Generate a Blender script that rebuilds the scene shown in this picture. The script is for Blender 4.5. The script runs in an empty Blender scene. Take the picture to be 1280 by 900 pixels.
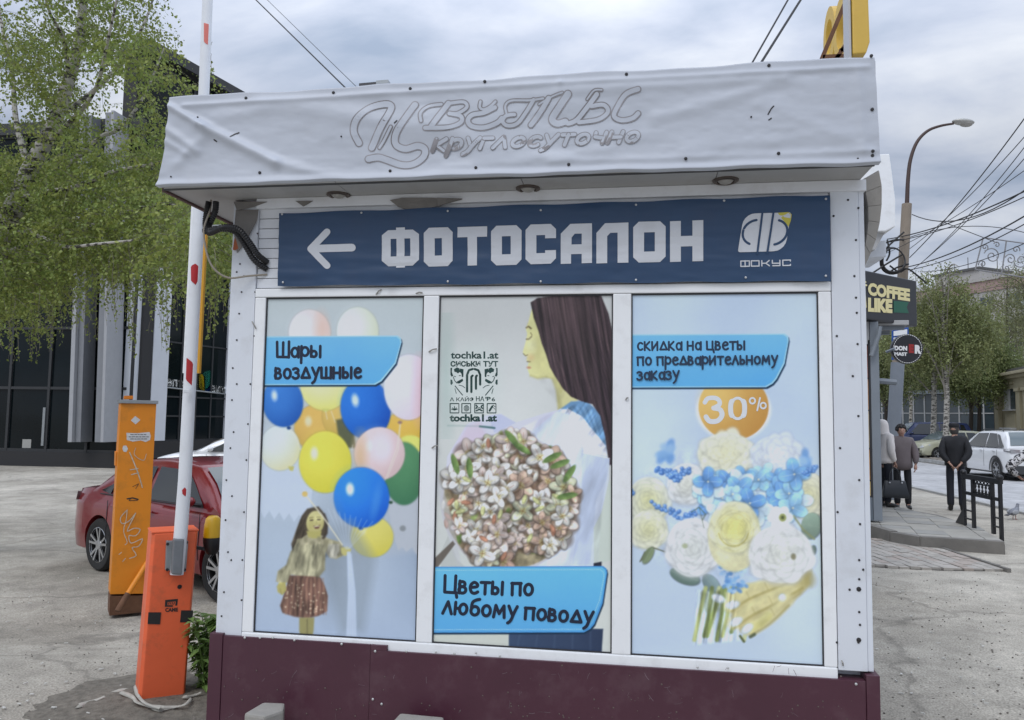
import bpy, bmesh, math, random
import numpy as np
from mathutils import Vector, Matrix, Euler
R = math.radians
random.seed(7); np.random.seed(7)
SC = bpy.context.scene
COL = SC.collection

# ------------------------------------------------------------------ camera, world, sun, exposure
CAM_H = 1.75
YAW, PITCH, ROLL, FL = R(8.835), R(4.4365), R(0.8138), 961.0      # focal length in pixels of the 1280 px wide photograph
_f = Vector((-math.sin(YAW)*math.cos(PITCH), math.cos(YAW)*math.cos(PITCH), math.sin(PITCH)))
_r0 = Vector((math.cos(YAW), math.sin(YAW), 0)); _u0 = _r0.cross(_f)
_r = _r0*math.cos(ROLL) + _u0*math.sin(ROLL)
_u = _u0*math.cos(ROLL) - _r0*math.sin(ROLL)
cam_data = bpy.data.cameras.new('camera'); cam = bpy.data.objects.new('camera', cam_data); COL.objects.link(cam)
cam_data.sensor_width = 36.0; cam_data.lens = 36.0*FL/1280.0; cam_data.clip_start = 0.05; cam_data.clip_end = 2000
Mc = Matrix((( _r.x, _u.x, -_f.x, 0), (_r.y, _u.y, -_f.y, 0), (_r.z, _u.z, -_f.z, CAM_H), (0, 0, 0, 1)))
cam.matrix_world = Mc
SC.camera = cam

SUN_EL, SUN_AZ = R(52), R(205)       # azimuth clockwise from +Y: behind the camera, a little to the left
w = bpy.data.worlds.new('World'); SC.world = w; w.use_nodes = True
nt = w.node_tree; nt.nodes.clear()
def N(t, **k):
    n = nt.nodes.new(t)
    for a, b in k.items(): setattr(n, a, b)
    return n
out = N('ShaderNodeOutputWorld'); bg = N('ShaderNodeBackground'); bg.inputs[1].default_value = 0.10
sky = N('ShaderNodeTexSky', sky_type='NISHITA', sun_disc=False); sky.sun_elevation = SUN_EL; sky.sun_rotation = SUN_AZ
sky.air_density = 1.0; sky.dust_density = 2.0
tc = N('ShaderNodeTexCoord'); sep = N('ShaderNodeSeparateXYZ'); nt.links.new(tc.outputs['Generated'], sep.inputs[0])
# project the direction on a flat cloud deck: (x, y) / (z + 0.12)
ad = N('ShaderNodeMath', operation='ADD'); ad.inputs[1].default_value = 0.30; nt.links.new(sep.outputs[2], ad.inputs[0])
mx_ = N('ShaderNodeMath', operation='MAXIMUM'); mx_.inputs[1].default_value = 0.05; nt.links.new(ad.outputs[0], mx_.inputs[0])
dx = N('ShaderNodeMath', operation='DIVIDE'); nt.links.new(sep.outputs[0], dx.inputs[0]); nt.links.new(mx_.outputs[0], dx.inputs[1])
dy = N('ShaderNodeMath', operation='DIVIDE'); nt.links.new(sep.outputs[1], dy.inputs[0]); nt.links.new(mx_.outputs[0], dy.inputs[1])
cb = N('ShaderNodeCombineXYZ'); nt.links.new(dx.outputs[0], cb.inputs[0]); nt.links.new(dy.outputs[0], cb.inputs[1])
mp = N('ShaderNodeMapping'); mp.inputs['Rotation'].default_value = (0, 0, R(28)); mp.inputs['Scale'].default_value = (1.5, 2.6, 1); mp.inputs['Location'].default_value = (3.1, 1.7, 0)
nt.links.new(cb.outputs[0], mp.inputs[0])
n1 = N('ShaderNodeTexNoise'); n1.inputs['Scale'].default_value = 1.5; n1.inputs['Detail'].default_value = 8; n1.inputs['Roughness'].default_value = .52; n1.inputs['Distortion'].default_value = .25
nt.links.new(mp.outputs[0], n1.inputs['Vector'])
cr = N('ShaderNodeValToRGB'); e = cr.color_ramp.elements
e[0].position = .33; e[0].color = (3.7, 4.5, 5.9, 1); e[1].position = .70; e[1].color = (8.8, 9.15, 9.75, 1)
m_ = e.new(.5); m_.color = (5.9, 6.5, 7.8, 1)
nt.links.new(n1.outputs['Fac'], cr.inputs[0])
# an overcast deck is brighter towards the zenith
zr = N('ShaderNodeMapRange'); zr.inputs[1].default_value = 0.30; zr.inputs[2].default_value = 1.0; zr.inputs[3].default_value = 0.79; zr.inputs[4].default_value = 2.35
nt.links.new(sep.outputs[2], zr.inputs[0])
vm = N('ShaderNodeVectorMath', operation='SCALE'); nt.links.new(cr.outputs[0], vm.inputs[0]); nt.links.new(zr.outputs[0], vm.inputs[3])
mix = N('ShaderNodeMix', data_type='RGBA'); mix.inputs[0].default_value = .93
nt.links.new(sky.outputs[0], mix.inputs[6]); nt.links.new(vm.outputs[0], mix.inputs[7])
nt.links.new(mix.outputs[2], bg.inputs[0]); nt.links.new(bg.outputs[0], out.inputs[0])

sd = bpy.data.lights.new('sun', 'SUN'); sun = bpy.data.objects.new('sun', sd); COL.objects.link(sun)
sd.energy = 0.9; sd.angle = R(28); sd.color = (1, .97, .92)
sdir = Vector((math.sin(SUN_AZ)*math.cos(SUN_EL), math.cos(SUN_AZ)*math.cos(SUN_EL), math.sin(SUN_EL)))
sun.rotation_euler = sdir.to_track_quat('Z', 'Y').to_euler(); sun.location = (0, -4, 12)
vs = SC.view_settings; vs.view_transform = 'Standard'; vs.look = 'None'; vs.exposure = 0.12; vs.gamma = 1.0
SC.render.film_transparent = False
SC.cycles.max_bounces = 6; SC.cycles.diffuse_bounces = 3; SC.cycles.transparent_max_bounces = 8

# ------------------------------------------------------------------ helpers
def ray(px, py):
    return _f + _r*((px-640)/FL) - _u*((py-450)/FL)
def G(px, py, z=0.0):
    d = ray(px, py); t = (z-CAM_H)/d.z; return Vector((d.x*t, d.y*t, z))
def FY(px, py, y=3.7):
    d = ray(px, py); t = y/d.y; return Vector((d.x*t, y, d.z*t+CAM_H))
def DP(px, py, dep):
    return ray(px, py)*dep + Vector((0, 0, CAM_H))
def proj(X, Y, Z):
    dx, dy, dz = X, Y, Z-CAM_H
    a = dx*_f.x+dy*_f.y+dz*_f.z; b = dx*_r.x+dy*_r.y+dz*_r.z; c = dx*_u.x+dy*_u.y+dz*_u.z
    return 640+FL*b/a, 450-FL*c/a
def S(r, g, b):
    def c(v):
        v /= 255.; return v/12.92 if v <= .04045 else ((v+.055)/1.055)**2.4
    return (c(r), c(g), c(b))
GZ = -0.20      # the yard on the left lies a little lower than the kiosk's footing
def gz(x, y):
    sm = lambda t: max(0., min(1., t))**2*(3-2*max(0., min(1., t)))
    return GZ*sm((y-4.9)/1.5)*sm((-x-1.3)/1.2)
WM = {}
def thing(name, label, cat, loc=(0, 0, 0), rz=0, group=None, tilt=None):
    o = bpy.data.objects.new(name, None); COL.objects.link(o); o.empty_display_size = .2
    o.location = loc; o.rotation_euler = (tilt or (0, 0))[0:2] + (rz,) if tilt else (0, 0, rz)
    o['label'] = label; o['category'] = cat
    if group: o['group'] = group
    WM[o.name] = Matrix.Translation(Vector(loc)) @ o.rotation_euler.to_matrix().to_4x4()
    return o
def tag(o, label=None, cat=None, group=None, kind=None):
    if label: o['label'] = label
    if cat: o['category'] = cat
    if group: o['group'] = group
    if kind: o['kind'] = kind
    return o
def link(name, me, parent=None):
    o = bpy.data.objects.new(name, me); COL.objects.link(o)
    if parent is not None:
        o.parent = parent; WM[o.name] = WM[parent.name]
    else: WM[o.name] = Matrix.Identity(4)
    return o
def kids(o): return [c for c in COL.objects if c.parent == o]
def copy_tree(o, parent=None, label=None, loc=None, rz=None):
    c = o.copy(); COL.objects.link(c); c.parent = parent
    if label: c['label'] = label
    if loc is not None: c.location = loc
    if rz is not None: c.rotation_euler = (0, 0, rz)
    for k in list(o.children): copy_tree(k, c)
    return c

class MB:
    def __init__(s): s.v = []; s.f = []; s.m = []
    def add(s, vs, fs, mi=0):
        b = len(s.v); s.v += [tuple(p) for p in vs]; s.f += [tuple(i+b for i in q) for q in fs]; s.m += [mi]*len(fs); return s
    def box(s, x0, x1, y0, y1, z0, z1, mi=0, M=None):
        vs = [Vector(p) for p in ((x0, y0, z0), (x1, y0, z0), (x1, y1, z0), (x0, y1, z0), (x0, y0, z1), (x1, y0, z1), (x1, y1, z1), (x0, y1, z1))]
        if M is not None: vs = [M @ p for p in vs]
        return s.add(vs, [(3, 2, 1, 0), (4, 5, 6, 7), (0, 1, 5, 4), (1, 2, 6, 5), (2, 3, 7, 6), (3, 0, 4, 7)], mi)
    def bar(s, a, b, wx, wy, mi=0, up=(0, 0, 1)):
        a = Vector(a); b = Vector(b); d = (b-a); L = d.length; d.normalize(); u = Vector(up)
        if abs(d.dot(u)) > .98: u = Vector((0, 1, 0))
        sx = d.cross(u).normalized(); sy = sx.cross(d).normalized()
        M = Matrix(((sx.x, d.x, sy.x, a.x), (sx.y, d.y, sy.y, a.y), (sx.z, d.z, sy.z, a.z), (0, 0, 0, 1)))
        return s.box(-wx/2, wx/2, 0, L, -wy/2, wy/2, mi, M)
    def tube(s, path, rad, n=8, mi=0, cap=True, flat=1.0):
        path = [Vector(p) for p in path]; k = len(path)
        if not hasattr(rad, '__len__'): rad = [rad]*k
        vs = []; up = None
        for i, p in enumerate(path):
            t = (path[min(i+1, k-1)]-path[max(i-1, 0)]).normalized()
            if up is None:
                up = Vector((0, 0, 1)) if abs(t.z) < .9 else Vector((0, 1, 0))
            a = t.cross(up).normalized(); bb = a.cross(t).normalized(); up = bb
            for j in range(n):
                th = 2*math.pi*j/n
                vs.append(p + a*math.cos(th)*rad[i] + bb*math.sin(th)*rad[i]*flat)
        fs = [(i*n+j, i*n+(j+1) % n, (i+1)*n+(j+1) % n, (i+1)*n+j) for i in range(k-1) for j in range(n)]
        if cap: fs += [tuple(range(n))[::-1], tuple((k-1)*n+j for j in range(n))]
        return s.add(vs, fs, mi)
    def prism(s, pts, fn, d0, d1, mi=0, mside=None):
        # pts: 2-D outline; fn(a, b, d) -> 3-D point; d0 front, d1 back
        n = len(pts); vs = [fn(a, b, d0) for a, b in pts] + [fn(a, b, d1) for a, b in pts]
        s.add(vs, [tuple(range(n)), tuple(range(2*n-1, n-1, -1))], mi)
        return s.add(vs, [(i, (i+n), (i+1) % n+n, (i+1) % n) for i in range(n)], mi if mside is None else mside)
    def lathe(s, prof, M=None, n=16, mi=0):
        # prof: (r, h) about local z
        vs = []
        for r, h in prof:
            for j in range(n):
                th = 2*math.pi*j/n; p = Vector((r*math.cos(th), r*math.sin(th), h)); vs.append(M @ p if M is not None else p)
        k = len(prof)
        fs = [(i*n+j, i*n+(j+1) % n, (i+1)*n+(j+1) % n, (i+1)*n+j) for i in range(k-1) for j in range(n)]
        return s.add(vs, fs, mi)
    def ball(s, c, rx, ry=None, rz=None, n=10, k=7, mi=0):
        ry = ry or rx; rz = rz or rx; c = Vector(c); vs = [c+Vector((0, 0, -rz))]
        for i in range(1, k):
            ph = -math.pi/2+math.pi*i/k
            for j in range(n):
                th = 2*math.pi*j/n; vs.append(c+Vector((rx*math.cos(ph)*math.cos(th), ry*math.cos(ph)*math.sin(th), rz*math.sin(ph))))
        vs.append(c+Vector((0, 0, rz))); L = len(vs)-1
        fs = [(0, 1+(j+1) % n, 1+j) for j in range(n)]
        fs += [(1+(i)*n+j, 1+i*n+(j+1) % n, 1+(i+1)*n+(j+1) % n, 1+(i+1)*n+j) for i in range(k-2) for j in range(n)]
        fs += [(L, 1+(k-2)*n+j, 1+(k-2)*n+(j+1) % n) for j in range(n)]
        return s.add(vs, fs, mi)
    def build(s, name, mats, parent=None, smooth=False, local=False, bevel=0.0, seg=2):
        vs = s.v
        if parent is not None and not local:
            Mi = WM[parent.name].inverted(); vs = [Mi @ Vector(p) for p in vs]
        me = bpy.data.meshes.new(name); me.from_pydata([tuple(p) for p in vs], [], s.f)
        mats = mats if isinstance(mats, (list, tuple)) else [mats]
        for m in mats: me.materials.append(m)
        if len(mats) > 1: me.polygons.foreach_set('material_index', s.m)
        bm = bmesh.new(); bm.from_mesh(me); bmesh.ops.recalc_face_normals(bm, faces=bm.faces)
        if bevel:
            bmesh.ops.remove_doubles(bm, verts=bm.verts, dist=1e-5)
            ed = [e for e in bm.edges if len(e.link_faces) == 2 and e.calc_face_angle(0) > R(35)]
            if ed:
                try: bmesh.ops.bevel(bm, geom=ed, offset=bevel, segments=seg, profile=.6, affect='EDGES', clamp_overlap=True)
                except Exception: pass
        bm.to_mesh(me); bm.free()
        if smooth:
            me.polygons.foreach_set('use_smooth', [True]*len(me.polygons))
            if smooth != 2: me.set_sharp_from_angle(angle=R(42))
        me.update()
        return link(name, me, parent)

# ------------------------------------------------------------------ materials
MATS = {}
def mat(name, col, rough=.6, metal=0., var=0., vscale=4., bump=0., bscale=40., spec=.5, dirt=None, trans=0., attr=None, coat=0., stretch=None, emis=None, bdist=.01):
    if name in MATS: return MATS[name]
    m = bpy.data.materials.new(name); m.use_nodes = True; t = m.node_tree; L = t.links; b = t.nodes['Principled BSDF']
    def nn(ty, **k):
        n = t.nodes.new(ty)
        for a, v in k.items(): setattr(n, a, v)
        return n
    b.inputs['Roughness'].default_value = rough; b.inputs['Metallic'].default_value = metal; b.inputs['Specular IOR Level'].default_value = spec
    if coat: b.inputs['Coat Weight'].default_value = coat; b.inputs['Coat Roughness'].default_value = .05
    tcn = nn('ShaderNodeTexCoord'); vec = tcn.outputs['Object']
    if stretch:
        mpn = nn('ShaderNodeMapping'); mpn.inputs['Scale'].default_value = stretch; L.new(vec, mpn.inputs[0]); vec = mpn.outputs[0]
    cur = None
    rgb = nn('ShaderNodeRGB'); rgb.outputs[0].default_value = (*col, 1); cur = rgb.outputs[0]
    if attr:
        at = nn('ShaderNodeAttribute'); at.attribute_name = attr; cur = at.outputs['Color']
    if var:
        no = nn('ShaderNodeTexNoise'); no.inputs['Scale'].default_value = vscale; no.inputs['Detail'].default_value = 6; no.inputs['Roughness'].default_value = .6
        L.new(vec, no.inputs['Vector'])
        mr = nn('ShaderNodeMapRange'); mr.inputs[1].default_value = .25; mr.inputs[2].default_value = .75; mr.inputs[3].default_value = 1-var; mr.inputs[4].default_value = 1+var
        L.new(no.outputs['Fac'], mr.inputs[0])
        sc = nn('ShaderNodeVectorMath', operation='SCALE'); L.new(cur, sc.inputs[0]); L.new(mr.outputs[0], sc.inputs[3]); cur = sc.outputs[0]
    if dirt:
        dc, ds, da = dirt
        no = nn('ShaderNodeTexNoise'); no.inputs['Scale'].default_value = ds; no.inputs['Detail'].default_value = 9; no.inputs['Roughness'].default_value = .65
        L.new(vec, no.inputs['Vector'])
        mr = nn('ShaderNodeMapRange'); mr.inputs[1].default_value = .52; mr.inputs[2].default_value = .75; mr.inputs[3].default_value = 0; mr.inputs[4].default_value = da
        L.new(no.outputs['Fac'], mr.inputs[0])
        mi = nn('ShaderNodeMix', data_type='RGBA'); L.new(mr.outputs[0], mi.inputs[0]); L.new(cur, mi.inputs[6]); mi.inputs[7].default_value = (*dc, 1); cur = mi.outputs[2]
    L.new(cur, b.inputs['Base Color'])
    if bump:
        no = nn('ShaderNodeTexNoise'); no.inputs['Scale'].default_value = bscale; no.inputs['Detail'].default_value = 5; L.new(vec, no.inputs['Vector'])
        bu = nn('ShaderNodeBump'); bu.inputs['Strength'].default_value = bump; bu.inputs['Distance'].default_value = bdist
        L.new(no.outputs['Fac'], bu.inputs['Height']); L.new(bu.outputs[0], b.inputs['Normal'])
    if trans:
        tr = nn('ShaderNodeBsdfTranslucent'); L.new(cur, tr.inputs[0]); ms = nn('ShaderNodeMixShader'); ms.inputs[0].default_value = trans
        L.new(b.outputs[0], ms.inputs[1]); L.new(tr.outputs[0], ms.inputs[2]); L.new(ms.outputs[0], t.nodes['Material Output'].inputs[0])
    if emis:
        b.inputs['Emission Color'].default_value = (*emis[0], 1); b.inputs['Emission Strength'].default_value = emis[1]
    MATS[name] = m
    return m

white_pvc = mat('white_pvc', (.74, .76, .80), .38, var=.03, vscale=3, dirt=((.42, .40, .37), 7, .35))
white_panel = mat('white_panel', (.68, .71, .76), .45, var=.04, vscale=2, dirt=((.38, .36, .33), 5, .35))
frame_white = mat('frame_white', (.84, .855, .87), .3, var=.02, dirt=((.4, .38, .36), 9, .25))
gasket = mat('gasket', (.03, .03, .035), .6)
maroon = mat('maroon_sheet', (.070, .021, .036), .42, var=.12, vscale=2.5, dirt=((.16, .11, .12), 5, .30), bump=.12, bscale=14)
soffit_m = mat('soffit_grey', (.40, .40, .40), .6, var=.08, vscale=3, dirt=((.2, .18, .16), 6, .4))
screw_dark = mat('screw_dark', (.02, .018, .02), .5)
screw_light = mat('screw_light', (.6, .6, .6), .35, metal=.6)
black_rub = mat('black_rubber', (.012, .012, .014), .45, spec=.5)
steel = mat('galvanised_steel', (.33, .35, .36), .4, metal=.6, var=.12, vscale=12)
rust = mat('rusty_metal', (.13, .06, .03), .8, var=.3, vscale=9, bump=.3)
black_paint = mat('black_paint', (.014, .014, .015), .4, var=.1)
chrome = mat('alloy', (.55, .56, .58), .28, metal=.9)
dark_glass = mat('dark_glass', (.012, .016, .018), .06, spec=.8)
glass_wind = mat('windscreen_glass', (.10, .13, .14), .08, spec=.8)
tyre_m = mat('tyre_rubber', (.018, .018, .018), .8, var=.2)
concrete = mat('concrete', (.30, .285, .26), .85, var=.18, vscale=6, bump=.5, bscale=30, dirt=((.14, .13, .11), 3, .5))

# value noise for numpy work
_lat = np.random.RandomState(3).rand(64, 64)
def vnoise(x, y):
    x = np.asarray(x, float); y = np.asarray(y, float)
    xi = np.floor(x).astype(int); yi = np.floor(y).astype(int); fx = x-xi; fy = y-yi
    fx = fx*fx*(3-2*fx); fy = fy*fy*(3-2*fy)
    a = _lat[xi % 64, yi % 64]; b = _lat[(xi+1) % 64, yi % 64]; c = _lat[xi % 64, (yi+1) % 64]; d = _lat[(xi+1) % 64, (yi+1) % 64]
    return (a*(1-fx)+b*fx)*(1-fy)+(c*(1-fx)+d*fx)*fy
def fbm(x, y, o=4):
    s = 0; a = .5
    for i in range(o): s = s+a*vnoise(x*2**i+i*7.3, y*2**i+i*3.1); a *= .5
    return s

# ------------------------------------------------------------------ lettering
def smooth_path(p, k=6, closed=False):
    if len(p) < 3: return p
    P_ = [Vector(q) for q in p]; out = []
    n = len(P_)
    for i in range(n-1):
        p0 = P_[max(i-1, 0)]; p1 = P_[i]; p2 = P_[i+1]; p3 = P_[min(i+2, n-1)]
        for j in range(k):
            t = j/k
            out.append(tuple(.5*((2*p1)+(p2-p0)*t+(2*p0-5*p1+4*p2-p3)*t*t+(3*p1-p0-3*p2+p3)*t**3)))
    out.append(tuple(P_[-1])); return out
def el(cx, cy, rx, ry, a0=0, a1=360, n=18):
    k = max(3, int(n*abs(a1-a0)/360))
    return [(cx+rx*math.cos(R(a0+(a1-a0)*i/k)), cy+ry*math.sin(R(a0+(a1-a0)*i/k))) for i in range(k+1)]
GL = {
 'Ш': (1.0, [[(0, 1.4), (.03, .06), (.93, .03)], [(.48, 1.35), (.48, .06)], [(.93, 1.42), (.93, 0)]]),
 'Ц': (.95, [[(0, 1.4), (.03, .06), (.86, .03)], [(.76, 1.4), (.76, .04)], [(.84, .05), (.9, -.34)]]),
 'ш': (.95, [[(0, 1), (.02, .05), (.83, .03)], [(.42, 1), (.42, .05)], [(.83, 1.02), (.83, 0)]]),
 'ц': (.82, [[(0, 1), (.02, .05), (.7, .03)], [(.6, 1), (.6, .04)], [(.68, .05), (.74, -.3)]]),
 'а': (.66, [el(.28, .45, .25, .4), [(.57, .95), (.56, 0)]]),
 'р': (.66, [[(0.02, 1), (0, -.5)], el(.29, .52, .27, .38)]),
 'ы': (.86, [[(0, 1), (0, .05)], el(.2, .3, .21, .26), [(.7, 1), (.7, 0)]]),
 'ь': (.56, [[(0, 1), (0, .05)], el(.2, .3, .22, .26)]),
 'в': (.60, [[(0, 1), (0, .02)], el(.17, .75, .2, .2), el(.2, .28, .25, .26)]),
 'о': (.72, [el(.3, .47, .28, .43)]),
 'з': (.58, [el(.18, .75, .24, .2, 150, -90), el(.18, .28, .28, .27, 90, -150)]),
 'д': (.82, [[(.38, 1.0), (.02, .08), (.74, .08), (.38, 1.0)]]),
 'у': (.68, [[(0, 1), (.28, .3)], smooth_path([(.6, 1), (.38, .35), (.22, -.2), (.02, -.42)])]),
 'н': (.72, [[(0, 1), (0, 0)], [(.56, 1), (.56, 0)], [(0, .5), (.56, .5)]]),
 'е': (.66, [smooth_path([(.08, .5), (.5, .58), (.52, .78), (.3, .92), (.08, .72), (.04, .4), (.16, .1), (.38, .04), (.58, .16)], 4)]),
 'т': (.70, [[(0, .93), (.62, .93)], [(.31, .93), (.31, 0)]]),
 'п': (.74, [[(0, .95), (.02, 0)], [(-.05, .93), (.62, .95)], [(.56, .95), (.58, 0)]]),
 'л': (.74, [[(0, 0), (.32, 1), (.62, 0)]]),
 'ю': (.98, [[(0, 1), (0, 0)], [(0, .5), (.3, .5)], el(.57, .47, .26, .42)]),
 'б': (.70, [el(.3, .4, .28, .36), smooth_path([(.04, .5), (.08, 1.05), (.3, 1.28), (.58, 1.38)])]),
 'м': (.90, [[(0, 0), (.1, .98), (.38, .3), (.68, .98), (.76, 0)]]),
 'с': (.62, [el(.3, .47, .28, .43, 45, 315)]),
 'к': (.66, [[(0, 1), (0, 0)], [(.5, 1), (.06, .48), (.54, 0)]]),
 'и': (.72, [[(0, 1), (.02, 0)], [(.02, .08), (.56, .92)], [(.56, 1), (.56, 0)]]),
 'г': (.52, [[(0, 0), (0, .94), (.44, .94)]]),
 'ч': (.66, [[(0, 1), (.04, .6), (.5, .45)], [(.52, 1), (.52, 0)]]),
}
def ribbon(mb, path, w, fn, lay, mi=0, caps=6):
    """a flat brush stroke: path in 2-D, fn(a, b, lay) -> 3-D; round ends and joints"""
    pts = [Vector(p) for p in path]
    for i in range(len(pts)-1):
        a, b = pts[i], pts[i+1]; d = b-a
        if d.length < 1e-9: continue
        d.normalize(); n = Vector((-d.y, d.x))*w/2
        poly = []
        if d.length and (b-a).length > 9 and w > 4 and False: pass
        for j in range(caps+1):
            th = math.pi*j/caps; poly.append(b + n*math.cos(th) + d*(w/2)*math.sin(th))
        for j in range(caps+1):
            th = math.pi*j/caps; poly.append(a - n*math.cos(th) - d*(w/2)*math.sin(th))
        lay[0] += 1
        mb.add([fn(q.x, q.y, lay[0]) for q in poly], [tuple(range(len(poly)))], mi)
def stroke_text(mb, txt, p0, p1, xh, fn, w=.2, slant=0., lay=None, mi=0, sp=.12):
    """p0, p1: 2-D ends of the baseline in the design plane of fn; xh: x-height there"""
    lay = lay or [0]
    tot = sum((.42 if c == ' ' else GL[c][0]+sp) for c in txt)
    p0 = Vector(p0); p1 = Vector(p1); ux = (p1-p0)/tot; nrm = Vector((ux.y, -ux.x)).normalized()*xh     # photo axes: y down
    x = .1
    for c in txt:
        if c == ' ': x += .42; continue
        gw, st = GL[c]
        for s_ in st:
            q = [p0+ux*(x+a+slant*b)+nrm*b for a, b in s_]
            ribbon(mb, [(v.x, v.y) for v in q], w*xh, fn, lay, mi, 4)
        x += gw+sp
    return lay
_fc = bpy.data.curves.new('font_source', 'FONT')
def font_shape(txt, bold=0., shear=0., res=3):
    _fc.body = txt; _fc.offset = bold; _fc.shear = shear; _fc.resolution_u = res; _fc.dimensions = '2D'; _fc.fill_mode = 'FRONT'
    o = bpy.data.objects.new('tmp', _fc); me = o.to_mesh()
    vs = [(v.co.x, v.co.y) for v in me.vertices]; fs = [tuple(p.vertices) for p in me.polygons]
    o.to_mesh_clear(); bpy.data.objects.remove(o)
    xs = [a for a, b in vs]; ys = [b for a, b in vs]; x0, x1, y0, y1 = min(xs), max(xs), min(ys), max(ys)
    return [((a-x0)/(x1-x0), (b-y0)/(y1-y0)) for a, b in vs], fs
def font_text(mb, txt, tl, tr, bl, fn, bold=.02, shear=0, mi=0, lay=1):
    """fits the text's bounding box to top-left, top-right, bottom-left design points"""
    vs, fs = font_shape(txt, bold, shear); tl = Vector(tl); tr = Vector(tr); bl = Vector(bl)
    mb.add([fn(*(bl+(tr-tl)*a+(tl-bl)*b), lay) for a, b in vs], fs, mi)
def split(path, d=5.):
    out = []
    for a, b in zip(path[:-1], path[1:]):
        n = max(1, int(math.hypot(b[0]-a[0], b[1]-a[1])/d)); out += [(a[0]+(b[0]-a[0])*i/n, a[1]+(b[1]-a[1])*i/n) for i in range(n)]
    return out+[tuple(path[-1])]
def on_plane(y, step=.000012):
    """photograph coordinates -> the vertical plane at y, each layer a hair in front of the last"""
    return lambda a, b, l=0: FY(a, b, y-.0002-step*l)

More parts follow.
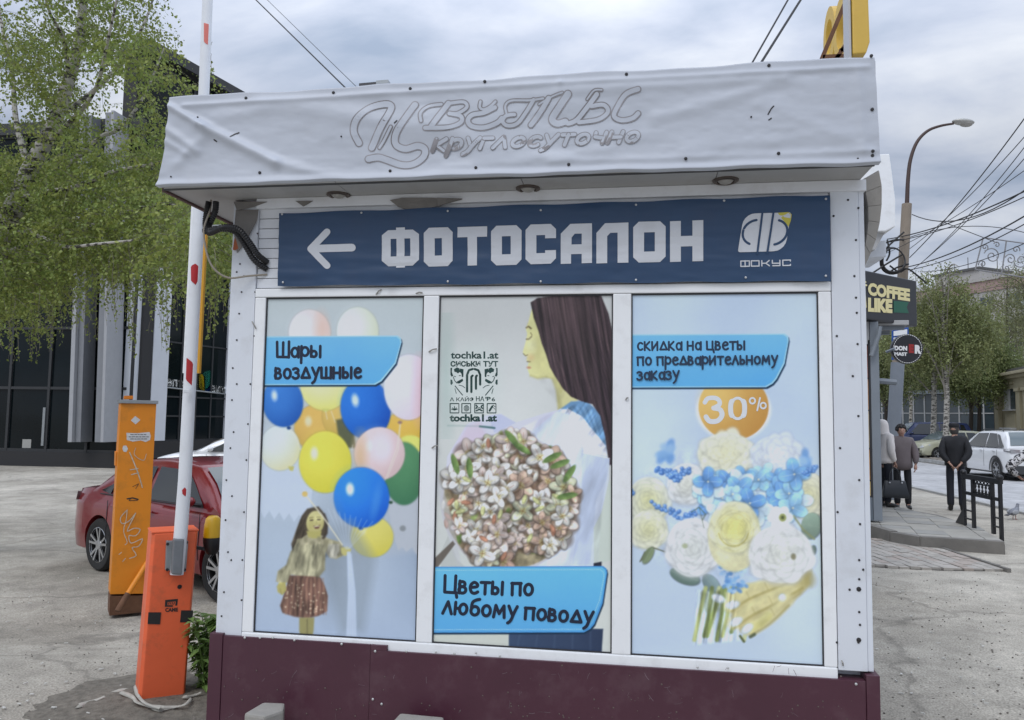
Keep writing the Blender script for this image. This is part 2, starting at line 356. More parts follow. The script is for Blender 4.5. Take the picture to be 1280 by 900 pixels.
# ------------------------------------------------------------------ ground, road, kerbs
def ground_material(name, c1, c2, grain=.35, crack=True):
    m = bpy.data.materials.new(name); m.use_nodes = True; t = m.node_tree; L = t.links; b = t.nodes['Principled BSDF']
    def nn(ty, **k):
        n = t.nodes.new(ty)
        for a, v in k.items(): setattr(n, a, v)
        return n
    tc_ = nn('ShaderNodeTexCoord'); v = tc_.outputs['Object']
    big = nn('ShaderNodeTexNoise'); big.inputs['Scale'].default_value = .35; big.inputs['Detail'].default_value = 8; big.inputs['Roughness'].default_value = .65; L.new(v, big.inputs[0])
    r1 = nn('ShaderNodeValToRGB'); r1.color_ramp.elements[0].position = .33; r1.color_ramp.elements[0].color = (*c1, 1); r1.color_ramp.elements[1].position = .64; r1.color_ramp.elements[1].color = (*c2, 1)
    L.new(big.outputs['Fac'], r1.inputs[0])
    med = nn('ShaderNodeTexNoise'); med.inputs['Scale'].default_value = 2.6; med.inputs['Detail'].default_value = 6; med.inputs['Roughness'].default_value = .7; L.new(v, med.inputs[0])
    mr = nn('ShaderNodeMapRange'); mr.inputs[1].default_value = .3; mr.inputs[2].default_value = .7; mr.inputs[3].default_value = .74; mr.inputs[4].default_value = 1.20; L.new(med.outputs['Fac'], mr.inputs[0])
    s1 = nn('ShaderNodeVectorMath', operation='SCALE'); L.new(r1.outputs[0], s1.inputs[0]); L.new(mr.outputs[0], s1.inputs[3])
    g1 = nn('ShaderNodeTexNoise'); g1.inputs['Scale'].default_value = 75; g1.inputs['Detail'].default_value = 3; L.new(v, g1.inputs[0])
    mr2 = nn('ShaderNodeMapRange'); mr2.inputs[1].default_value = .3; mr2.inputs[2].default_value = .72; mr2.inputs[3].default_value = 1-grain; mr2.inputs[4].default_value = 1+grain; L.new(g1.outputs['Fac'], mr2.inputs[0])
    s2 = nn('ShaderNodeVectorMath', operation='SCALE'); L.new(s1.outputs[0], s2.inputs[0]); L.new(mr2.outputs[0], s2.inputs[3])
    # pale chips of stone
    vo = nn('ShaderNodeTexVoronoi'); vo.inputs['Scale'].default_value = 26; L.new(v, vo.inputs['Vector'])
    mr3 = nn('ShaderNodeMapRange'); mr3.inputs[1].default_value = .10; mr3.inputs[2].default_value = .05; mr3.inputs[3].default_value = 0; mr3.inputs[4].default_value = .55; L.new(vo.outputs['Distance'], mr3.inputs[0])
    wn = nn('ShaderNodeTexNoise'); wn.inputs['Scale'].default_value = 5; L.new(v, wn.inputs[0])
    mr4 = nn('ShaderNodeMapRange'); mr4.inputs[1].default_value = .56; mr4.inputs[2].default_value = .66; L.new(wn.outputs['Fac'], mr4.inputs[0])
    mu = nn('ShaderNodeMath', operation='MULTIPLY'); L.new(mr3.outputs[0], mu.inputs[0]); L.new(mr4.outputs[0], mu.inputs[1])
    mi = nn('ShaderNodeMix', data_type='RGBA'); L.new(mu.outputs[0], mi.inputs[0]); L.new(s2.outputs[0], mi.inputs[6]); mi.inputs[7].default_value = (.58, .56, .53, 1)
    cur = mi.outputs[2]
    if crack:
        wv = nn('ShaderNodeTexNoise'); wv.inputs['Scale'].default_value = 1.3; wv.inputs['Detail'].default_value = 5; L.new(v, wv.inputs[0])
        ma = nn('ShaderNodeVectorMath', operation='MULTIPLY_ADD'); L.new(wv.outputs['Color'], ma.inputs[0]); ma.inputs[1].default_value = (.9, .9, .9); L.new(v, ma.inputs[2])
        vc = nn('ShaderNodeTexVoronoi', feature='DISTANCE_TO_EDGE'); vc.inputs['Scale'].default_value = .33; L.new(ma.outputs[0], vc.inputs['Vector'])
        mc = nn('ShaderNodeMapRange'); mc.inputs[1].default_value = .004; mc.inputs[2].default_value = .014; mc.inputs[3].default_value = .28; mc.inputs[4].default_value = 0; L.new(vc.outputs['Distance'], mc.inputs[0])
        mk = nn('ShaderNodeMix', data_type='RGBA'); L.new(mc.outputs[0], mk.inputs[0]); L.new(cur, mk.inputs[6]); mk.inputs[7].default_value = (.05, .045, .04, 1); cur = mk.outputs[2]
    L.new(cur, b.inputs['Base Color']); b.inputs['Roughness'].default_value = .92; b.inputs['Specular IOR Level'].default_value = .25
    h = nn('ShaderNodeMath', operation='ADD'); L.new(g1.outputs['Fac'], h.inputs[0]); L.new(med.outputs['Fac'], h.inputs[1])
    bu = nn('ShaderNodeBump'); bu.inputs['Strength'].default_value = .7; bu.inputs['Distance'].default_value = .012; L.new(h.outputs[0], bu.inputs['Height']); L.new(bu.outputs[0], b.inputs['Normal'])
    return m
asph = ground_material('dusty_asphalt', (.27, .247, .207), (.495, .46, .395))
road_m = ground_material('road_asphalt', (.36, .36, .365), (.46, .46, .465), .12, crack=False)
def axis(a, b, n, focus, st):
    pass
xs = sorted(set([-400, -200, -100, -60] + [round(-40+i*1.0, 3) for i in range(32)] + [round(-8+i*.4, 3) for i in range(21)] + [round(i*.5, 3) for i in range(0, 16)] + [7.90, 7.905, 14.60, 14.605] + [16, 18, 22, 30, 60, 120, 250, 500]))
ys = sorted(set([-300, -100, -40, -20, -10] + [i*.5 for i in range(-10, 60)] + [30+i*2 for i in range(36)] + [130, 200, 350, 700]))
vs = []
for y in ys:
    for x in xs:
        z = (fbm(x*.7+20, y*.7+20, 3)-.45)*.035 if (abs(x) < 30 and y < 40 and x < 7.8 and not (2.3 < x < 7 and 9.4 < y < 19)) else 0.0
        if 7.903 < x < 14.603: z = -.13
        if x > 14.603: z = .0
        vs.append((x, y, z+gz(x, y)))
nx = len(xs)
fs = [(j*nx+i, j*nx+i+1, (j+1)*nx+i+1, (j+1)*nx+i) for j in range(len(ys)-1) for i in range(nx-1)]
mb = MB(); mb.add(vs, fs); g = mb.build('ground', asph, smooth=2); tag(g, kind='structure')
mb = MB(); mb.add([(7.91, -60, -.118), (14.6, -60, -.118), (14.6, 600, -.118), (7.91, 600, -.118)], [(0, 1, 2, 3)])
tag(mb.build('road', road_m), kind='structure')
kerb_m = mat('kerb_stone', (.36, .36, .35), .85, var=.25, vscale=3, bump=.3)
k = bpy.data.objects.new('kerb', None); COL.objects.link(k); k['kind'] = 'structure'; WM[k.name] = Matrix.Identity(4)
mb = MB(); mb.box(-.07, .07, -.492, .492, -.12, .05); st0 = mb.build('kerb_stone', kerb_m, k, bevel=.012)
st0.location = (7.84, 12.0, 0)
for i in range(34):
    for X, zz in ((7.84, 0), (14.66, .03)):
        if i == 0 and X < 8: continue
        c = st0.copy(); COL.objects.link(c); c.location = (X+random.uniform(-.012, .012), 12+i*1.0, zz+random.uniform(-.008, .008)); c.rotation_euler = (0, random.uniform(-.02, .02), random.uniform(-.01, .01))

# ------------------------------------------------------------------ kiosk
K = thing('flower_kiosk', 'white panelled kiosk with maroon plinth, three printed windows and a fabric covered awning', 'kiosk', (-.5, 3.7, 0))
YF = 3.70
mb = MB()
mb.box(-2.04, 1.04, 3.76, 6.2, .60, 2.86); mb.build('wall', white_panel, K)
mb = MB(); mb.box(-2.03, 1.03, 3.76, 6.19, -.3, .598); mb.build('plinth_core', maroon, K)
# corner trims: folded sheet posts each side
mb = MB(); mb.box(-2.062, -1.924, 3.690, 3.765, .652, 2.86); mb.box(-2.062, -2.050, 3.765, 6.2, .652, 2.86); mb.build('corner_trim', white_panel, K, bevel=.003)
mb = MB(); mb.box(.912, 1.036, 3.688, 3.765, .663, 2.84); mb.build('corner_trim', white_panel, K, bevel=.003)
mb = MB(); mb.box(1.0375, 1.062, 3.694, 3.765, .663, 2.84); mb.box(1.045, 1.062, 3.765, 6.2, .663, 2.86); mb.build('edge_strip', white_panel, K, bevel=.003)
# horizontal planks seen left of the blue banner
zz = 2.410
for i in range(8):
    h = .0525
    mb = MB(); mb.box(-1.922, .910, 3.702, 3.758, zz+.0016, zz+h-.0016); mb.build('siding_plank', white_pvc, K, bevel=.0025)
    zz += h
mb = MB(); mb.box(-1.926, .914, 3.712, 3.757, 2.408, 2.84); mb.build('siding_backing', gasket, K)
# window frame (one welded frame with two mullions)
x0, x1, zb, zt = -1.921, .909, .598, 2.406
M1, M2 = (-1.023, -.944), (-.0865, .0005)
gl = [(-1.862, M1[0]), (M1[1], M2[0]), (M2[1], .853)]
for q_ in ((2.361, zt), (zb, .673)):
    mb = MB(); mb.box(x0, x1, 3.684, 3.757, *q_); mb.build('frame_rail', frame_white, K, bevel=.006)
for a, b in ((x0, -1.862), M1, M2, (.853, x1)):
    mb = MB(); mb.box(a, b, 3.6865, 3.755, .6735, 2.3605); mb.build('frame_post', frame_white, K, bevel=.006)
for a, b in gl:
    mb = MB(); g_ = .006
    for q in ((a, a+g_, .6735, 2.3605), (b-g_, b, .6735, 2.3605), (a+g_, b-g_, .6735, .6735+g_), (a+g_, b-g_, 2.3605-g_-.002, 2.3605)):
        mb.box(q[0], q[1], 3.6935, 3.7035, q[2], q[3])
    mb.build('window_gasket', gasket, K)
# fascia board between soffit and banner
mb = MB(); mb.box(-1.93, 1.07, 3.676, 3.76, 2.826, 2.8785); mb.build('fascia_board', white_pvc, K, bevel=.003)
# maroon plinth sheets
mb = MB(); mb.box(-2.010, -1.244, 3.672, 3.758, .0, .654); mb.build('plinth_sheet', maroon, K, bevel=.002)
mb = MB(); mb.box(-2.082, -2.012, 3.668, 3.758, .0, .664); mb.box(-2.082, -2.045, 3.758, 6.2, -.3, .664); mb.build('plinth_corner', maroon, K, bevel=.003)
mb = MB(); mb.box(-1.2425, 1.0200, 3.669, 3.758, .0, .628); mb.box(-1.2425, -1.16, 3.669, 3.758, .6285, .654); mb.build('plinth_sheet', maroon, K, bevel=.002)
mb = MB(); mb.box(1.0215, 1.078, 3.664, 3.758, .0, .655); mb.box(1.045, 1.078, 3.758, 6.2, 0, .655); mb.build('plinth_corner', maroon, K, bevel=.003)
# screws
def screws(pts, y, m, r=.006, name='screws'):
    mb = MB()
    for (a, b) in pts:
        p = FY(a, b, y) if a > 5 else Vector((a, y, b))
        mb.lathe([(r, 0), (r*.9, .0025), (r*.4, .004)], Matrix.Translation(p) @ Matrix.Rotation(R(90), 4, 'X'), 7)
        n = len(mb.v); mb.f.append(tuple(range(n-7, n))); mb.m.append(0)
    o = mb.build(name, m, K); o['kind'] = 'stuff'; return o
left_pts = [(296, 340), (302, 365), (299, 392), (296, 425), (291, 460), (296, 480), (290, 500), (292, 540), (288, 560), (283, 600), (290, 620), (282, 650), (285, 690), (289, 700), (280, 740), (277, 770), (300, 330), (305, 345), (318, 420), (313, 480), (310, 530), (308, 575), (305, 640), (303, 700), (302, 750), (322, 292), (319, 365)]
right_pts = [(1074, 700), (1079, 712), (1074, 724), (1062, 737), (1074, 765), (1075, 781), (1046, 803), (1073, 803), (1073, 260), (1060, 250), (1070, 300), (1068, 345), (1070, 372), (1071, 391), (1072, 430), (1066, 470), (1073, 520), (1050, 560), (1074, 600), (1075, 655), (1046, 420), (1047, 640), (1042, 270)]
screws(left_pts, 3.6895, screw_dark, .005); screws(right_pts, 3.6875, screw_dark, .0055)
screws([(1073.5, 736.5), (1073.5, 800)], 3.6872, screw_dark, .011)
screws([(306, 797), (325, 797), (341, 797), (368, 800), (427, 805), (466, 874), (477, 880), (469, 814), (508, 814), (545, 815), (568, 817), (595, 816), (625, 820), (872, 834), (910, 835), (1070, 855)], 3.668, screw_light, .0065)
# scratches and mud splashes on the maroon sheets
r9 = random.Random(9); mb = MB(); lay = [0]; onp = lambda a, b, l=0: FY(a, b, 3.6685-.00001*l)
for i in range(46):
    a, b = r9.uniform(285, 1065), r9.uniform(830, 895); L_ = r9.uniform(2, 12); th = r9.uniform(.9, 2.3) if i % 3 else r9.uniform(-.3, .3); cv_ = r9.uniform(-.3, .3)
    ribbon(mb, [(a+L_*t_*math.cos(th+cv_*t_), b+L_*t_*math.sin(th+cv_*t_)) for t_ in (0, .33, .66, 1)], r9.uniform(.25, .6), onp, lay, caps=2)
mb.build('plinth_scratches', mat('scratch_grey', (.17, .12, .14), .6, var=.4, vscale=20), K)['kind'] = 'stuff'
mb = MB()
for i in range(110):
    a = r9.uniform(275, 1080); b = 900-abs(r9.gauss(0, 26)); p = FY(a, b, 3.6675); s_ = r9.uniform(.001, .0045); mb.lathe([(s_, 0), (s_*.6, .0008), (.0001, .001)], Matrix.Translation(p) @ Matrix.Rotation(R(90), 4, 'X'), 6)
mb.build('mud_splashes', mat('dry_mud', (.13, .10, .09), .95), K)['kind'] = 'stuff'
# nails and tape scraps on the frame
mb = MB()
for a, b, c, d in ((536, 440, 546, 436), (540, 560, 547, 557), (470, 368, 477, 362), (520, 367, 528, 366), (315, 402, 320, 411), (1052, 826, 1054, 832), (782, 500, 785, 497)):
    mb.tube([FY(a, b, 3.683), (FY(a, b, 3.679)+FY(c, d, 3.679))/2+Vector((0, -.004, .004)), FY(c, d, 3.682)], .0035, 5)
mb.build('tape_scraps', mat('tape_scrap', (.3, .29, .27), .7), K)['kind'] = 'stuff'

# ---- awning box
SZ = 2.8795
mb = MB()
for a, b in ((-2.318, -1.415), (-1.412, -.515), (-.512, .385), (.388, 1.046)):
    mb.box(a, b, 3.462, 3.700, SZ, SZ+.02)
mb.build('soffit', soffit_m, K, bevel=.002)
mb = MB(); mb.box(-2.318, -2.064, 3.7015, 6.3, SZ+.001, SZ+.02); mb.build('side_soffit', soffit_m, K)
mb = MB(); mb.box(-2.332, -2.316, 3.47, 6.3, SZ-.012, SZ+.03); mb.build('soffit_edge', mat('brown_edge', (.09, .045, .04), .6), K)
mb = MB(); mb.box(-2.322, 1.044, 3.465, 3.474, SZ-.008, SZ-.0005); mb.build('soffit_edge', mat('dark_edge', (.06, .06, .06), .6), K)
mb = MB(); mb.box(-2.300, 1.050, 3.47, 6.3, 2.905, 3.335); mb.build('awning_box', white_panel, K)
# the cloth stretched over the front: sagging, creased, flared at the lower left corner
folds = [(210, 133, 255, 160, .016, 5), (250, 158, 345, 205, .019, 7), (345, 205, 420, 225, .009, 8), (204, 160, 245, 190, .010, 6), (225, 205, 262, 165, .008, 8), (207, 178, 232, 193, .008, 5),
         (330, 130, 560, 165, .005, 14), (420, 150, 700, 200, .004, 14), (300, 230, 900, 212, .006, 6), (230, 133, 700, 104, .007, 4), (700, 104, 1085, 84, .007, 4),
         (700, 115, 980, 100, .006, 8), (820, 150, 960, 110, .006, 9), (860, 190, 1060, 170, .005, 12), (950, 130, 1075, 185, .004, 12), (560, 215, 760, 190, .005, 10), (690, 205, 1090, 192, .006, 7), (1070, 90, 1078, 195, .005, 8), (480, 120, 640, 215, .004, 16), (270, 150, 330, 140, .005, 9)]
def cloth_disp(px, py):
    """how far the cloth stands out (m) at a point of its front, design coordinates"""
    px = np.asarray(px, float); py = np.asarray(py, float)
    d = (fbm(px/85., py/38., 4)-.47)*.018 + (fbm(px/26.+9, py/20., 3)-.45)*.003
    for a, b, c, e_, am, wd in folds:
        vx, vy = c-a, e_-b; L2 = vx*vx+vy*vy; t = np.clip(((px-a)*vx+(py-b)*vy)/L2, 0, 1)
        dd = np.hypot(px-a-vx*t, py-b-vy*t); s_ = ((px-a)*vy-(py-b)*vx)/math.sqrt(L2)
        d = d + am*np.exp(-(dd/wd)**2)*(1+.6*np.tanh(s_/wd))
    return d
def cloth_xz(u, t):
    xl = -2.302-.045*(1-t)**2.2; xr = 1.049+.013*(1-t)
    sag = .006*np.sin(np.pi*u)*1.0
    zt_ = 3.344+.012*u+.004*np.sin(u*23)+.002*np.sin(u*61); zb_ = 2.889-.010*u+.0025*np.sin(u*31)+.0015*np.sin(u*77)
    return xl+(xr-xl)*u, zb_+(zt_-zb_)*t
def cloth_y(px, py, t=.5):
    edge = np.minimum(t, 1-t)
    return 3.448-cloth_disp(px, py)*np.clip(edge*9, .15, 1)
nu, nv = 460, 84
uu, tt = np.meshgrid(np.linspace(0, 1, nu), np.linspace(0, 1, nv))
X, Z = cloth_xz(uu, tt); PXc, PYc = proj(X, 3.448+0*X, Z)
Y = cloth_y(PXc, PYc, tt); Y = Y - .012*np.exp(-(tt/.05)**2)
V = np.stack([X, Y, Z], -1).reshape(-1, 3)
F_ = [(j*nu+i, j*nu+i+1, (j+1)*nu+i+1, (j+1)*nu+i) for j in range(nv-1) for i in range(nu-1)]
# hem turned back over the top and under
n0 = len(V); extra = []
for i in range(nu): extra.append((V[(nv-1)*nu+i][0], 3.56, V[(nv-1)*nu+i][2]+.006))
for i in range(nu): extra.append((V[i][0]*.999, 3.468, V[i][2]-.004))
F_ += [((nv-1)*nu+i, (nv-1)*nu+i+1, n0+i+1, n0+i) for i in range(nu-1)]
F_ += [(i+1, i, n0+nu+i, n0+nu+i+1) for i in range(nu-1)]
mb = MB(); mb.v = [tuple(v) for v in V]+extra; mb.f = F_; mb.m = [0]*len(F_)
cloth_m = mat('awning_cloth', (.475, .505, .565), .5, var=.05, vscale=1.6, dirt=((.40, .38, .38), 2.6, .22), bump=.06, bscale=9)
cloth = mb.build('awning_cover', cloth_m, K, smooth=2)
# side returns of the cloth
mb = MB(); mb.box(-2.318, -2.304, 3.47, 6.28, 2.905, 3.338); mb.build('awning_side', cloth_m, K)
mb = MB(); mb.box(1.049, 1.058, 3.47, 6.28, 2.90, 3.345); mb.build('awning_side', cloth_m, K)
def on_cloth(a, b, l=0):
    p = FY(a, b, 3.448); t = (p.z-2.885)/.463
    return Vector((p.x, float(cloth_y(a, b, t))-.0012-.00004*l, p.z))
screws_ = [(308, 123), (417, 116), (513, 111), (606, 102), (783, 93), (961, 82), (1089, 70), (1090, 137), (1090, 190), (1090, 195), (1072, 199), (973, 192), (857, 199), (711, 206), (595, 210), (488, 214), (325, 216), (214, 221), (939, 146), (248, 147), (427, 171)]
mb = MB()
for i, (a, b) in enumerate(screws_):
    p = on_cloth(a, b, 2); r = .0075 if i < 17 else .004
    mb.lathe([(r, -.002), (r, .003), (r*.5, .005)], Matrix.Translation(p) @ Matrix.Rotation(R(90), 4, 'X'), 8); n = len(mb.v); mb.f.append(tuple(range(n-8, n))); mb.m.append(0)
mb.build('cover_screws', screw_dark, K)['kind'] = 'stuff'
# small tears
mb = MB(); lay = [0]
for p in ([(960, 143), (964, 136), (967, 133)], [(961, 150), (964, 148)], [(290, 172), (294, 168), (299, 166)], [(268, 175), (271, 177)], [(494, 155), (497, 152)]):
    ribbon(mb, p, 1.6, on_cloth, lay)
mb.build('cover_tears', screw_dark, K)['kind'] = 'stuff'

# ghost lettering left on the cloth by removed letters: dirty outline, clean inside
ghost = mat('letter_residue', (.27, .26, .275), .6, var=.4, vscale=6, dirt=((.10, .09, .09), 4.5, .95))
clean = mat('clean_cloth', (.465, .495, .555), .5, var=.04, vscale=4)
Z2 = lambda L_: [(430+x/6.737, 90+y/6.737) for x, y in L_]
Z3 = lambda L_: [(600+x/5.818, 90+y/5.818) for x, y in L_]
big_strokes = [
 (Z2([(128, 600), (85, 500), (115, 405), (215, 310), (340, 275), (400, 292), (375, 370), (300, 500), (235, 640)]), 8.5),
 (Z2([(600, 280), (520, 400), (440, 530), (440, 615), (520, 650), (620, 625), (680, 650), (670, 715), (590, 775), (490, 785), (370, 745), (290, 722), (208, 735)]), 8.5),
 (Z2([(400, 470), (350, 560), (300, 640)]), 4),
 (Z2([(655, 420), (650, 350), (715, 290), (820, 272)]), 4.5), (Z2([(880, 265), (820, 350), (740, 470)]), 7.5),
 (Z2([(900, 262), (1010, 255), (1035, 300), (960, 350), (890, 350)]), 5), (Z2([(890, 352), (985, 375), (985, 430), (880, 475), (690, 480)]), 6),
 (Z2([(1150, 250), (1145, 300), (1180, 318), (1235, 290), (1275, 250)]), 4),
 (Z2([(1270, 300), (1180, 345), (1080, 365), (1045, 415), (1080, 460), (1180, 470), (1290, 430), (1330, 390)]), 6.5),
 (Z3([(192, 300), (185, 245), (230, 210), (360, 208), (460, 195)]), 3.5), (Z3([(390, 205), (330, 300), (270, 375), (200, 390), (165, 360), (190, 320), (250, 310)]), 5.5),
 (Z3([(500, 195), (440, 290), (370, 385)]), 7), (Z3([(430, 235), (520, 185), (600, 155)]), 3),
 (Z3([(640, 165), (575, 260), (525, 340), (560, 375), (620, 360)]), 9),
 (Z3([(780, 200), (830, 140), (885, 135)]), 3), (Z3([(850, 165), (770, 270), (700, 350), (640, 375)]), 6.5), (Z3([(810, 250), (900, 240), (930, 290), (860, 345), (720, 365)]), 6),
 (Z3([(1150, 130), (1060, 165), (1000, 250), (975, 320), (1030, 350), (1110, 335), (1150, 300)]), 6.5)]
LT = thing('awning_lettering', 'faded ghost of removed script lettering on the pale awning cloth', 'lettering', (-.6, 3.43, 3.1))
mo, mi_ = MB(), MB(); la, lb = [0], [70]
for p, w_ in big_strokes:
    sp = smooth_path(p, 5)
    lq = [0]; lr = [0]
    ribbon(mo, sp, w_+1.9, lambda a, b, l: on_cloth(a, b, la[0]), lq); la[0] += 1
    ribbon(mi_, sp, w_-1.0, lambda a, b, l: on_cloth(a, b, 24+la[0]), lr)
q0, q1 = (538, 189), (799, 177)
mo2, mi2 = MB(), MB()
class _L: pass
stroke_text(mo2, 'круглосуточно', q0, q1, 13.5, lambda a, b, l: on_cloth(a, b, 48), w=.46, slant=.25)
stroke_text(mi2, 'круглосуточно', q0, q1, 13.5, lambda a, b, l: on_cloth(a, b, 52), w=.32, slant=.25)
mo.build('letter_outline', ghost, LT); mi_.build('letter_face', clean, LT); mo2.build('letter_outline', ghost, LT); mi2.build('letter_face', clean, LT)

# downlights in the soffit
dl = mat('downlight_ring', (.13, .105, .09), .5, metal=.5, var=.4, vscale=30)
gl_ = mat('downlight_glass', (.35, .34, .32), .3)
for (a, b) in ((423, 243), (660, 235), (907, 225)):
    c = G(a, b, SZ)
    T = thing('downlight', {423: 'rusty round downlight in the soffit above the arrow of the blue banner', 660: 'rusty round downlight in the soffit, the middle one of three', 907: 'rusty round downlight in the soffit nearest the kiosk\'s right corner'}[a], 'light', c, group='downlights under the awning')
    mb = MB(); mb.lathe([(.060, 0), (.060, -.006), (.048, -.012), (.040, -.010), (.038, 0)], Matrix.Translation(c), 20); mb.build('ring', dl, T, smooth=True)
    mb = MB(); mb.lathe([(.0375, -.003), (.026, -.014), (.01, -.020), (.001, -.021)], Matrix.Translation(c), 16); mb.build('lamp_glass', gl_, T, smooth=True)
# torn cloth hanging from the soffit, scraps
rag_m = mat('grey_rag', (.19, .18, .17), .85, var=.25, vscale=8)
def flap(pts, y, name='torn_flap'):
    mb = MB(); n = len(pts)
    f = [FY(a, b, y+random.uniform(-.012, .0)) for a, b in pts]
    mb.add(f+[p+Vector((0, .004, 0)) for p in f], [tuple(range(n)), tuple(range(2*n-1, n-1, -1))]+[(i, n+i, n+(i+1) % n, (i+1) % n) for i in range(n)])
    mb.build(name, rag_m, K)
flap([(487, 250), (503, 247), (540, 247), (578, 249), (545, 258), (515, 265), (497, 258)], 3.672)
flap([(546, 247), (578, 248), (548, 257)], 3.66)
flap([(369, 251), (391, 251), (379, 258)], 3.672)
flap([(292, 252), (334, 252), (318, 258), (296, 263)], 3.674)
flap([(295, 262), (323, 262), (321, 275), (305, 305), (296, 316), (292, 290)], 3.683)
mb = MB(); pts = [(293, 298), (304, 300), (300, 309), (294, 313), (291, 312)]
f = [FY(a, b, 3.681) for a, b in pts]; mb.add(f, [tuple(range(5))]); mb.build('orange_scrap', mat('orange_scrap', S(150, 80, 45), .7), K)

# ---- roof clutter
T = thing('roof_sheet', 'bent dark metal sheet lying on the kiosk roof', 'metal sheet', (-1.05, 3.6, 3.352))
mb = MB(); mb.bar(FY(450, 108, 3.7), FY(478, 105.5, 3.7), .03, .02); mb.build('sheet', mat('sheet_dark', (.05, .05, .055), .5), T)
mb = MB(); mb.bar(FY(472, 105.5, 3.68), FY(487, 104.2, 3.68), .05, .018); mb.build('sheet_end', steel, T)

# ------------------------------------------------------------------ the blue banner over the windows
BL = thing('shop_banner', 'dark blue vinyl banner with a white arrow and large block letters above the windows', 'banner', (-.45, 3.69, 2.6))
def ban_y(px, py):
    return 3.6645-(fbm(np.asarray(px)/60., np.asarray(py)/9., 3)-.45)*.010-(fbm(np.asarray(px)/14.+3, np.asarray(py)/30., 2)-.45)*.004
def on_ban(a, b, l=0):
    p = FY(a, b, 3.665); return Vector((p.x, float(ban_y(a, b))-.0022-.00004*l, p.z))
nu, nv = 240, 36
vs = []; c00, c10, c11, c01 = [Vector(q) for q in ((349, 266.5), (1037.5, 243.5), (1038.5, 351), (347, 357.5))]
for j in range(nv):
    for i in range(nu):
        u, v = i/(nu-1), j/(nv-1); q = (c00*(1-u)+c10*u)*(1-v)+(c01*(1-u)+c11*u)*v
        q.y += .7*math.sin(u*40)*(abs(v-.5)*2)**3
        p = FY(q.x, q.y, 3.665); vs.append((p.x, float(ban_y(q.x, q.y)), p.z))
mb = MB(); mb.add(vs, [(j*nu+i, j*nu+i+1, (j+1)*nu+i+1, (j+1)*nu+i) for j in range(nv-1) for i in range(nu-1)])
banner_m = mat('banner_blue', (.020, .055, .125), .42, var=.14, vscale=1.2, dirt=((.035, .06, .12), 4, .5))
mb.build('banner_sheet', banner_m, BL, smooth=2)
let_m = mat('banner_white', (.62, .64, .68), .45, var=.08, vscale=3, dirt=((.42, .42, .44), 6, .4))
# letters: chamfered block shapes, each a part; (outer, hole[s])
def block(mb, outer, holes=(), l=1, cut=0):
    """outer ring and holes as photo-plane polygons, filled by a bmesh triangle fill"""
    bm = bmesh.new()
    for ring in (outer,)+tuple(holes):
        vv = [bm.verts.new((a, b, 0)) for a, b in ring]
        for i in range(len(vv)): bm.edges.new((vv[i], vv[(i+1) % len(vv)]))
    bmesh.ops.triangle_fill(bm, edges=bm.edges[:], use_beauty=True)
    if cut:
        xs_ = [a for a, b in outer]; ys_ = [b for a, b in outer]
        for ax, lo, hi in ((0, min(xs_), max(xs_)), (1, min(ys_), max(ys_))):
            k_ = lo+cut
            while k_ < hi:
                bmesh.ops.bisect_plane(bm, geom=bm.verts[:]+bm.edges[:]+bm.faces[:], plane_co=(k_, 0, 0) if ax == 0 else (0, k_, 0), plane_no=(1, 0, 0) if ax == 0 else (0, 1, 0)); k_ += cut
    bm.verts.index_update(); vs = [(v.co.x, v.co.y) for v in bm.verts]; fs = [tuple(v.index for v in f.verts) for f in bm.faces]; bm.free()
    return vs, fs
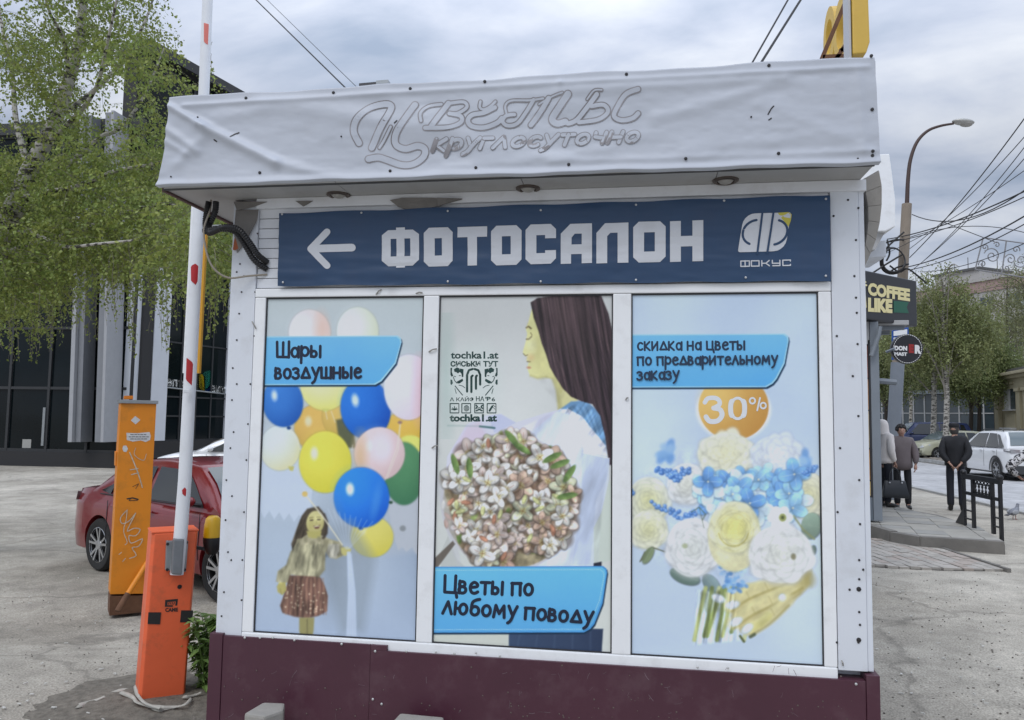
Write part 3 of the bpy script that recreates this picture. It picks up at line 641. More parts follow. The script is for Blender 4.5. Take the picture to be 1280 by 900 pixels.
def letter(ch, x0, x1, yt, yb, skew):
    """draws a letter in the box; skew = rise of its tops per px"""
    W_ = x1-x0; H_ = yb-yt; cx = .17*W_; cy = .13*H_; s = 13.5 if ch not in 'Ф' else 0
    X_ = lambda a: x0+a*W_
    rings = []
    if ch == 'О':
        rings = [[(x0+cx, yt), (x1-cx, yt), (x1, yt+cy), (x1, yb-cy), (x1-cx, yb), (x0+cx, yb), (x0, yb-cy), (x0, yt+cy)], [(x0+s, yt+s), (x1-s, yt+s), (x1-s, yb-s), (x0+s, yb-s)]]
    elif ch == 'Т':
        s = 13; c = (x0+x1)/2; rings = [[(x0, yt), (x1, yt), (x1, yt+s), (c+s*.45, yt+s), (c+s*.45, yb), (c-s*.45, yb), (c-s*.45, yt+s), (x0, yt+s)]]
    elif ch == 'С':
        rings = [[(x0+cx, yt), (x1-cx, yt), (x1, yt+cy), (x1, yt+.36*H_), (x1-s, yt+.36*H_), (x1-s, yt+s), (x0+s, yt+s), (x0+s, yb-s), (x1-s, yb-s), (x1-s, yb-.34*H_), (x1, yb-.34*H_), (x1, yb-cy), (x1-cx, yb), (x0+cx, yb), (x0, yb-cy), (x0, yt+cy)]]
    elif ch == 'А':
        rings = [[(x0+cx*1.8, yt), (x1, yt), (x1, yb), (x1-s*.95, yb), (x1-s*.95, yt+.76*H_), (x0+s*.95, yt+.76*H_), (x0+s*.95, yb), (x0, yb), (x0, yt+cy*1.8)], [(x0+s, yt+s*1.25), (x0+s+4, yt+s*.9), (x1-s*.95, yt+s*.9), (x1-s*.95, yt+.52*H_), (x0+s, yt+.52*H_)]]
    elif ch == 'Л':
        rings = [[(x0+cx*1.6, yt), (x1, yt), (x1, yb), (x1-s, yb), (x1-s, yt+s*.9), (x0+s+4, yt+s*.9), (x0+s, yt+s*1.2), (x0+s, yb), (x0, yb), (x0, yt+cy*1.8)]]
    elif ch == 'Н':
        m = (yt+yb)/2; rings = [[(x0, yt), (x0+s, yt), (x0+s, m-6.5), (x1-s, m-6.5), (x1-s, yt), (x1, yt), (x1, yb), (x1-s, yb), (x1-s, m+6.5), (x0+s, m+6.5), (x0+s, yb), (x0, yb)]]
    elif ch == 'Ф':
        c = (x0+x1)/2; a = yt+3; b = yb-2
        rings = [[(x0+cx, a), (c-5.5, a), (c-5.5, yt), (c+5.5, yt), (c+5.5, a), (x1-cx, a), (x1, a+6), (x1, b-7), (x1-cx, b), (c+5.5, b), (c+5.5, yb), (c-5.5, yb), (c-5.5, b), (x0+cx, b), (x0, b-7), (x0, a+6)],
                 [(x0+11, a+11), (c-5, a+11), (c-5, b-12), (x0+11, b-12)], [(c+5, a+11), (x1-11, a+11), (x1-11, b-12), (c+5, b-12)]]
    return block(None, rings[0], rings[1:], cut=4.0)
base = [('Ф', 477.5, 524, 284.5, 334.5), ('О', 530, 566, 284.5, 333), ('Т', 572, 609, 283.5, 332), ('О', 614, 652, 282, 331.5), ('С', 657, 695, 280.5, 330), ('А', 701, 740, 280, 329.5), ('Л', 745.5, 785.5, 279, 329), ('О', 791.5, 832, 277, 328), ('Н', 837.5, 879, 276, 327)]
for ch, a, b, t_, d_ in base:
    vs, fs = letter(ch, a, b, t_, d_, 0)
    cx_ = (a+b)/2
    # cut long triangles so the letter follows the vinyl
    mb = MB(); mb.add([on_ban(p, q-.030*(p-cx_), 3) for p, q in vs], fs)
    o = mb.build('letter', let_m, BL)
mb = MB(); lay = [0]
ribbon(mb, split([(440, 309.5), (389, 311)]), 9.5, on_ban, lay); ribbon(mb, split([(409, 290), (388.5, 311), (409, 332)], 4), 8.5, on_ban, lay)
mb.build('arrow', let_m, BL)
# round-cornered emblem: two halves of a letter in a slanted plate, one corner yellow
def rr(x0, x1, y0, y1, rs, sh=.0):
    out = []
    for (cx, cy, r_, a0) in ((x1-rs[1], y0+rs[1], rs[1], -90), (x1-rs[2], y1-rs[2], rs[2], 0), (x0+rs[3], y1-rs[3], rs[3], 90), (x0+rs[0], y0+rs[0], rs[0], 180)):
        for i in range(6):
            th = R(a0+90*i/5); out.append((cx+r_*math.cos(th), cy+r_*math.sin(th)))
    return [(x+sh*((y0+y1)/2-y), y) for x, y in out]
mb = MB()
def emb(ring, holes, l, mm):
    vs, fs = block(None, ring, holes, cut=4.0); mb.add([on_ban(p, q-.03*(p-955), l) for p, q in vs], fs, mm)
em_sh = .16
emb(rr(926, 985, 266.5, 314.5, (14, 3, 14, 3), em_sh), (), 3, 0)
yl = [(955, 266.5), (986, 266.5)]
ring_c = [(972, 266.0), (985, 265.6), (989.5, 268.5), (988.5, 276), (985.5, 284), (982, 279), (976, 272.5)]
vs, fs = block(None, ring_c); mb.add([on_ban(p, q-.03*(p-955)+.6, 5) for p, q in vs], fs, 1)
lay = [6]
# dark gaps: ring of the letter and the two lines beside its stem
for cx_, a0, a1 in ((945.5, 112, 262), (967, -75, 78)):
    pth = [(cx_+.0+ (17 if cx_ < 950 else 17)*math.cos(R(a0+(a1-a0)*i/14)), 290.5+15.5*math.sin(R(a0+(a1-a0)*i/14))) for i in range(15)]
    pth = [(x+em_sh*(290-y), y) for x, y in pth]; ribbon(mb, split(pth, 3), 3.0, on_ban, lay, 2)
lay[0] += 12; ribbon(mb, split([(953, 265), (946.5, 317)], 3), 2.6, on_ban, lay, 2); ribbon(mb, split([(967, 264), (959, 316)], 3), 2.6, on_ban, lay, 2)
mb.build('emblem', [let_m, mat('banner_yellow', S(200, 190, 75), .5), banner_m], BL)
# small word: square letters with thin strokes
mb = MB(); lay = [0]; xx = 926.0; y0_, y1_ = 325.8, 332.6
def sm(st):
    for p in st: ribbon(mb, [(xx+a, (y1_-b*(y1_-y0_))-.02*(xx+a-955)) for a, b in p], 1.5, on_ban, lay)
for ch in 'ФОКУС':
    if ch == 'Ф': sm([[(0, 0), (0, 1), (10.6, 1), (10.6, 0), (0, 0)], [(5.3, -.05), (5.3, 1.05)]])
    if ch == 'О': sm([[(0, 0), (0, 1), (9.6, 1), (9.6, 0), (0, 0)]])
    if ch == 'К': sm([[(0, 0), (0, 1)], [(9.2, 1), (5, .5), (9.4, 0)], [(0, .5), (5, .5)]])
    if ch == 'У': sm([[(0, 1), (0, .45), (9.4, .45)], [(9.4, 1), (9.4, 0), (.5, 0)]])
    if ch == 'С': sm([[(9.4, .8), (9.4, 1), (0, 1), (0, 0), (9.4, 0), (9.4, .2)]])
    xx += 13.1
mb.build('small_lettering', let_m, BL)
mb = MB()
for (a, b) in [(353, 268), (560, 264), (676, 263), (795, 256), (1032, 249), (354, 353), (560, 352), (676, 352), (795, 350), (932, 347), (1032, 345), (452, 266), (905, 251)]:
    p = on_ban(a, b, 3); mb.lathe([(.006, 0), (.005, .003), (.001, .004)], Matrix.Translation(p) @ Matrix.Rotation(R(90), 4, 'X'), 7)
mb.build('banner_screws', screw_light, BL)['kind'] = 'stuff'

# ------------------------------------------------------------------ printed windows: pictures painted on a fine grid of the pane
PK = 1.22
class Canvas:
    def __init__(s, x0, x1, z0, z1, nu, nv, y=3.700):
        s.nu, s.nv, s.y = nu, nv, y
        s.X, s.Z = np.meshgrid(np.linspace(x0, x1, nu), np.linspace(z0, z1, nv))
        s.px, s.py = proj(s.X, y+0*s.X, s.Z); s.c = np.zeros((nv, nu, 3))
    def sub(s, a, b, c, d):
        # rows and columns that can hold the box a..b, c..d
        m = (s.px >= a) & (s.px <= b) & (s.py >= c) & (s.py <= d)
        r = np.where(m.any(1))[0]; q = np.where(m.any(0))[0]
        if len(r) == 0: return None
        return slice(r[0], r[-1]+1), slice(q[0], q[-1]+1)
    def blend(s, sl, a, col):
        col = np.asarray(col, float)
        if col.max() > 1.5: col = col/255.
        s.c[sl] = s.c[sl]*(1-a[..., None])+col*a[..., None]
    def ell(s, cx, cy, rx, ry, col, rot=0, soft=1.2, al=1., col2=None, gd=(0, 1)):
        R_ = max(rx, ry)+soft+1; sl = s.sub(cx-R_, cx+R_, cy-R_, cy+R_)
        if sl is None: return
        x, y = s.px[sl]-cx, s.py[sl]-cy; c_, s_ = math.cos(rot), math.sin(rot)
        u, v = (x*c_+y*s_)/rx, (-x*s_+y*c_)/ry
        r = np.hypot(u, v); d = (r-1)*min(rx, ry); a = np.clip(.5-d/soft, 0, 1)*al
        if col2 is not None:
            t = np.clip((u*gd[0]+v*gd[1])*.5+.5, 0, 1)[..., None]; col = np.asarray(col)/255.*(1-t)+np.asarray(col2)/255.*t
        s.blend(sl, a, col)
    def poly(s, pts, col, soft=1., al=1., grad=None):
        P_ = np.array(pts, float); sl = s.sub(P_[:, 0].min()-2, P_[:, 0].max()+2, P_[:, 1].min()-2, P_[:, 1].max()+2)
        if sl is None: return
        x, y = s.px[sl], s.py[sl]; ins = np.zeros(x.shape, bool); dm = np.full(x.shape, 1e9)
        n = len(P_)
        for i in range(n):
            x1_, y1_ = P_[i]; x2_, y2_ = P_[(i+1) % n]
            if y1_ != y2_:
                cnd = ((y1_ > y) != (y2_ > y)) & (x < (x2_-x1_)*(y-y1_)/(y2_-y1_)+x1_); ins ^= cnd
            vx, vy = x2_-x1_, y2_-y1_; L2 = vx*vx+vy*vy+1e-9; t = np.clip(((x-x1_)*vx+(y-y1_)*vy)/L2, 0, 1)
            dm = np.minimum(dm, np.hypot(x-x1_-vx*t, y-y1_-vy*t))
        d = np.where(ins, -dm, dm); a = np.clip(.5-d/soft, 0, 1)*al
        if grad is not None:
            (gx0, gy0, gx1, gy1, c2) = grad; L2 = (gx1-gx0)**2+(gy1-gy0)**2; t = np.clip(((x-gx0)*(gx1-gx0)+(y-gy0)*(gy1-gy0))/L2, 0, 1)[..., None]
            col = np.asarray(col)/255.*(1-t)+np.asarray(c2)/255.*t
        s.blend(sl, a, col)
    def line(s, pts, wd, col, al=1., soft=.9):
        P_ = np.array(pts, float); m = wd+2; sl = s.sub(P_[:, 0].min()-m, P_[:, 0].max()+m, P_[:, 1].min()-m, P_[:, 1].max()+m)
        if sl is None: return
        x, y = s.px[sl], s.py[sl]; dm = np.full(x.shape, 1e9)
        for i in range(len(P_)-1):
            x1_, y1_ = P_[i]; vx, vy = P_[i+1]-P_[i]; L2 = vx*vx+vy*vy+1e-9; t = np.clip(((x-x1_)*vx+(y-y1_)*vy)/L2, 0, 1)
            dm = np.minimum(dm, np.hypot(x-x1_-vx*t, y-y1_-vy*t))
        s.blend(sl, np.clip((wd/2-dm)/soft+.5, 0, 1)*al, col)
    def tex(s, pts, amp, sx, sy, an=0., seed=0, soft=3.):
        """printed folds and mottling: multiplies the colours inside a polygon by directional noise"""
        keep = s.c.copy(); s.c = np.zeros_like(s.c); s.poly(pts, (255, 255, 255), soft); m = s.c[..., :1]; s.c = keep
        c_, s_ = math.cos(an), math.sin(an); u = (s.px*c_+s.py*s_)/sx+seed; v = (-s.px*s_+s.py*c_)/sy+seed*1.7
        s.c = s.c*(1+amp*m*((fbm(u, v, 4)-.47)*3.2)[..., None])
    def soft(s, k=1):
        for _ in range(k):
            c = np.pad(s.c, ((1, 1), (1, 1), (0, 0)), mode='edge'); s.c = (c[:-2, 1:-1]+c[2:, 1:-1]+c[1:-1, :-2]+c[1:-1, 2:]+c[1:-1, 1:-1]*4)/8.
    def build(s, name, m, parent, label):
        nu, nv = s.nu, s.nv
        V = np.stack([s.X, np.full_like(s.X, s.y), s.Z], -1).reshape(-1, 3).astype(np.float32)-np.array(list(parent.location), np.float32)
        i = np.arange(nu-1)[None, :]+nu*np.arange(nv-1)[:, None]; F = np.stack([i, i+1, i+nu+1, i+nu], -1).reshape(-1, 4).astype(np.int32)
        me = bpy.data.meshes.new(name); me.vertices.add(len(V)); me.vertices.foreach_set('co', V.ravel()); me.loops.add(F.size); me.loops.foreach_set('vertex_index', F.ravel())
        me.polygons.add(len(F)); me.polygons.foreach_set('loop_start', np.arange(0, F.size, 4, dtype=np.int32)); me.update(calc_edges=True)
        c = np.clip(s.c, 0, 1); lin = np.where(c <= .04045, c/12.92, ((c+.055)/1.055)**2.4)*PK
        ca = me.color_attributes.new('print', 'FLOAT_COLOR', 'POINT'); a4 = np.ones((len(V), 4), np.float32); a4[:, :3] = np.minimum(lin, .86).reshape(-1, 3); ca.data.foreach_set('color', a4.ravel())
        me.materials.append(m); o = link(name, me, parent); o['label'] = label; return o
print_m = mat('printed_film', (1, 1, 1), .32, attr='print', spec=.4)
NU, NV = 250, 520
ink = mat('navy_ink', (.008, .016, .042), .45)
rs = np.random.RandomState(11)
def band(cv, x0, xr_top, xr_bot, yt, yb, top=(112, 180, 222), bot=(92, 168, 228), stitch=False):
    rad = 9
    pts = [(x0-6, yt), (xr_top-5, yt-1.0), (xr_top-1, yt+2), (xr_top, yt+7), (xr_top-.35*(xr_top-xr_bot), yt+.55*(yb-yt)), (xr_bot, yb-11), (xr_bot-5, yb-5), (xr_bot-13, yb-.5), (x0-6, yb)]
    cv.poly([(a+1.2, b+2.2) for a, b in pts], (22, 48, 72), 2.0)
    cv.poly(pts, (150, 200, 232) if not stitch else (70, 145, 205), 1)
    cx = (x0+xr_bot)/2; cy = (yt+yb)/2
    ins = [(a-1.6 if a > cx else a, b+1.6 if b < cy else b-1.4) for a, b in pts]
    cv.poly(ins, top, 1, grad=(0, yt, 0, yb, bot))
    if stitch:
        pr = [(a-4 if a > cx else a, b+4.5 if b < cy else b-4) for a, b in pts]
        for i in range(len(pr)-1):
            L_ = math.hypot(pr[i+1][0]-pr[i][0], pr[i+1][1]-pr[i][1]); n = int(L_/2.4)
            for j in range(n):
                t0, t1 = j/n, (j+.5)/n
                q = lambda t: (pr[i][0]+(pr[i+1][0]-pr[i][0])*t, pr[i][1]+(pr[i+1][1]-pr[i][1])*t)
                cv.line([q(t0), q(t1)], .7, (190, 220, 240), .7)
def grain(cv, amt=.012):
    n = fbm(cv.px/3.1, cv.py/3.3, 2)-.4; m = fbm(cv.px/60., cv.py/40., 3)-.45
    cv.c += (n*amt+m*amt*3)[..., None]

# --- left picture: girl with balloons
cv = Canvas(-1.861, M1[0], .674, 2.3595, NU, NV)
t = np.clip((cv.py-372)/420, 0, 1)[..., None]
cv.c[:] = np.array((186, 196, 198))/255*(1-t)+np.array((168, 184, 205))/255*t
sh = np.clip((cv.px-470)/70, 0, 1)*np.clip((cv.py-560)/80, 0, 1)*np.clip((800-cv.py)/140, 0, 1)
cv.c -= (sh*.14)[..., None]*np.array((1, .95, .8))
zig = [(300, 372+230)]+[(318+i*6.2, 640+(-4 if i % 2 else 6)+i*.8) for i in range(12)]+[(388, 640), (395, 560), (300, 560)]
cv.poly(zig, (196, 208, 224), 1.2, .8)
zig = [(486, 590), (545, 590), (545, 690)]+[(526, 681), (521, 694), (515, 684), (508, 690), (503, 684), (498, 688), (491, 668), (486, 640)]
cv.poly(zig, (186, 191, 198), 1.2); cv.ell(503.5, 660.5, 3.8, 3.6, (95, 98, 96), soft=1.5)
cv.poly([(480, 590), (530, 590), (520, 690), (440, 700), (430, 640)], (176, 184, 194), 8, .5)
def balloon(cx, cy, rx, ry, c1, c2, gd=(0, 1), hl=None, rot=0, al=1., edge=True):
    if edge: cv.ell(cx, cy, rx+.6, ry+.6, tuple(v*.72 for v in c2), rot, 2.5, .55*al)
    cv.ell(cx, cy, rx, ry, c1, rot, 1.2, al, c2, gd)
    cv.ell(cx-rx*.15, cy-ry*.15, rx*.72, ry*.72, tuple(min(255, v*1.06+6) for v in c1), rot, rx*.7, .35*al)
    if hl: cv.ell(cx-rx*.42, cy-ry*.28, rx*.14, ry*.2, (240, 245, 248), rot, 4, hl)
balloon(387, 416, 26, 29, (218, 220, 226), (216, 200, 194), (1, 0)); cv.ell(402, 412, 8, 18, (225, 180, 160), 0, 12, .5)
balloon(447, 414, 26, 30, (216, 223, 226), (205, 212, 190), (1, 0))
balloon(398, 535, 30, 30, (214, 178, 96), (196, 160, 84), hl=.5)
balloon(425, 520, 22, 26, (214, 184, 104), (190, 160, 80))
balloon(508, 536, 28, 22, (214, 178, 90), (205, 172, 60)); balloon(513, 556, 16, 12, (212, 214, 110), (222, 220, 120), edge=False)
cv.poly([(420, 525), (440, 520), (445, 560), (425, 560)], (90, 95, 70), 3)
balloon(406, 483, 30, 30, (226, 228, 190), (216, 214, 120))
cv.poly([(402, 511), (412, 511), (408.5, 515), (405, 515)], (200, 200, 110), 1)
balloon(350, 560, 25, 28, (206, 218, 226), (214, 212, 170), (.5, .8)); cv.poly([(360, 583), (368, 583), (366, 589), (362, 588)], (190, 186, 110), 1)
balloon(353.5, 503, 25, 30.5, (62, 128, 205), (26, 84, 168), (.4, .8), .8, -.1)
balloon(457, 511, 31, 38, (44, 122, 212), (12, 72, 170), (.5, .7), .8, -.15)
balloon(505, 592, 25, 39, (84, 138, 96), (62, 116, 84), (0, 1)); 
balloon(511, 484, 31, 41, (214, 220, 234), (214, 196, 206), (.9, .3), .3, .05); cv.ell(527, 488, 9, 34, (228, 176, 186), 0, 14, .6)
balloon(474.5, 567, 31.5, 33, (222, 206, 210), (204, 178, 178), (.6, .6), .35); cv.ell(450, 572, 8, 26, (208, 172, 120), 0, 12, .6); cv.ell(478, 560, 12, 18, (224, 218, 230), 0, 10, .6)
balloon(406.5, 577.5, 32.5, 38.5, (220, 214, 92), (206, 200, 66), (.3, .9), .7)
balloon(465, 671, 26.5, 25.5, (214, 206, 116), (206, 196, 84), (0, 1), .3)
for a in (((361, 534), (370, 548), (376, 562)), ((407, 514), (409, 524)), ((414, 514), (419, 528)), ((500.5, 530), (498, 562), (484, 598)), ((500, 530), (496, 560), (481, 601)), ((441, 556), (440, 562))):
    cv.line(a, .8, (222, 218, 206), .9)
balloon(452, 622, 34.5, 37.5, (50, 140, 226), (18, 88, 196), (.4, .8), .9, -.05)
cv.ell(470, 628, 5, 22, (90, 160, 226), .2, 6, .4)
cv.ell(361, 535, 2.5, 2, (20, 60, 120)); cv.ell(500, 528, 2.8, 2, (150, 120, 110)); cv.ell(488.5, 628, 2.4, 1.8, (40, 70, 50)); cv.ell(451, 660.5, 3, 2, (20, 70, 150))
# girl
cv.ell(412, 700, 16, 60, (126, 138, 150), 0, 22, .5)
cv.poly([(420, 655), (440, 650), (470, 700), (455, 790), (425, 792), (405, 700)], (136, 148, 158), 14, .55)
cv.poly([(392, 634), (398, 633), (404, 640), (409, 655), (408, 668), (400, 672), (388, 672), (375, 676), (366, 690), (364, 680), (371, 660), (377, 645), (384, 636)], (78, 70, 58), 2)
for i in range(14): cv.line([(382+i, 640+i*.3), (372+i*1.2, 668), (366+i*1.1, 684)], .7, (104, 94, 76) if i % 2 else (58, 50, 44), .6)
cv.poly([(372, 676), (384, 668), (400, 668), (410, 673), (424, 677), (431, 686), (431, 694), (420, 699), (412, 697), (407, 690), (406, 712), (398, 722), (380, 722), (364, 718), (360, 728), (352, 730), (345, 727), (347, 714), (358, 706), (363, 690)], (160, 156, 128), 1.4)
cv.poly([(372, 674), (390, 672), (408, 672), (412, 677), (398, 680), (384, 681), (370, 681)], (176, 170, 140), 2)
for a in (((388, 680), (386, 700), (384, 718)), ((398, 681), (400, 700), (395, 716)), ((365, 690), (362, 704), (352, 716)), ((376, 684), (372, 700), (366, 716)), ((404, 690), (403, 708)), ((412, 686), (422, 694))): cv.line(a, 1.2, (124, 122, 98), .55, 1.6)
cv.poly([(411, 680), (424, 680), (424, 690), (420, 698), (412, 697), (408, 690)], (186, 184, 172), 2, .8)
cv.ell(394, 653, 11, 14.5, (208, 202, 146), .1, 1.4, 1, (176, 168, 110), (.6, .6))
cv.poly([(383, 664), (402, 664), (400, 673), (386, 673)], (176, 170, 104), 1.5)
cv.ell(388.5, 657, 4, 9, (176, 168, 104), 0, 5, .55); cv.ell(397, 648, 5, 4, (226, 220, 156), 0, 4, .6); cv.line([(388, 650.5), (391, 650)], 1.4, (60, 52, 44)); cv.line([(397, 649.5), (400, 649.5)], 1.4, (60, 52, 44)); cv.line([(387, 647.5), (391.5, 646.6)], .8, (90, 80, 56), .8); cv.line([(396, 646.3), (400.5, 646.6)], .8, (90, 80, 56), .8)
cv.poly([(391.5, 657), (396, 658), (400.5, 656), (398.5, 660.5), (394, 661)], (92, 56, 48), .9); cv.line([(393, 658.4), (399, 657.8)], 1.0, (226, 220, 200)); cv.line([(395, 651), (396.2, 654), (394.6, 654.6)], .7, (160, 152, 86), .8)
cv.poly([(362, 719), (400, 721), (406, 732), (410, 745), (409, 764), (398, 770), (384, 773), (368, 771), (353, 766), (350, 757), (356, 740)], (118, 90, 78), 1.6)
for i in range(17):
    x_ = 360+i*2.8; cv.line([(x_+(i-8)*-.25+1, 723), (x_+(i-8)*.35, 768)], 1.3, (84, 58, 54) if i % 2 else (146, 112, 92), .65, 1.5)
for i in range(60):
    cv.ell(356+rs.rand()*50, 728+rs.rand()*40, .8, .8, (222, 206, 176), 0, .9, .9)
cv.poly([(374, 772), (393, 772), (392, 788), (390, 800), (376, 800), (374, 788)], (150, 144, 96), 1.6); cv.line([(384, 774), (384, 792)], 1.6, (104, 98, 70), .7)
cv.poly([(349, 728), (357, 728), (358, 738), (353, 744), (347, 740), (346, 733)], (176, 168, 104), 1.2); cv.line([(350, 736), (352, 743)], .9, (126, 116, 76), .7)
cv.tex([(372, 676), (410, 673), (431, 686), (431, 694), (407, 697), (406, 712), (398, 722), (364, 718), (352, 730), (345, 727), (347, 714), (358, 706), (363, 690)], .34, 5, 16, .15, 3)
cv.tex([(362, 719), (400, 721), (410, 745), (409, 764), (384, 773), (353, 766), (350, 757)], .40, 3.2, 26, .05, 5)
cv.tex([(386, 638), (384, 650), (383, 664), (376, 676), (366, 690), (364, 680), (375, 648)], .45, 2.2, 12, .35, 8, 2)
cv.line([(405, 643), (408.5, 652), (408, 666), (404, 673)], 3.4, (62, 54, 46), .9, 2)
for i in range(9): th = i*.7; cv.ell(374+i*4.2, 676+2.2*math.sin(i*1.9), 3.6, 2.6, (172, 166, 138) if i % 2 else (136, 132, 106), th, 2, .8)
cv.line([(362, 700), (366, 712), (360, 722)], 3, (116, 112, 90), .4, 5); cv.line([(402, 690), (404, 712), (398, 720)], 4, (118, 114, 92), .5, 5)
cv.poly([(426, 685), (434, 683), (439, 686), (438, 692), (431, 695), (427, 692)], (190, 184, 120), 1.2)
cv.line([(381.5, 618), (403, 645), (428, 681)], 1.6, (216, 212, 190)); cv.ell(381, 617.5, 3.6, 3.4, (212, 184, 110))
for i in range(9):
    x_ = 436+i*.9; cv.line([(410+i*7, 636+i*2), (432+i*.6, 686)], .8, (196, 208, 222), .55); cv.line([(434+i*.5, 690), (435.5+i*1.1, 740), (433+i*1.6, 796)], .9, (210, 222, 238) if i % 2 else (182, 198, 220), .8)
cv.poly([(434, 692), (440, 692), (444, 740), (445, 796), (433, 796), (435, 740)], (196, 210, 230), 2, .5)
cv.soft(3)
band(cv, 333, 502, 482, 420.5, 481.5)
grain(cv)
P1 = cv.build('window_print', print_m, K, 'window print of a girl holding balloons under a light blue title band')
fn = on_plane(3.7)
mb = MB(); lay = stroke_text(mb, 'Шары', (344.5, 447), (403, 446.5), 14, fn, w=.25, slant=.02); stroke_text(mb, 'воздушные', (343, 473.5), (452.5, 472.5), 13.5, fn, w=.25, slant=.02, lay=lay)
mb.build('title_lettering', ink, P1)

# --- middle picture: woman with a bouquet
cv = Canvas(M1[1], M2[0], .674, 2.3595, NU, NV)
t = np.clip((cv.py-372)/400, 0, 1)[..., None]; cv.c[:] = np.array((190, 193, 192))/255*(1-t)+np.array((206, 210, 204))/255*t
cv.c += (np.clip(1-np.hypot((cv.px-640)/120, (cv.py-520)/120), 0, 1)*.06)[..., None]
q3 = lambda L_: [(530+x/3.752, 360+y/3.752) for x, y in L_]
cv.poly(q3([(560, 300), (600, 420), (620, 480), (630, 575), (720, 530), (700, 420)]), (206, 202, 150), 2)
cv.poly(q3([(505, 100), (497, 130), (488, 165), (478, 192), (484, 215), (479, 245), (463, 300), (470, 316), (485, 322), (481, 338), (490, 352), (485, 370), (488, 388), (497, 412), (530, 424), (572, 418), (610, 430), (640, 500), (690, 400), (600, 100)]), (218, 217, 158), 1.3, grad=(655, 0, 700, 0, (198, 194, 136)))
cv.poly(q3([(572, 418), (610, 425), (640, 520), (650, 570), (628, 575), (618, 480), (596, 425)]), (170, 166, 118), 4, .7)
for a, w_ in (([(480, 186), (490, 180), (502, 190)], 2.0), ([(481, 240), (492, 240), (504, 228)], 2.0), ([(500, 210), (507, 222)], 1), ([(484, 345), (498, 346)], 1.2), ([(466, 308), (476, 318), (486, 314)], 1.0)):
    cv.line(q3(a), w_, (92, 78, 56), .85)
cv.ell(672, 440, 9, 22, (196, 190, 130), -.15, 12, .45); cv.ell(664, 432, 6, 9, (232, 231, 184), 0, 7, .6); cv.ell(663.5, 447, 4, 4, (214, 178, 130), 0, 6, .5)
cv.line(q3([(488, 166), (482, 190)]), 1.4, (190, 184, 128), .6, 3); cv.line(q3([(500, 412), (535, 424), (575, 418)]), 2.2, (176, 170, 112), .6, 4); cv.ell(661, 459.5, 2.6, 1.4, (176, 104, 88), .1, 1.6, .7)
cv.poly(q3([(625, 577), (690, 532), (760, 528), (820, 580), (850, 650), (856, 780), (800, 760), (700, 600)]), (106, 146, 184), 2)
for i in range(8): cv.line(q3([(690+i*14, 560), (740+i*12, 620+i*8), (800+i*5, 700+i*8)]), 1.6, (84, 122, 162) if i % 2 else (136, 172, 204), .6, 2)
hair = q3([(500, 68), (530, 48), (600, 36), (830, 34), (865, 120), (885, 210), (900, 400), (900, 830), (868, 830), (850, 700), (826, 600), (790, 545), (740, 532), (690, 510), (650, 470), (612, 410), (590, 370), (572, 310), (552, 260), (536, 200), (515, 140)])
cv.poly(hair, (66, 54, 56), 1.5, grad=(650, 380, 760, 560, (50, 40, 46)))
hp = cv.c.copy()
for i in range(90):
    s0 = 520+rs.rand()*330; e0 = s0+40+rs.rand()*60; k_ = rs.rand()
    cv.line(q3([(s0, 45), (s0+20+30*k_, 220+rs.rand()*40), (e0+20, 420), (min(890, e0+90), 640), (min(895, e0+120), 820)]), .8, (104, 84, 84) if rs.rand() > .5 else (34, 26, 32), .28, 1.4)
# re-mask strands outside the hair
msk = np.zeros((cv.nv, cv.nu, 3)); tmp, cv.c = cv.c, np.zeros_like(cv.c); cv.poly(hair, (255, 255, 255), 1.5); msk = cv.c; cv.c = hp*(1-msk)+tmp*msk
cv.tex(hair, .5, 2.6, 60, -.16, 4, 2)
cv.poly(q3([(560, 60), (700, 45), (760, 60), (800, 300), (760, 420), (690, 300), (620, 160)]), (92, 76, 76), 30, .30)
cv.tex(q3([(505, 100), (463, 300), (485, 370), (530, 424), (640, 560), (690, 400), (600, 100)]), .10, 22, 26, 0, 2, 3)
cv.poly(q3([(100, 900), (110, 790), (200, 640), (280, 600), (360, 590), (430, 632), (560, 590), (645, 568), (700, 700), (720, 900)]), (206, 208, 226), 1.5)
cv.poly(q3([(120, 850), (140, 760), (200, 650), (260, 620), (300, 700), (200, 900)]), (208, 190, 206), 6, .7)
cv.poly(q3([(300, 600), (362, 592), (432, 632), (330, 680)]), (190, 196, 220), 1.2)
cv.poly([(700, 511), (712, 512), (727, 520), (757, 557), (759, 572), (762, 575), (761, 600), (752, 640), (748, 708), (600, 712), (640, 560)], (204, 214, 232), 1.3)
cv.poly([(709, 510), (722, 520), (756, 556), (759, 570), (729, 566), (716, 534)], (222, 226, 240), 1.2); cv.poly([(727, 566), (762, 573), (758, 600), (745, 625), (742, 660), (738, 706), (715, 706), (728, 620)], (192, 204, 226), 1.2)
cv.line([(709, 511), (724, 545), (729, 566)], 1, (180, 188, 210), .7); cv.line([(729, 566), (762, 573)], .9, (236, 240, 248), .8)
cv.poly([(742, 660), (752, 640), (761, 602), (766, 600), (766, 700), (742, 706)], (196, 206, 196), 1.5, .9); cv.poly([(742, 704), (752, 702), (752, 708), (742, 709)], (40, 44, 60), 1)
cv.tex([(700, 511), (727, 520), (762, 575), (752, 640), (748, 708), (640, 708), (600, 560)], .16, 16, 60, .35, 6, 3); cv.tex(q3([(630, 577), (760, 528), (850, 650), (856, 780), (700, 600)]), .3, 4, 30, .6, 2)
cv.ell(637, 628, 86, 86, (198, 196, 200), 0, 2); cv.ell(637, 628, 83, 83, (150, 140, 112), 0, 2)
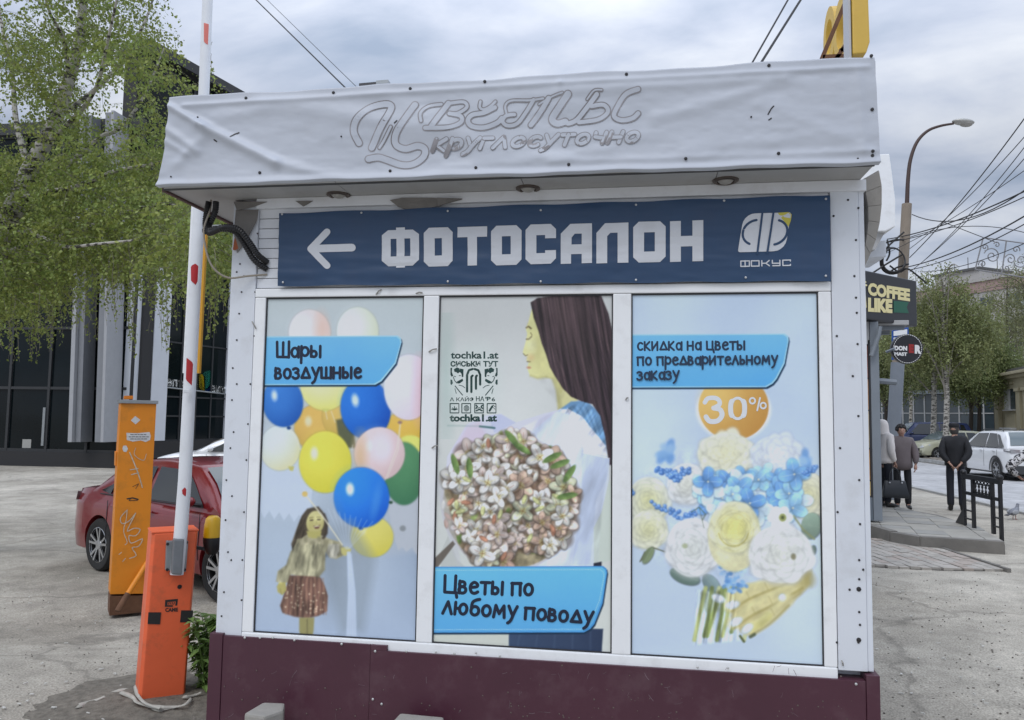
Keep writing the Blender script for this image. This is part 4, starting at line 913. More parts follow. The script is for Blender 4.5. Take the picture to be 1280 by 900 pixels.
FC = [(230, 214, 206), (214, 186, 166), (192, 156, 132), (236, 234, 226), (216, 220, 190), (204, 172, 154), (242, 240, 234), (176, 138, 116)]; GC = [(96, 122, 66), (122, 146, 88), (70, 92, 54), (150, 168, 104)]
def inc(r_=80):
    while True:
        a, b = rs.uniform(-r_, r_), rs.uniform(-r_, r_)
        if a*a+b*b < r_*r_: return 637+a, 628+b
for i in range(70):
    a, b = inc(); an = rs.rand()*6.3; cv.ell(a, b, 3.2+rs.rand()*2, 9+rs.rand()*6, GC[rs.randint(4)], an, 1.3); cv.line([(a-math.sin(an)*-8, b-math.cos(an)*8), (a, b)], .6, (60, 80, 44), .5)
for i in range(135):
    a, b = inc(80); base_ = FC[[0, 3, 3, 6, 4, 1, 5, 0, 3, 1, 6, 0][rs.randint(12)]]; n = 4+rs.randint(3); sz = 8.5+rs.rand()*7.5; a0 = rs.rand()*6.3
    if i % 6 == 4: an = rs.rand()*6.3; cv.ell(a, b, 3+rs.rand()*2, 10+rs.rand()*5, GC[rs.randint(4)], an, 1.3)
    cv.ell(a, b+1.5, sz*1.25, sz*1.1, (84, 66, 50), 0, 5, .55)
    for k_ in range(n):
        th = a0+k_*6.283/n+rs.rand()*.3; c_ = np.array(base_)*(.78+.30*rs.rand()); c_ = tuple(np.clip(c_, 0, 250))
        x_, y_ = a+math.cos(th)*sz*.62, b+math.sin(th)*sz*.62
        cv.ell(x_, y_+.5, sz*.70, sz*.44, tuple(v*.58 for v in c_), th, 1.6, .85); cv.ell(x_, y_-.5, sz*.62, sz*.37, tuple(v*.84 for v in c_), th, 1.2, 1, c_, (1, 0)); cv.ell(x_+math.cos(th)*sz*.2, y_+math.sin(th)*sz*.2-.6, sz*.25, sz*.18, tuple(min(250, v*1.1) for v in c_), th, 2, .6)
        cv.line([(a, b), (x_+math.cos(th)*sz*.2, y_+math.sin(th)*sz*.2)], .7, (150, 96, 82) if k_ % 2 else (196, 190, 110), .5)
    cv.ell(a, b, sz*.32, sz*.26, (196, 190, 120), a0, 3, .6)
    for k_ in range(4): cv.line([(a, b), (a+math.cos(a0+k_*1.4)*sz*.34, b+math.sin(a0+k_*1.4)*sz*.34)], .6, (130, 92, 60), .75)
for i in range(34):
    a, b = inc(84); an = rs.rand()*6.3; c_ = [(176, 128, 104), (232, 228, 214), (206, 208, 150)][i % 3]
    cv.ell(a, b, 2.8, 6.2, tuple(v*.75 for v in c_), an, 1.4); cv.ell(a-.5, b-.5, 2.1, 5.4, c_, an, 1.2)
for a, b, an in ((569, 580, -.3), (587, 585, -.1), (700, 580, 1.2), (690, 572, 1.1), (652, 560, -1.0), (712, 592, .6), (709, 620, 1.4), (640, 548, -.7)):
    cv.ell(a, b, 4, 13, (84, 112, 62), an, 1.2, 1, (130, 156, 90), (1, 0))
cv.tex([(637+84*math.cos(a_*.4), 628+84*math.sin(a_*.4)) for a_ in range(16)], .22, 7, 7, 0, 5, 2)
cv.poly([(551, 690), (560, 670), (572, 700), (590, 716), (551, 716)], (186, 190, 186), 1.5)
cv.ell(560, 650, 5, 60, (188, 190, 196), -.25, 2.5, .55); cv.poly([(541, 700), (566, 676), (569, 680), (545, 712)], (96, 88, 80), 1.5, .9)
cv.poly([(538, 785), (636, 790), (636, 812), (538, 806)], (200, 204, 194), 1.2); cv.poly([(636, 786), (754, 786), (752, 818), (636, 812)], (58, 76, 104), 1.5, grad=(640, 0, 755, 0, (44, 58, 84)))
for i in range(5): cv.line([(650+i*22, 790), (646+i*23, 815)], 1.5, (84, 104, 132), .35, 3)
cv.soft(1)
band(cv, 541, 759, 743, 708.5, 791, (104, 184, 222), (92, 168, 222), stitch=True)
# green spray blots of the stencil
cv.ell(558, 470, 6, 60, (120, 160, 150), 0, 18, .35); cv.line([(600, 533), (618, 535)], 2.4, (40, 84, 84), .8, 2); cv.line([(560, 532), (615, 533)], 1.2, (90, 130, 124), .35, 3)
cv.ell(592, 478, 34, 50, (200, 214, 208), 0, 20, .35)
grain(cv)
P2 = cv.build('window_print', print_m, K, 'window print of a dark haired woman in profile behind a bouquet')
mb = MB(); lay = stroke_text(mb, 'Цветы по', (553.5, 741), (668, 744.5), 15.5, fn, w=.26, slant=.02)
stroke_text(mb, 'любому поводу', (551.5, 766.5), (742, 780), 15, fn, w=.26, slant=.02, lay=lay); mb.build('title_lettering', ink, P2)
# stencil
stn = mat('stencil_spray', (.014, .050, .045), .7, var=.5, vscale=14, dirt=((.22, .30, .27), 9, .55))
mb = MB(); s4 = lambda x, y: (550+x/8.567, 430+y/8.571)
def ft(t_, a, b, c, d, bold=.035): font_text(mb, t_, s4(a, c), s4(b, c), s4(a, d), fn, bold, lay=len(mb.v) % 7+2)
ft('tochka1.at', 115, 625, 80, 158, .03); ft('СИСЬКИ', 112, 432, 182, 243, .05); ft('ТУТ', 462, 622, 182, 243, .04)
ft('А КАЙФ', 105, 366, 560, 616, .012); ft('НА', 385, 475, 560, 614, .02); ft("'В", 485, 545, 566, 614, .05); ft('6', 553, 590, 572, 614, .02); ft('tochka1.at', 102, 610, 752, 832, .045)
lay = [9]
def st(pts, w_): ribbon(mb, [s4(x, y) for x, y in pts], w_/8.567, fn, lay, caps=3)
st([(290, 510), (290, 330), (310, 280), (350, 268)], 24); st([(370, 268), (410, 282), (430, 330), (430, 435)], 24); st([(336, 515), (336, 350), (350, 338)], 24); st([(385, 480), (385, 350), (395, 338)], 24)
for sg, ox in ((1, 112), (-1, 617)):
    m_ = lambda pts: [(ox+sg*x, y) for x, y in pts]
    for pts in ([(0, 258), (18, 255), (14, 300), (30, 340), (12, 350), (0, 330)], [(36, 270), (70, 250), (96, 262), (100, 300), (80, 316), (60, 300), (44, 300)], [(100, 262), (140, 270), (138, 352), (122, 356), (118, 320), (98, 296)], [(0, 380), (18, 385), (26, 420), (10, 440), (0, 430)], [(64, 405), (130, 370), (136, 395), (100, 422), (80, 424)]):
        mb.add([fn(*s4(*p), 5) for p in m_(pts)], [tuple(range(len(pts)))])
    st(m_([(30, 352), (44, 392), (70, 420)]), 8); st(m_([(50, 450), (90, 500), (130, 548)]), 10); st(m_([(90, 440), (130, 450), (155, 470)]), 7); st(m_([(48, 478), (62, 530)]), 7); st(m_([(40, 345), (54, 350)]), 7); st(m_([(92, 340), (108, 338)]), 7)
for x in (108, 234, 372, 505):
    st([(x, 638), (x+92, 638)], 10); st([(x, 738), (x+92, 738)], 10); st([(x, 640), (x, 736)], 10); st([(x+94, 640), (x+94, 736)], 8)
for a in (-70, -40, 0, 40, 70): st([(155, 708), (155+34*math.sin(R(a)), 708-40*math.cos(R(a))*(1 if a == 0 else .8))], 8)
st([(s_[0]*1+283, s_[1]+688) for s_ in [(26*math.cos(R(i*30)), 30*math.sin(R(i*30))) for i in range(13)]], 6); st([(272, 670), (272, 706)], 6); st([(284, 666), (284, 710)], 6); st([(296, 670), (296, 706)], 6)
st([(386, 655), (400, 670), (386, 690)], 14); st([(455, 655), (440, 670), (455, 690)], 14); st([(388, 715), (420, 700), (452, 715)], 14); st([(404, 690), (420, 680), (438, 690)], 6)
st([(530, 715), (545, 690), (560, 670)], 20); st([(548, 668), (570, 655), (590, 672)], 6); st([(572, 680), (590, 700)], 5)
mb.build('stencil_graffiti', stn, P2)

# --- right picture: hand with a white and blue bouquet
cv = Canvas(M2[1], .852, .674, 2.3595, NU, NV)
t = np.clip((cv.py-365)/460, 0, 1)[..., None]; cv.c[:] = np.array((186, 203, 222))/255*(1-t)+np.array((188, 204, 223))/255*t
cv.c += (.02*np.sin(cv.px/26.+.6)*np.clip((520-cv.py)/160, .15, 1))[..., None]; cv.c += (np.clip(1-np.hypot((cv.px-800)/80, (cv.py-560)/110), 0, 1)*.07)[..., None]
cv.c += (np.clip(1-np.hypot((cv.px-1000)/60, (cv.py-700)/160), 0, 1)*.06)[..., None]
z6 = lambda x, y: (780+x/3.6, 590+y/3.6)
cv.ell(917, 512.5, 48.5, 40.5, (200, 212, 228), 0, 1.2); cv.ell(917, 512, 46, 38, (232, 238, 246), 0, 1); cv.ell(917, 509, 44, 41, (222, 186, 110), 0, 1.2, 1, (184, 134, 66), (.75, .5)); cv.ell(900, 500, 22, 20, (226, 196, 118), 0, 24, .5)
def rose(cx, cy, rx, ry, c1, c2, core, n=7, k_=0):
    cv.ell(cx, cy+2, rx+1.5, ry+1.5, tuple(v*.78 for v in c1), 0, 6, .45)
    cv.ell(cx, cy, rx, ry, c1, 0, 2, 1, c2, (.3, .9))
    for i in range(n*5):
        th = i*2.4+rs.rand()*.5; f_ = 1-(i/(n*5.))*.92; rr_ = f_
        x_, y_ = cx+math.cos(th)*rx*rr_*.52, cy+math.sin(th)*ry*rr_*.52
        t_ = 1-f_; col = np.array(c1)*(1-t_)+np.array(core)*t_; sz = .5*f_+.12
        cv.ell(x_+math.cos(th)*1.2, y_+math.sin(th)*1.2+.6, rx*sz, ry*sz*.84, tuple(col*.74), th, 3.4, .42); cv.ell(x_, y_, rx*sz*.96, ry*sz*.78, tuple(col*.90), th, 2.6, .8, tuple(np.clip(col*1.02, 0, 248)), (1, 0))
rose(*z6(110, 130), 26, 30, (222, 226, 214), (206, 210, 176), (222, 222, 170)); rose(*z6(110, 260), 24, 24, (228, 230, 212), (204, 206, 168), (224, 224, 176)); rose(908, 567, 36, 26, (230, 232, 218), (212, 214, 182), (236, 234, 196))
rose(858, 605, 24, 26, (226, 230, 232), (206, 214, 220), (230, 232, 220)); rose(972, 570, 34, 26, (214, 224, 236), (200, 212, 226), (226, 232, 240)); rose(1010, 620, 24, 30, (228, 228, 208), (208, 206, 176), (222, 220, 176))
for (hx_, hy_, hr_) in ((834, 566, 13), (1008, 580, 15)):
    for i in range(14): th = rs.rand()*6.3; q_ = rs.rand()*hr_; cv.ell(hx_+q_*math.cos(th), hy_+q_*math.sin(th), 6, 4.5, [(130, 172, 216), (156, 190, 226), (104, 150, 204)][i % 3], th, 4, .8)
BC = [(136, 180, 222), (156, 194, 230), (110, 156, 208), (182, 208, 232), (96, 142, 196)]
for i in range(48):
    a = 880+rs.rand()*118; b = 588+rs.rand()*54+max(0, (a-960))*.12; an = rs.rand()*6.3; c_ = BC[rs.randint(5)]; z_ = 11+rs.rand()*8
    for k_ in range(4):
        th = an+k_*1.571; x_, y_ = a+math.cos(th)*z_*.55, b+math.sin(th)*z_*.55
        cv.ell(x_, y_+.8, z_*.62, z_*.46, tuple(v*.62 for v in c_), th, 2.4, .6); cv.ell(x_, y_, z_*.58, z_*.42, tuple(v*.9 for v in c_), th, 1.6, 1, tuple(min(250, v*1.2+14) for v in c_), (1, 0)); cv.line([(a, b), (x_+math.cos(th)*z_*.4, y_+math.sin(th)*z_*.4)], .5, (206, 224, 242), .7)
    cv.ell(a, b, 1.2, 1.2, (226, 222, 190), 0, 1)
for pth in (((818, 630), (838, 638), (858, 648), (868, 641)), ((820, 585), (832, 590), (848, 600)), ((838, 592), (850, 594), (860, 585)), ((1006, 590), (1020, 586)), ((783, 618), (790, 612))):
    for i in range(len(pth)-1):
        for k_ in range(14):
            t_ = k_/14.; a = pth[i][0]+(pth[i+1][0]-pth[i][0])*t_+rs.uniform(-4, 4); b = pth[i][1]+(pth[i+1][1]-pth[i][1])*t_+rs.uniform(-4, 4)
            cv.ell(a+.4, b+.6, 2.6, 2.4, (54, 92, 150), 0, 1, .8); cv.ell(a, b, 2.2, 2.1, (112, 158, 216) if k_ % 2 else (86, 132, 198), 0, 1); cv.ell(a-.6, b-.6, .7, .7, (190, 214, 240), 0, .9)
def leaf(cx, cy, rx, ry, an, c_=(96, 116, 108)):
    cv.ell(cx+.6, cy+.8, rx, ry, tuple(v*.6 for v in c_), an, 1.6, .7); cv.ell(cx, cy, rx*.95, ry*.95, c_, an, 1.2, 1, tuple(v*1.3 for v in c_), (0, -1)); cv.line([(cx-math.cos(an)*rx*.9, cy-math.sin(an)*rx*.9), (cx+math.cos(an)*rx*.9, cy+math.sin(an)*rx*.9)], .6, (150, 166, 150), .7)
cv.line([(806, 690), (800, 702), (815, 684), (832, 690)], 1.4, (92, 96, 76)); leaf(810, 694, 12, 5.5, 2.1, (104, 116, 88)); leaf(856, 720, 20, 10, .35); leaf(889, 730, 15, 9, .9, (112, 130, 132)); leaf(1014, 657, 13, 17, .2, (116, 134, 120)); leaf(1016, 688, 4, 7, .2, (80, 96, 90)); cv.line([(992, 645), (1004, 662), (1018, 674)], 2.4, (138, 144, 104), .9)
# stems and hand
for i, (a, b) in enumerate(((876, 868), (884, 880), (893, 886), (901, 896), (908, 903), (914, 914), (921, 930), (898, 884))):
    cv.line([(a+6, 735), (b+6, 770), (b, 800-i % 3*5)], 5.2, [(176, 184, 120), (110, 122, 74), (196, 202, 150), (132, 146, 86)][i % 4], .95, 2.2)
cv.poly([(874, 740), (915, 740), (917, 765), (880, 765)], (120, 130, 90), 5, .5)
sk = (208, 200, 150); sk2 = (174, 162, 112)
cv.poly([(1010, 712), (1002, 706), (985, 716), (955, 727), (930, 730), (908, 742), (912, 760), (915, 770), (925, 790), (940, 795), (950, 785), (975, 765), (1000, 745), (1012, 730)], sk, 5, 1, (930, 720, 980, 780, sk2))
for pth in (((1005, 716), (970, 728), (935, 742), (914, 757)), ((1002, 728), (968, 748), (940, 762), (917, 778)), ((985, 750), (962, 772), (940, 786))):
    cv.line(smooth_path(pth, 4), 16, sk, .9, 7); cv.line(smooth_path([(x+1, y+7) for x, y in pth], 4), 2.2, (150, 138, 78), .75, 3.5)
cv.line([(960, 770), (950, 780), (936, 786)], 11, (200, 194, 128), .9, 4)
for a, b, an in ((916, 756, -.25), (920, 777, -.5), (934, 786, -.7), (898, 748, .4), (978, 747, .7)): cv.ell(a, b, 9 if a < 970 else 5, 5.4, (188, 200, 206), an, 2, .9); cv.ell(a, b-.6, 6.5 if a < 970 else 3.5, 3.4, (226, 234, 244), an, 2)
cv.ell(1011, 722, 8, 12, (160, 150, 96), -.5, 7, .6); cv.line([(925, 795), (930, 802)], 3, (86, 96, 60)); cv.line([(938, 796), (943, 793)], 4, (74, 84, 60), .9, 2)
for pth, w_ in ((((1004, 713), (968, 725), (934, 738), (918, 752)), 5), (((1001, 725), (966, 744), (940, 758), (922, 773)), 5), (((984, 747), (962, 768), (942, 781)), 4.5)):
    cv.line(smooth_path([(x, y-3) for x, y in pth], 4), w_, (226, 222, 168), .55, 7)
for a, b in ((958, 733), (963, 750), (966, 765), (935, 744), (942, 763)): cv.line([(a-2, b-4), (a+2, b+4)], 1, (158, 148, 92), .5, 2.5)
cv.poly([(1002, 706), (1014, 712), (1014, 732), (1000, 742), (994, 722)], (150, 140, 88), 10, .55)
cv.tex([(1010, 712), (955, 727), (908, 742), (912, 770), (940, 795), (975, 765), (1012, 730)], .07, 12, 9, -.6, 7, 4)
cv.tex([(870, 738), (917, 738), (925, 800), (868, 806)], .35, 3, 30, .12, 3, 4)
for i in range(60):
    a = 897+rs.rand()*36; b = 706+rs.rand()*34; cv.ell(a, b, 3, 2.4, BC[rs.randint(5)], rs.rand()*6, 1.6, .85)
# front blooms
rose(901, 662, 0.1, .1, (230, 230, 206), (230, 230, 206), (230, 230, 206), 1)
cx, cy = z6(310, 340); rose(cx, cy, 33, 37, (234, 236, 238), (212, 216, 214), (226, 230, 224), 6)
def rings(cx, cy, rx, ry, ox, oy, n, c_):
    for i in range(n, 0, -1):
        f_ = i/n; x_, y_ = cx+ox*(1-f_), cy+oy*(1-f_); ph = rs.rand()*6.3
        pts = [(x_+rx*f_*math.cos(ph+k_*.35)*(1+.03*math.sin(k_*3+i)), y_+ry*f_*math.sin(ph+k_*.35)*(1+.03*math.cos(k_*2+i))) for k_ in range(14)]
        cv.line(pts, .8, c_, .34, 1.8)
rings(cx, cy, 31, 35, -10, -2, 9, (176, 184, 184)); cv.ell(cx-10, cy-2, 3.4, 3, (160, 170, 130), 0, 2, .8)
cx, cy = 918, 667; cv.ell(cx, cy+4, 33, 44, (226, 226, 196), 0, 2.5, 1, (214, 210, 168), (0, 1)); rose(cx, cy-8, 31, 32, (232, 232, 200), (214, 212, 160), (222, 216, 128), 5)
rings(cx, cy-4, 24, 25, 2, 1, 7, (168, 158, 84)); cv.ell(cx+1, cy-6, 12, 13, (226, 224, 146), 0, 8, .6); cv.line(el(cx-1, cy-4, 19, 20, 10, 170), 1.6, (170, 162, 92), .8)
cx, cy = z6(705, 370); rose(cx, cy, 40, 36, (236, 238, 238), (214, 216, 206), (230, 232, 222), 6); rings(cx, cy, 38, 34, 16, 2, 12, (176, 182, 180)); cv.ell(cx+16, cy+3, 3.2, 4, (120, 116, 90), 0, 2, .9)
cx, cy = z6(703, 205); 
for k_ in range(6): cv.ell(cx+9*math.cos(k_*1.05), cy+8*math.sin(k_*1.05), 7.5, 6.5, (226, 230, 226), k_*1.05, 1.5)
cv.ell(cx+3, cy, 4.6, 5, (150, 156, 96), 0, 1.4); cv.ell(cx+3, cy, 2, 2.2, (84, 92, 60), 0, 1.4)
cv.line([(864, 640), (874, 634), (882, 643), (878, 650)], 1, (70, 86, 60), .8); cv.line([(874, 634), (880, 660)], .9, (86, 96, 76), .7)
cv.soft(2)
cv.tex([(800, 590), (860, 560), (1000, 560), (1018, 600), (1010, 690), (960, 725), (850, 722), (800, 680)], .08, 10, 10, 0, 9, 18)
band(cv, 790, 986, 971, 418, 484.5)
grain(cv)
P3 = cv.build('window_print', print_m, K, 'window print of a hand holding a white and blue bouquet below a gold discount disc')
mb = MB(); ink2 = mat('navy_ink_soft', (.014, .034, .075), .45)
lay = stroke_text(mb, 'скидка на цветы', (796, 438), (932.5, 437), 10.5, fn, w=.24); stroke_text(mb, 'по предварительному', (796, 456.5), (973, 455), 10.5, fn, w=.24, lay=lay); stroke_text(mb, 'заказу', (796, 475), (850, 474), 10.5, fn, w=.24, lay=lay)
mb.build('title_lettering', ink2, P3)
mb = MB(); wi = mat('print_white', (.74, .77, .80), .4); lay = [2]
for pth, w_ in (((881, 503), (885, 498), (894, 497.5), (899, 501), (899, 506), (892, 510)), 5.6), (((892, 510), (900, 512), (902.5, 519), (897, 526), (887, 526.5), (882.5, 521)), 6.2):
    ribbon(mb, smooth_path(pth, 4), w_, fn, lay)
ribbon(mb, el(922, 510.5, 9, 13), 3.6, fn, lay); ribbon(mb, el(915, 510.5, 1.8, 9, 90, 270), 6.2, fn, lay); ribbon(mb, el(929, 510.5, 1.8, 9, -90, 90), 6.2, fn, lay)
ribbon(mb, el(940.5, 501, 3.4, 3.6), 2.2, fn, lay); ribbon(mb, el(954, 507, 3.4, 3.6), 2.2, fn, lay); ribbon(mb, [(950, 497.5), (946.5, 513)], 2.2, fn, lay)
mb.build('discount_lettering', wi, P3)

# ------------------------------------------------------------------ small things by the kiosk's left side
# cables coming out of the soffit
T = thing('cable_conduit', 'thick black corrugated conduits looping from the soffit to the wall left of the blue banner', 'cable', FY(262, 256, 3.62))
def cable(pts, r, m, name, ys, corr=0):
    mb = MB(); P_ = [FY(a, b, y) for (a, b), y in zip(pts, ys)]
    sp = smooth_path([tuple(p) for p in P_], 14 if corr else 8); rr_ = [r*(1+(.16 if (i % 2) else -.06)*corr) for i in range(len(sp))]
    mb.tube(sp, rr_, 9); return mb.build(name, m, T, smooth=True)
cable([(261, 252), (259, 262), (257, 280), (262, 291), (280, 284), (298, 287), (312, 303), (322, 318), (334, 328)], .0145, black_rub, 'conduit', [3.6, 3.6, 3.6, 3.58, 3.55, 3.56, 3.6, 3.64, 3.70], 1)
cable([(270, 252), (269, 264), (262, 280), (257, 289), (272, 286), (293, 289), (306, 306), (318, 325), (334, 337)], .0145, black_rub, 'conduit', [3.6, 3.6, 3.62, 3.6, 3.575, 3.58, 3.62, 3.655, 3.70], 1)
T = thing('beige_cable', 'thin beige cable sagging below the black conduits into the wall', 'cable', FY(262, 262, 3.62))
cable([(264, 250), (262, 264), (255, 286), (257, 310), (266, 334), (285, 347), (310, 345), (334, 343)], .0052, mat('beige_cable', S(150, 142, 130), .6), 'cable', [3.62, 3.6, 3.58, 3.58, 3.6, 3.63, 3.665, 3.70])
# concrete blocks on the ground in front
def rough_block(pts_top, z0, z1, label):
    t = thing('concrete_block', label, 'block', (pts_top[0][0]+.1, pts_top[0][1]+.1, 0), group='concrete blocks before the plinth')
    bm = bmesh.new(); n = len(pts_top); mb = MB()
    top = [Vector((p[0], p[1], z1)) for p in pts_top]; bot = [Vector((p[0], p[1], z0)) for p in pts_top]
    mb.add(top+bot, [tuple(range(n)), tuple(range(2*n-1, n-1, -1))]+[(i, n+i, n+(i+1) % n, (i+1) % n) for i in range(n)])
    o = mb.build('block_body', concrete, t, bevel=.012)
    return t
c = FY(333, 886, 3.50)
rough_block([(c.x-.075, c.y-.07), (c.x+.035, c.y-.09), (c.x+.085, c.y+.0), (c.x+.05, c.y+.09), (c.x-.055, c.y+.08)], -.02, c.z, 'pale angular concrete block at the foot of the maroon plinth, left of the two')
c = FY(524, 899, 3.53)
rough_block([(c.x-.115, c.y-.09), (c.x+.12, c.y-.08), (c.x+.105, c.y+.05), (c.x-.108, c.y+.06)], -.02, c.z, 'low rough concrete block before the plinth, right of the two')

# ------------------------------------------------------------------ barrier
org = mat('barrier_orange', S(232, 104, 62), .45, var=.06, vscale=5, dirt=((.20, .09, .05), 6, .5), bump=.05, bscale=30)
blackm = mat('black_sticker', (.02, .02, .02), .5)
YB = 4.52
def plane_map(A_, turn):
    """upright plane through A_ facing the viewer, turned by an angle; returns map(px, py, off) (off > 0 goes behind the plane) and its axes"""
    n_ = Matrix.Rotation(turn, 3, 'Z') @ Vector((-A_.x, -A_.y, 0)).normalized(); x_ = Vector((-n_.y, n_.x, 0))
    if x_.x < 0: x_ = -x_
    def f_(a, b, off=0.):
        d = ray(a, b); P0 = A_-n_*off; t_ = (P0-Vector((0, 0, CAM_H))).dot(n_)/d.dot(n_); return Vector((0, 0, CAM_H))+d*t_
    return f_, x_, n_
_A = G(202, 876); BQ, BX, BN = plane_map(_A, R(7))
B = thing('barrier_cabinet', 'orange barrier cabinet with black squares and a grey arm clamp beside the kiosk', 'barrier', G(202, 876))
def bp(a, b, d=0): return BQ(a, b, d)
RB = Matrix.Rotation(math.atan2(BX.y, BX.x), 4, 'Z')   # the cabinet's own turn
mb = MB()
f = [bp(172.5, 873), bp(231, 881), bp(247.5, 670), bp(190, 667.5)]
fr = [f[0]+BX*.018, f[1]-BX*.012, f[2]-BX*.012, f[3]+BX*.018]
md = [p-BN*.022 for p in f]; bk = [p-BN*.22 for p in f]
for p in fr+md+bk:
    if p.z < .3: p.z = -.02
zt = max(f[2].z, f[3].z)
for q in (fr, md, bk): q[2].z = zt; q[3].z = zt
mb.add(fr+md+bk, [(0, 1, 2, 3), (0, 4, 5, 1), (1, 5, 6, 2), (2, 6, 7, 3), (3, 7, 4, 0), (4, 8, 9, 5), (5, 9, 10, 6), (6, 10, 11, 7), (7, 11, 8, 4), (8, 11, 10, 9)])
mb.build('cabinet', org, B, bevel=.006)
mb = MB(); q = [f[3]-BX*.004-BN*.001, f[2]+BX*.004-BN*.001, f[2]+BX*.004-BN*.224, f[3]-BX*.004-BN*.224]; mb.add([(v.x, v.y, zt+.0005) for v in q]+[(v.x, v.y, zt+.013) for v in q], [(0, 1, 2, 3), (7, 6, 5, 4), (0, 4, 5, 1), (1, 5, 6, 2), (2, 6, 7, 3), (3, 7, 4, 0)]); mb.build('cabinet_lid', org, B, bevel=.005)
def sq(pts, y, m, name, lab=None, par=None, d=.003):
    mb = MB(); n = len(pts); a_ = [BQ(a, b, y) for a, b in pts]
    mb.add(a_+[p-BN*d for p in a_], [tuple(range(n)), tuple(range(2*n-1, n-1, -1))]+[(i, n+i, n+(i+1) % n, (i+1) % n) for i in range(n)])
    o = mb.build(name, m, par or B)
    if lab: o['label'] = lab
    return o
sq([(185.5, 765.5), (201.5, 765.5), (200, 780.5), (184.5, 780)], -.0035, blackm, 'black_square'); sq([(226.5, 763), (241.5, 763), (240.5, 777.5), (225, 778)], -.0035, blackm, 'black_square')
mb = MB(); z_a, z_b = bp(183, 781).z, bp(183, 765).z; q = bp(184.5, 773); q = q-BX*.003
mb.add([tuple(q-BN*.03+Vector((0, 0, z_a-q.z))), tuple(q-BN*.12+Vector((0, 0, z_a-q.z))), tuple(q-BN*.12+Vector((0, 0, z_b-q.z))), tuple(q-BN*.03+Vector((0, 0, z_b-q.z)))], [(0, 1, 2, 3)]); mb.build('black_square', blackm, B)
# maker's mark: small gate emblem and word
mb = MB(); fb = lambda a, b, l=0: BQ(a, b, -.0015-.0002*l)
vs_, fs_ = block(None, [(206.5, 750), (222.5, 748.5), (221.5, 757), (219, 757), (219.6, 751.8), (209.5, 752.5), (209.2, 756.5), (216, 756.5), (216, 758.5), (206, 758.5)]); mb.add([fb(a, b, 1) for a, b in vs_], fs_)
for i in range(4): ribbon(mb, [(210.5+i*2.2, 755.5), (211.5+i*2.2, 753)], .9, fb, [1])
font_text(mb, 'CAME', (206.5, 760), (222.5, 759.5), (206.5, 765), fb, .05, lay=2); mb.build('maker_mark', blackm, B)
mb = MB(); mb.lathe([(.014, 0), (.013, .004), (.0, .004)], Matrix.Translation(bp(224.5, 733.5, 0)) @ RB @ Matrix.Rotation(R(90), 4, 'X'), 14); o = mb.build('lock', mat('lock_dark', (.03, .03, .03), .4, metal=.5), B)
# clamp
y0 = YB-.075
mb = MB()
def qx(pts, ya, yb, m=0):
    n = len(pts); a_ = [BQ(a, b, ya) for a, b in pts]; b_ = [q-BN*(yb-ya) for q in a_]
    mb.add(a_+b_, [tuple(range(n)), tuple(range(2*n-1, n-1, -1))]+[(i, n+i, n+(i+1) % n, (i+1) % n) for i in range(n)], m)
qx([(208, 676), (235.5, 676), (232.5, 715), (206.5, 713)], -.03, -.001); mb.build('clamp_plate', steel, B, bevel=.004)
mb = MB(); qx([(217, 674), (230.5, 674), (227.5, 719), (214.5, 718)], -.085, -.031); mb.build('clamp_cover', mat('clamp_grey', (.22, .235, .25), .5, metal=.4, var=.12, vscale=15), B, bevel=.008)
for a, b in ((209.5, 680), (233, 678), (209, 712), (230.5, 712)):
    mb = MB(); mb.lathe([(.010, 0), (.009, .012), (.0005, .012)], Matrix.Translation(bp(a, b, -.031)) @ RB @ Matrix.Rotation(R(90), 4, 'X'), 6); mb.build('bolt', screw_dark, B)
# arm
A = thing('boom_pole', 'raised white barrier arm with red stickers rising past the awning', 'barrier arm', BQ(222, 700, -.05))
boom_m = mat('boom_white', (.72, .74, .77), .35, var=.04, dirt=((.45, .43, .40), 5, .3), spec=.5)
yb_ = YB-.056
bpts = [(220.8, 718, 9.2), (226, 665, 9.2), (231, 600, 9.0), (236, 500, 8.6), (241.5, 400, 8.2), (247, 300, 7.8), (251.5, 200, 7.4), (255.5, 100, 7.0), (259.5, 0, 6.7), (264, -120, 6.3)]
P_ = []; rr = []
for a, b, hw in bpts:
    p = BQ(a, b, -.03); q = BQ(a+hw, b, -.03); P_.append(p); rr.append((q-p).length)
mb = MB(); mb.tube([tuple(p) for p in P_], rr, 20, flat=.78); mb.build('arm_tube', boom_m, A, smooth=True)
redm = mat('reflective_red', S(176, 38, 42), .35, var=.08, vscale=20); redf = mat('faded_red', S(214, 118, 106), .4)
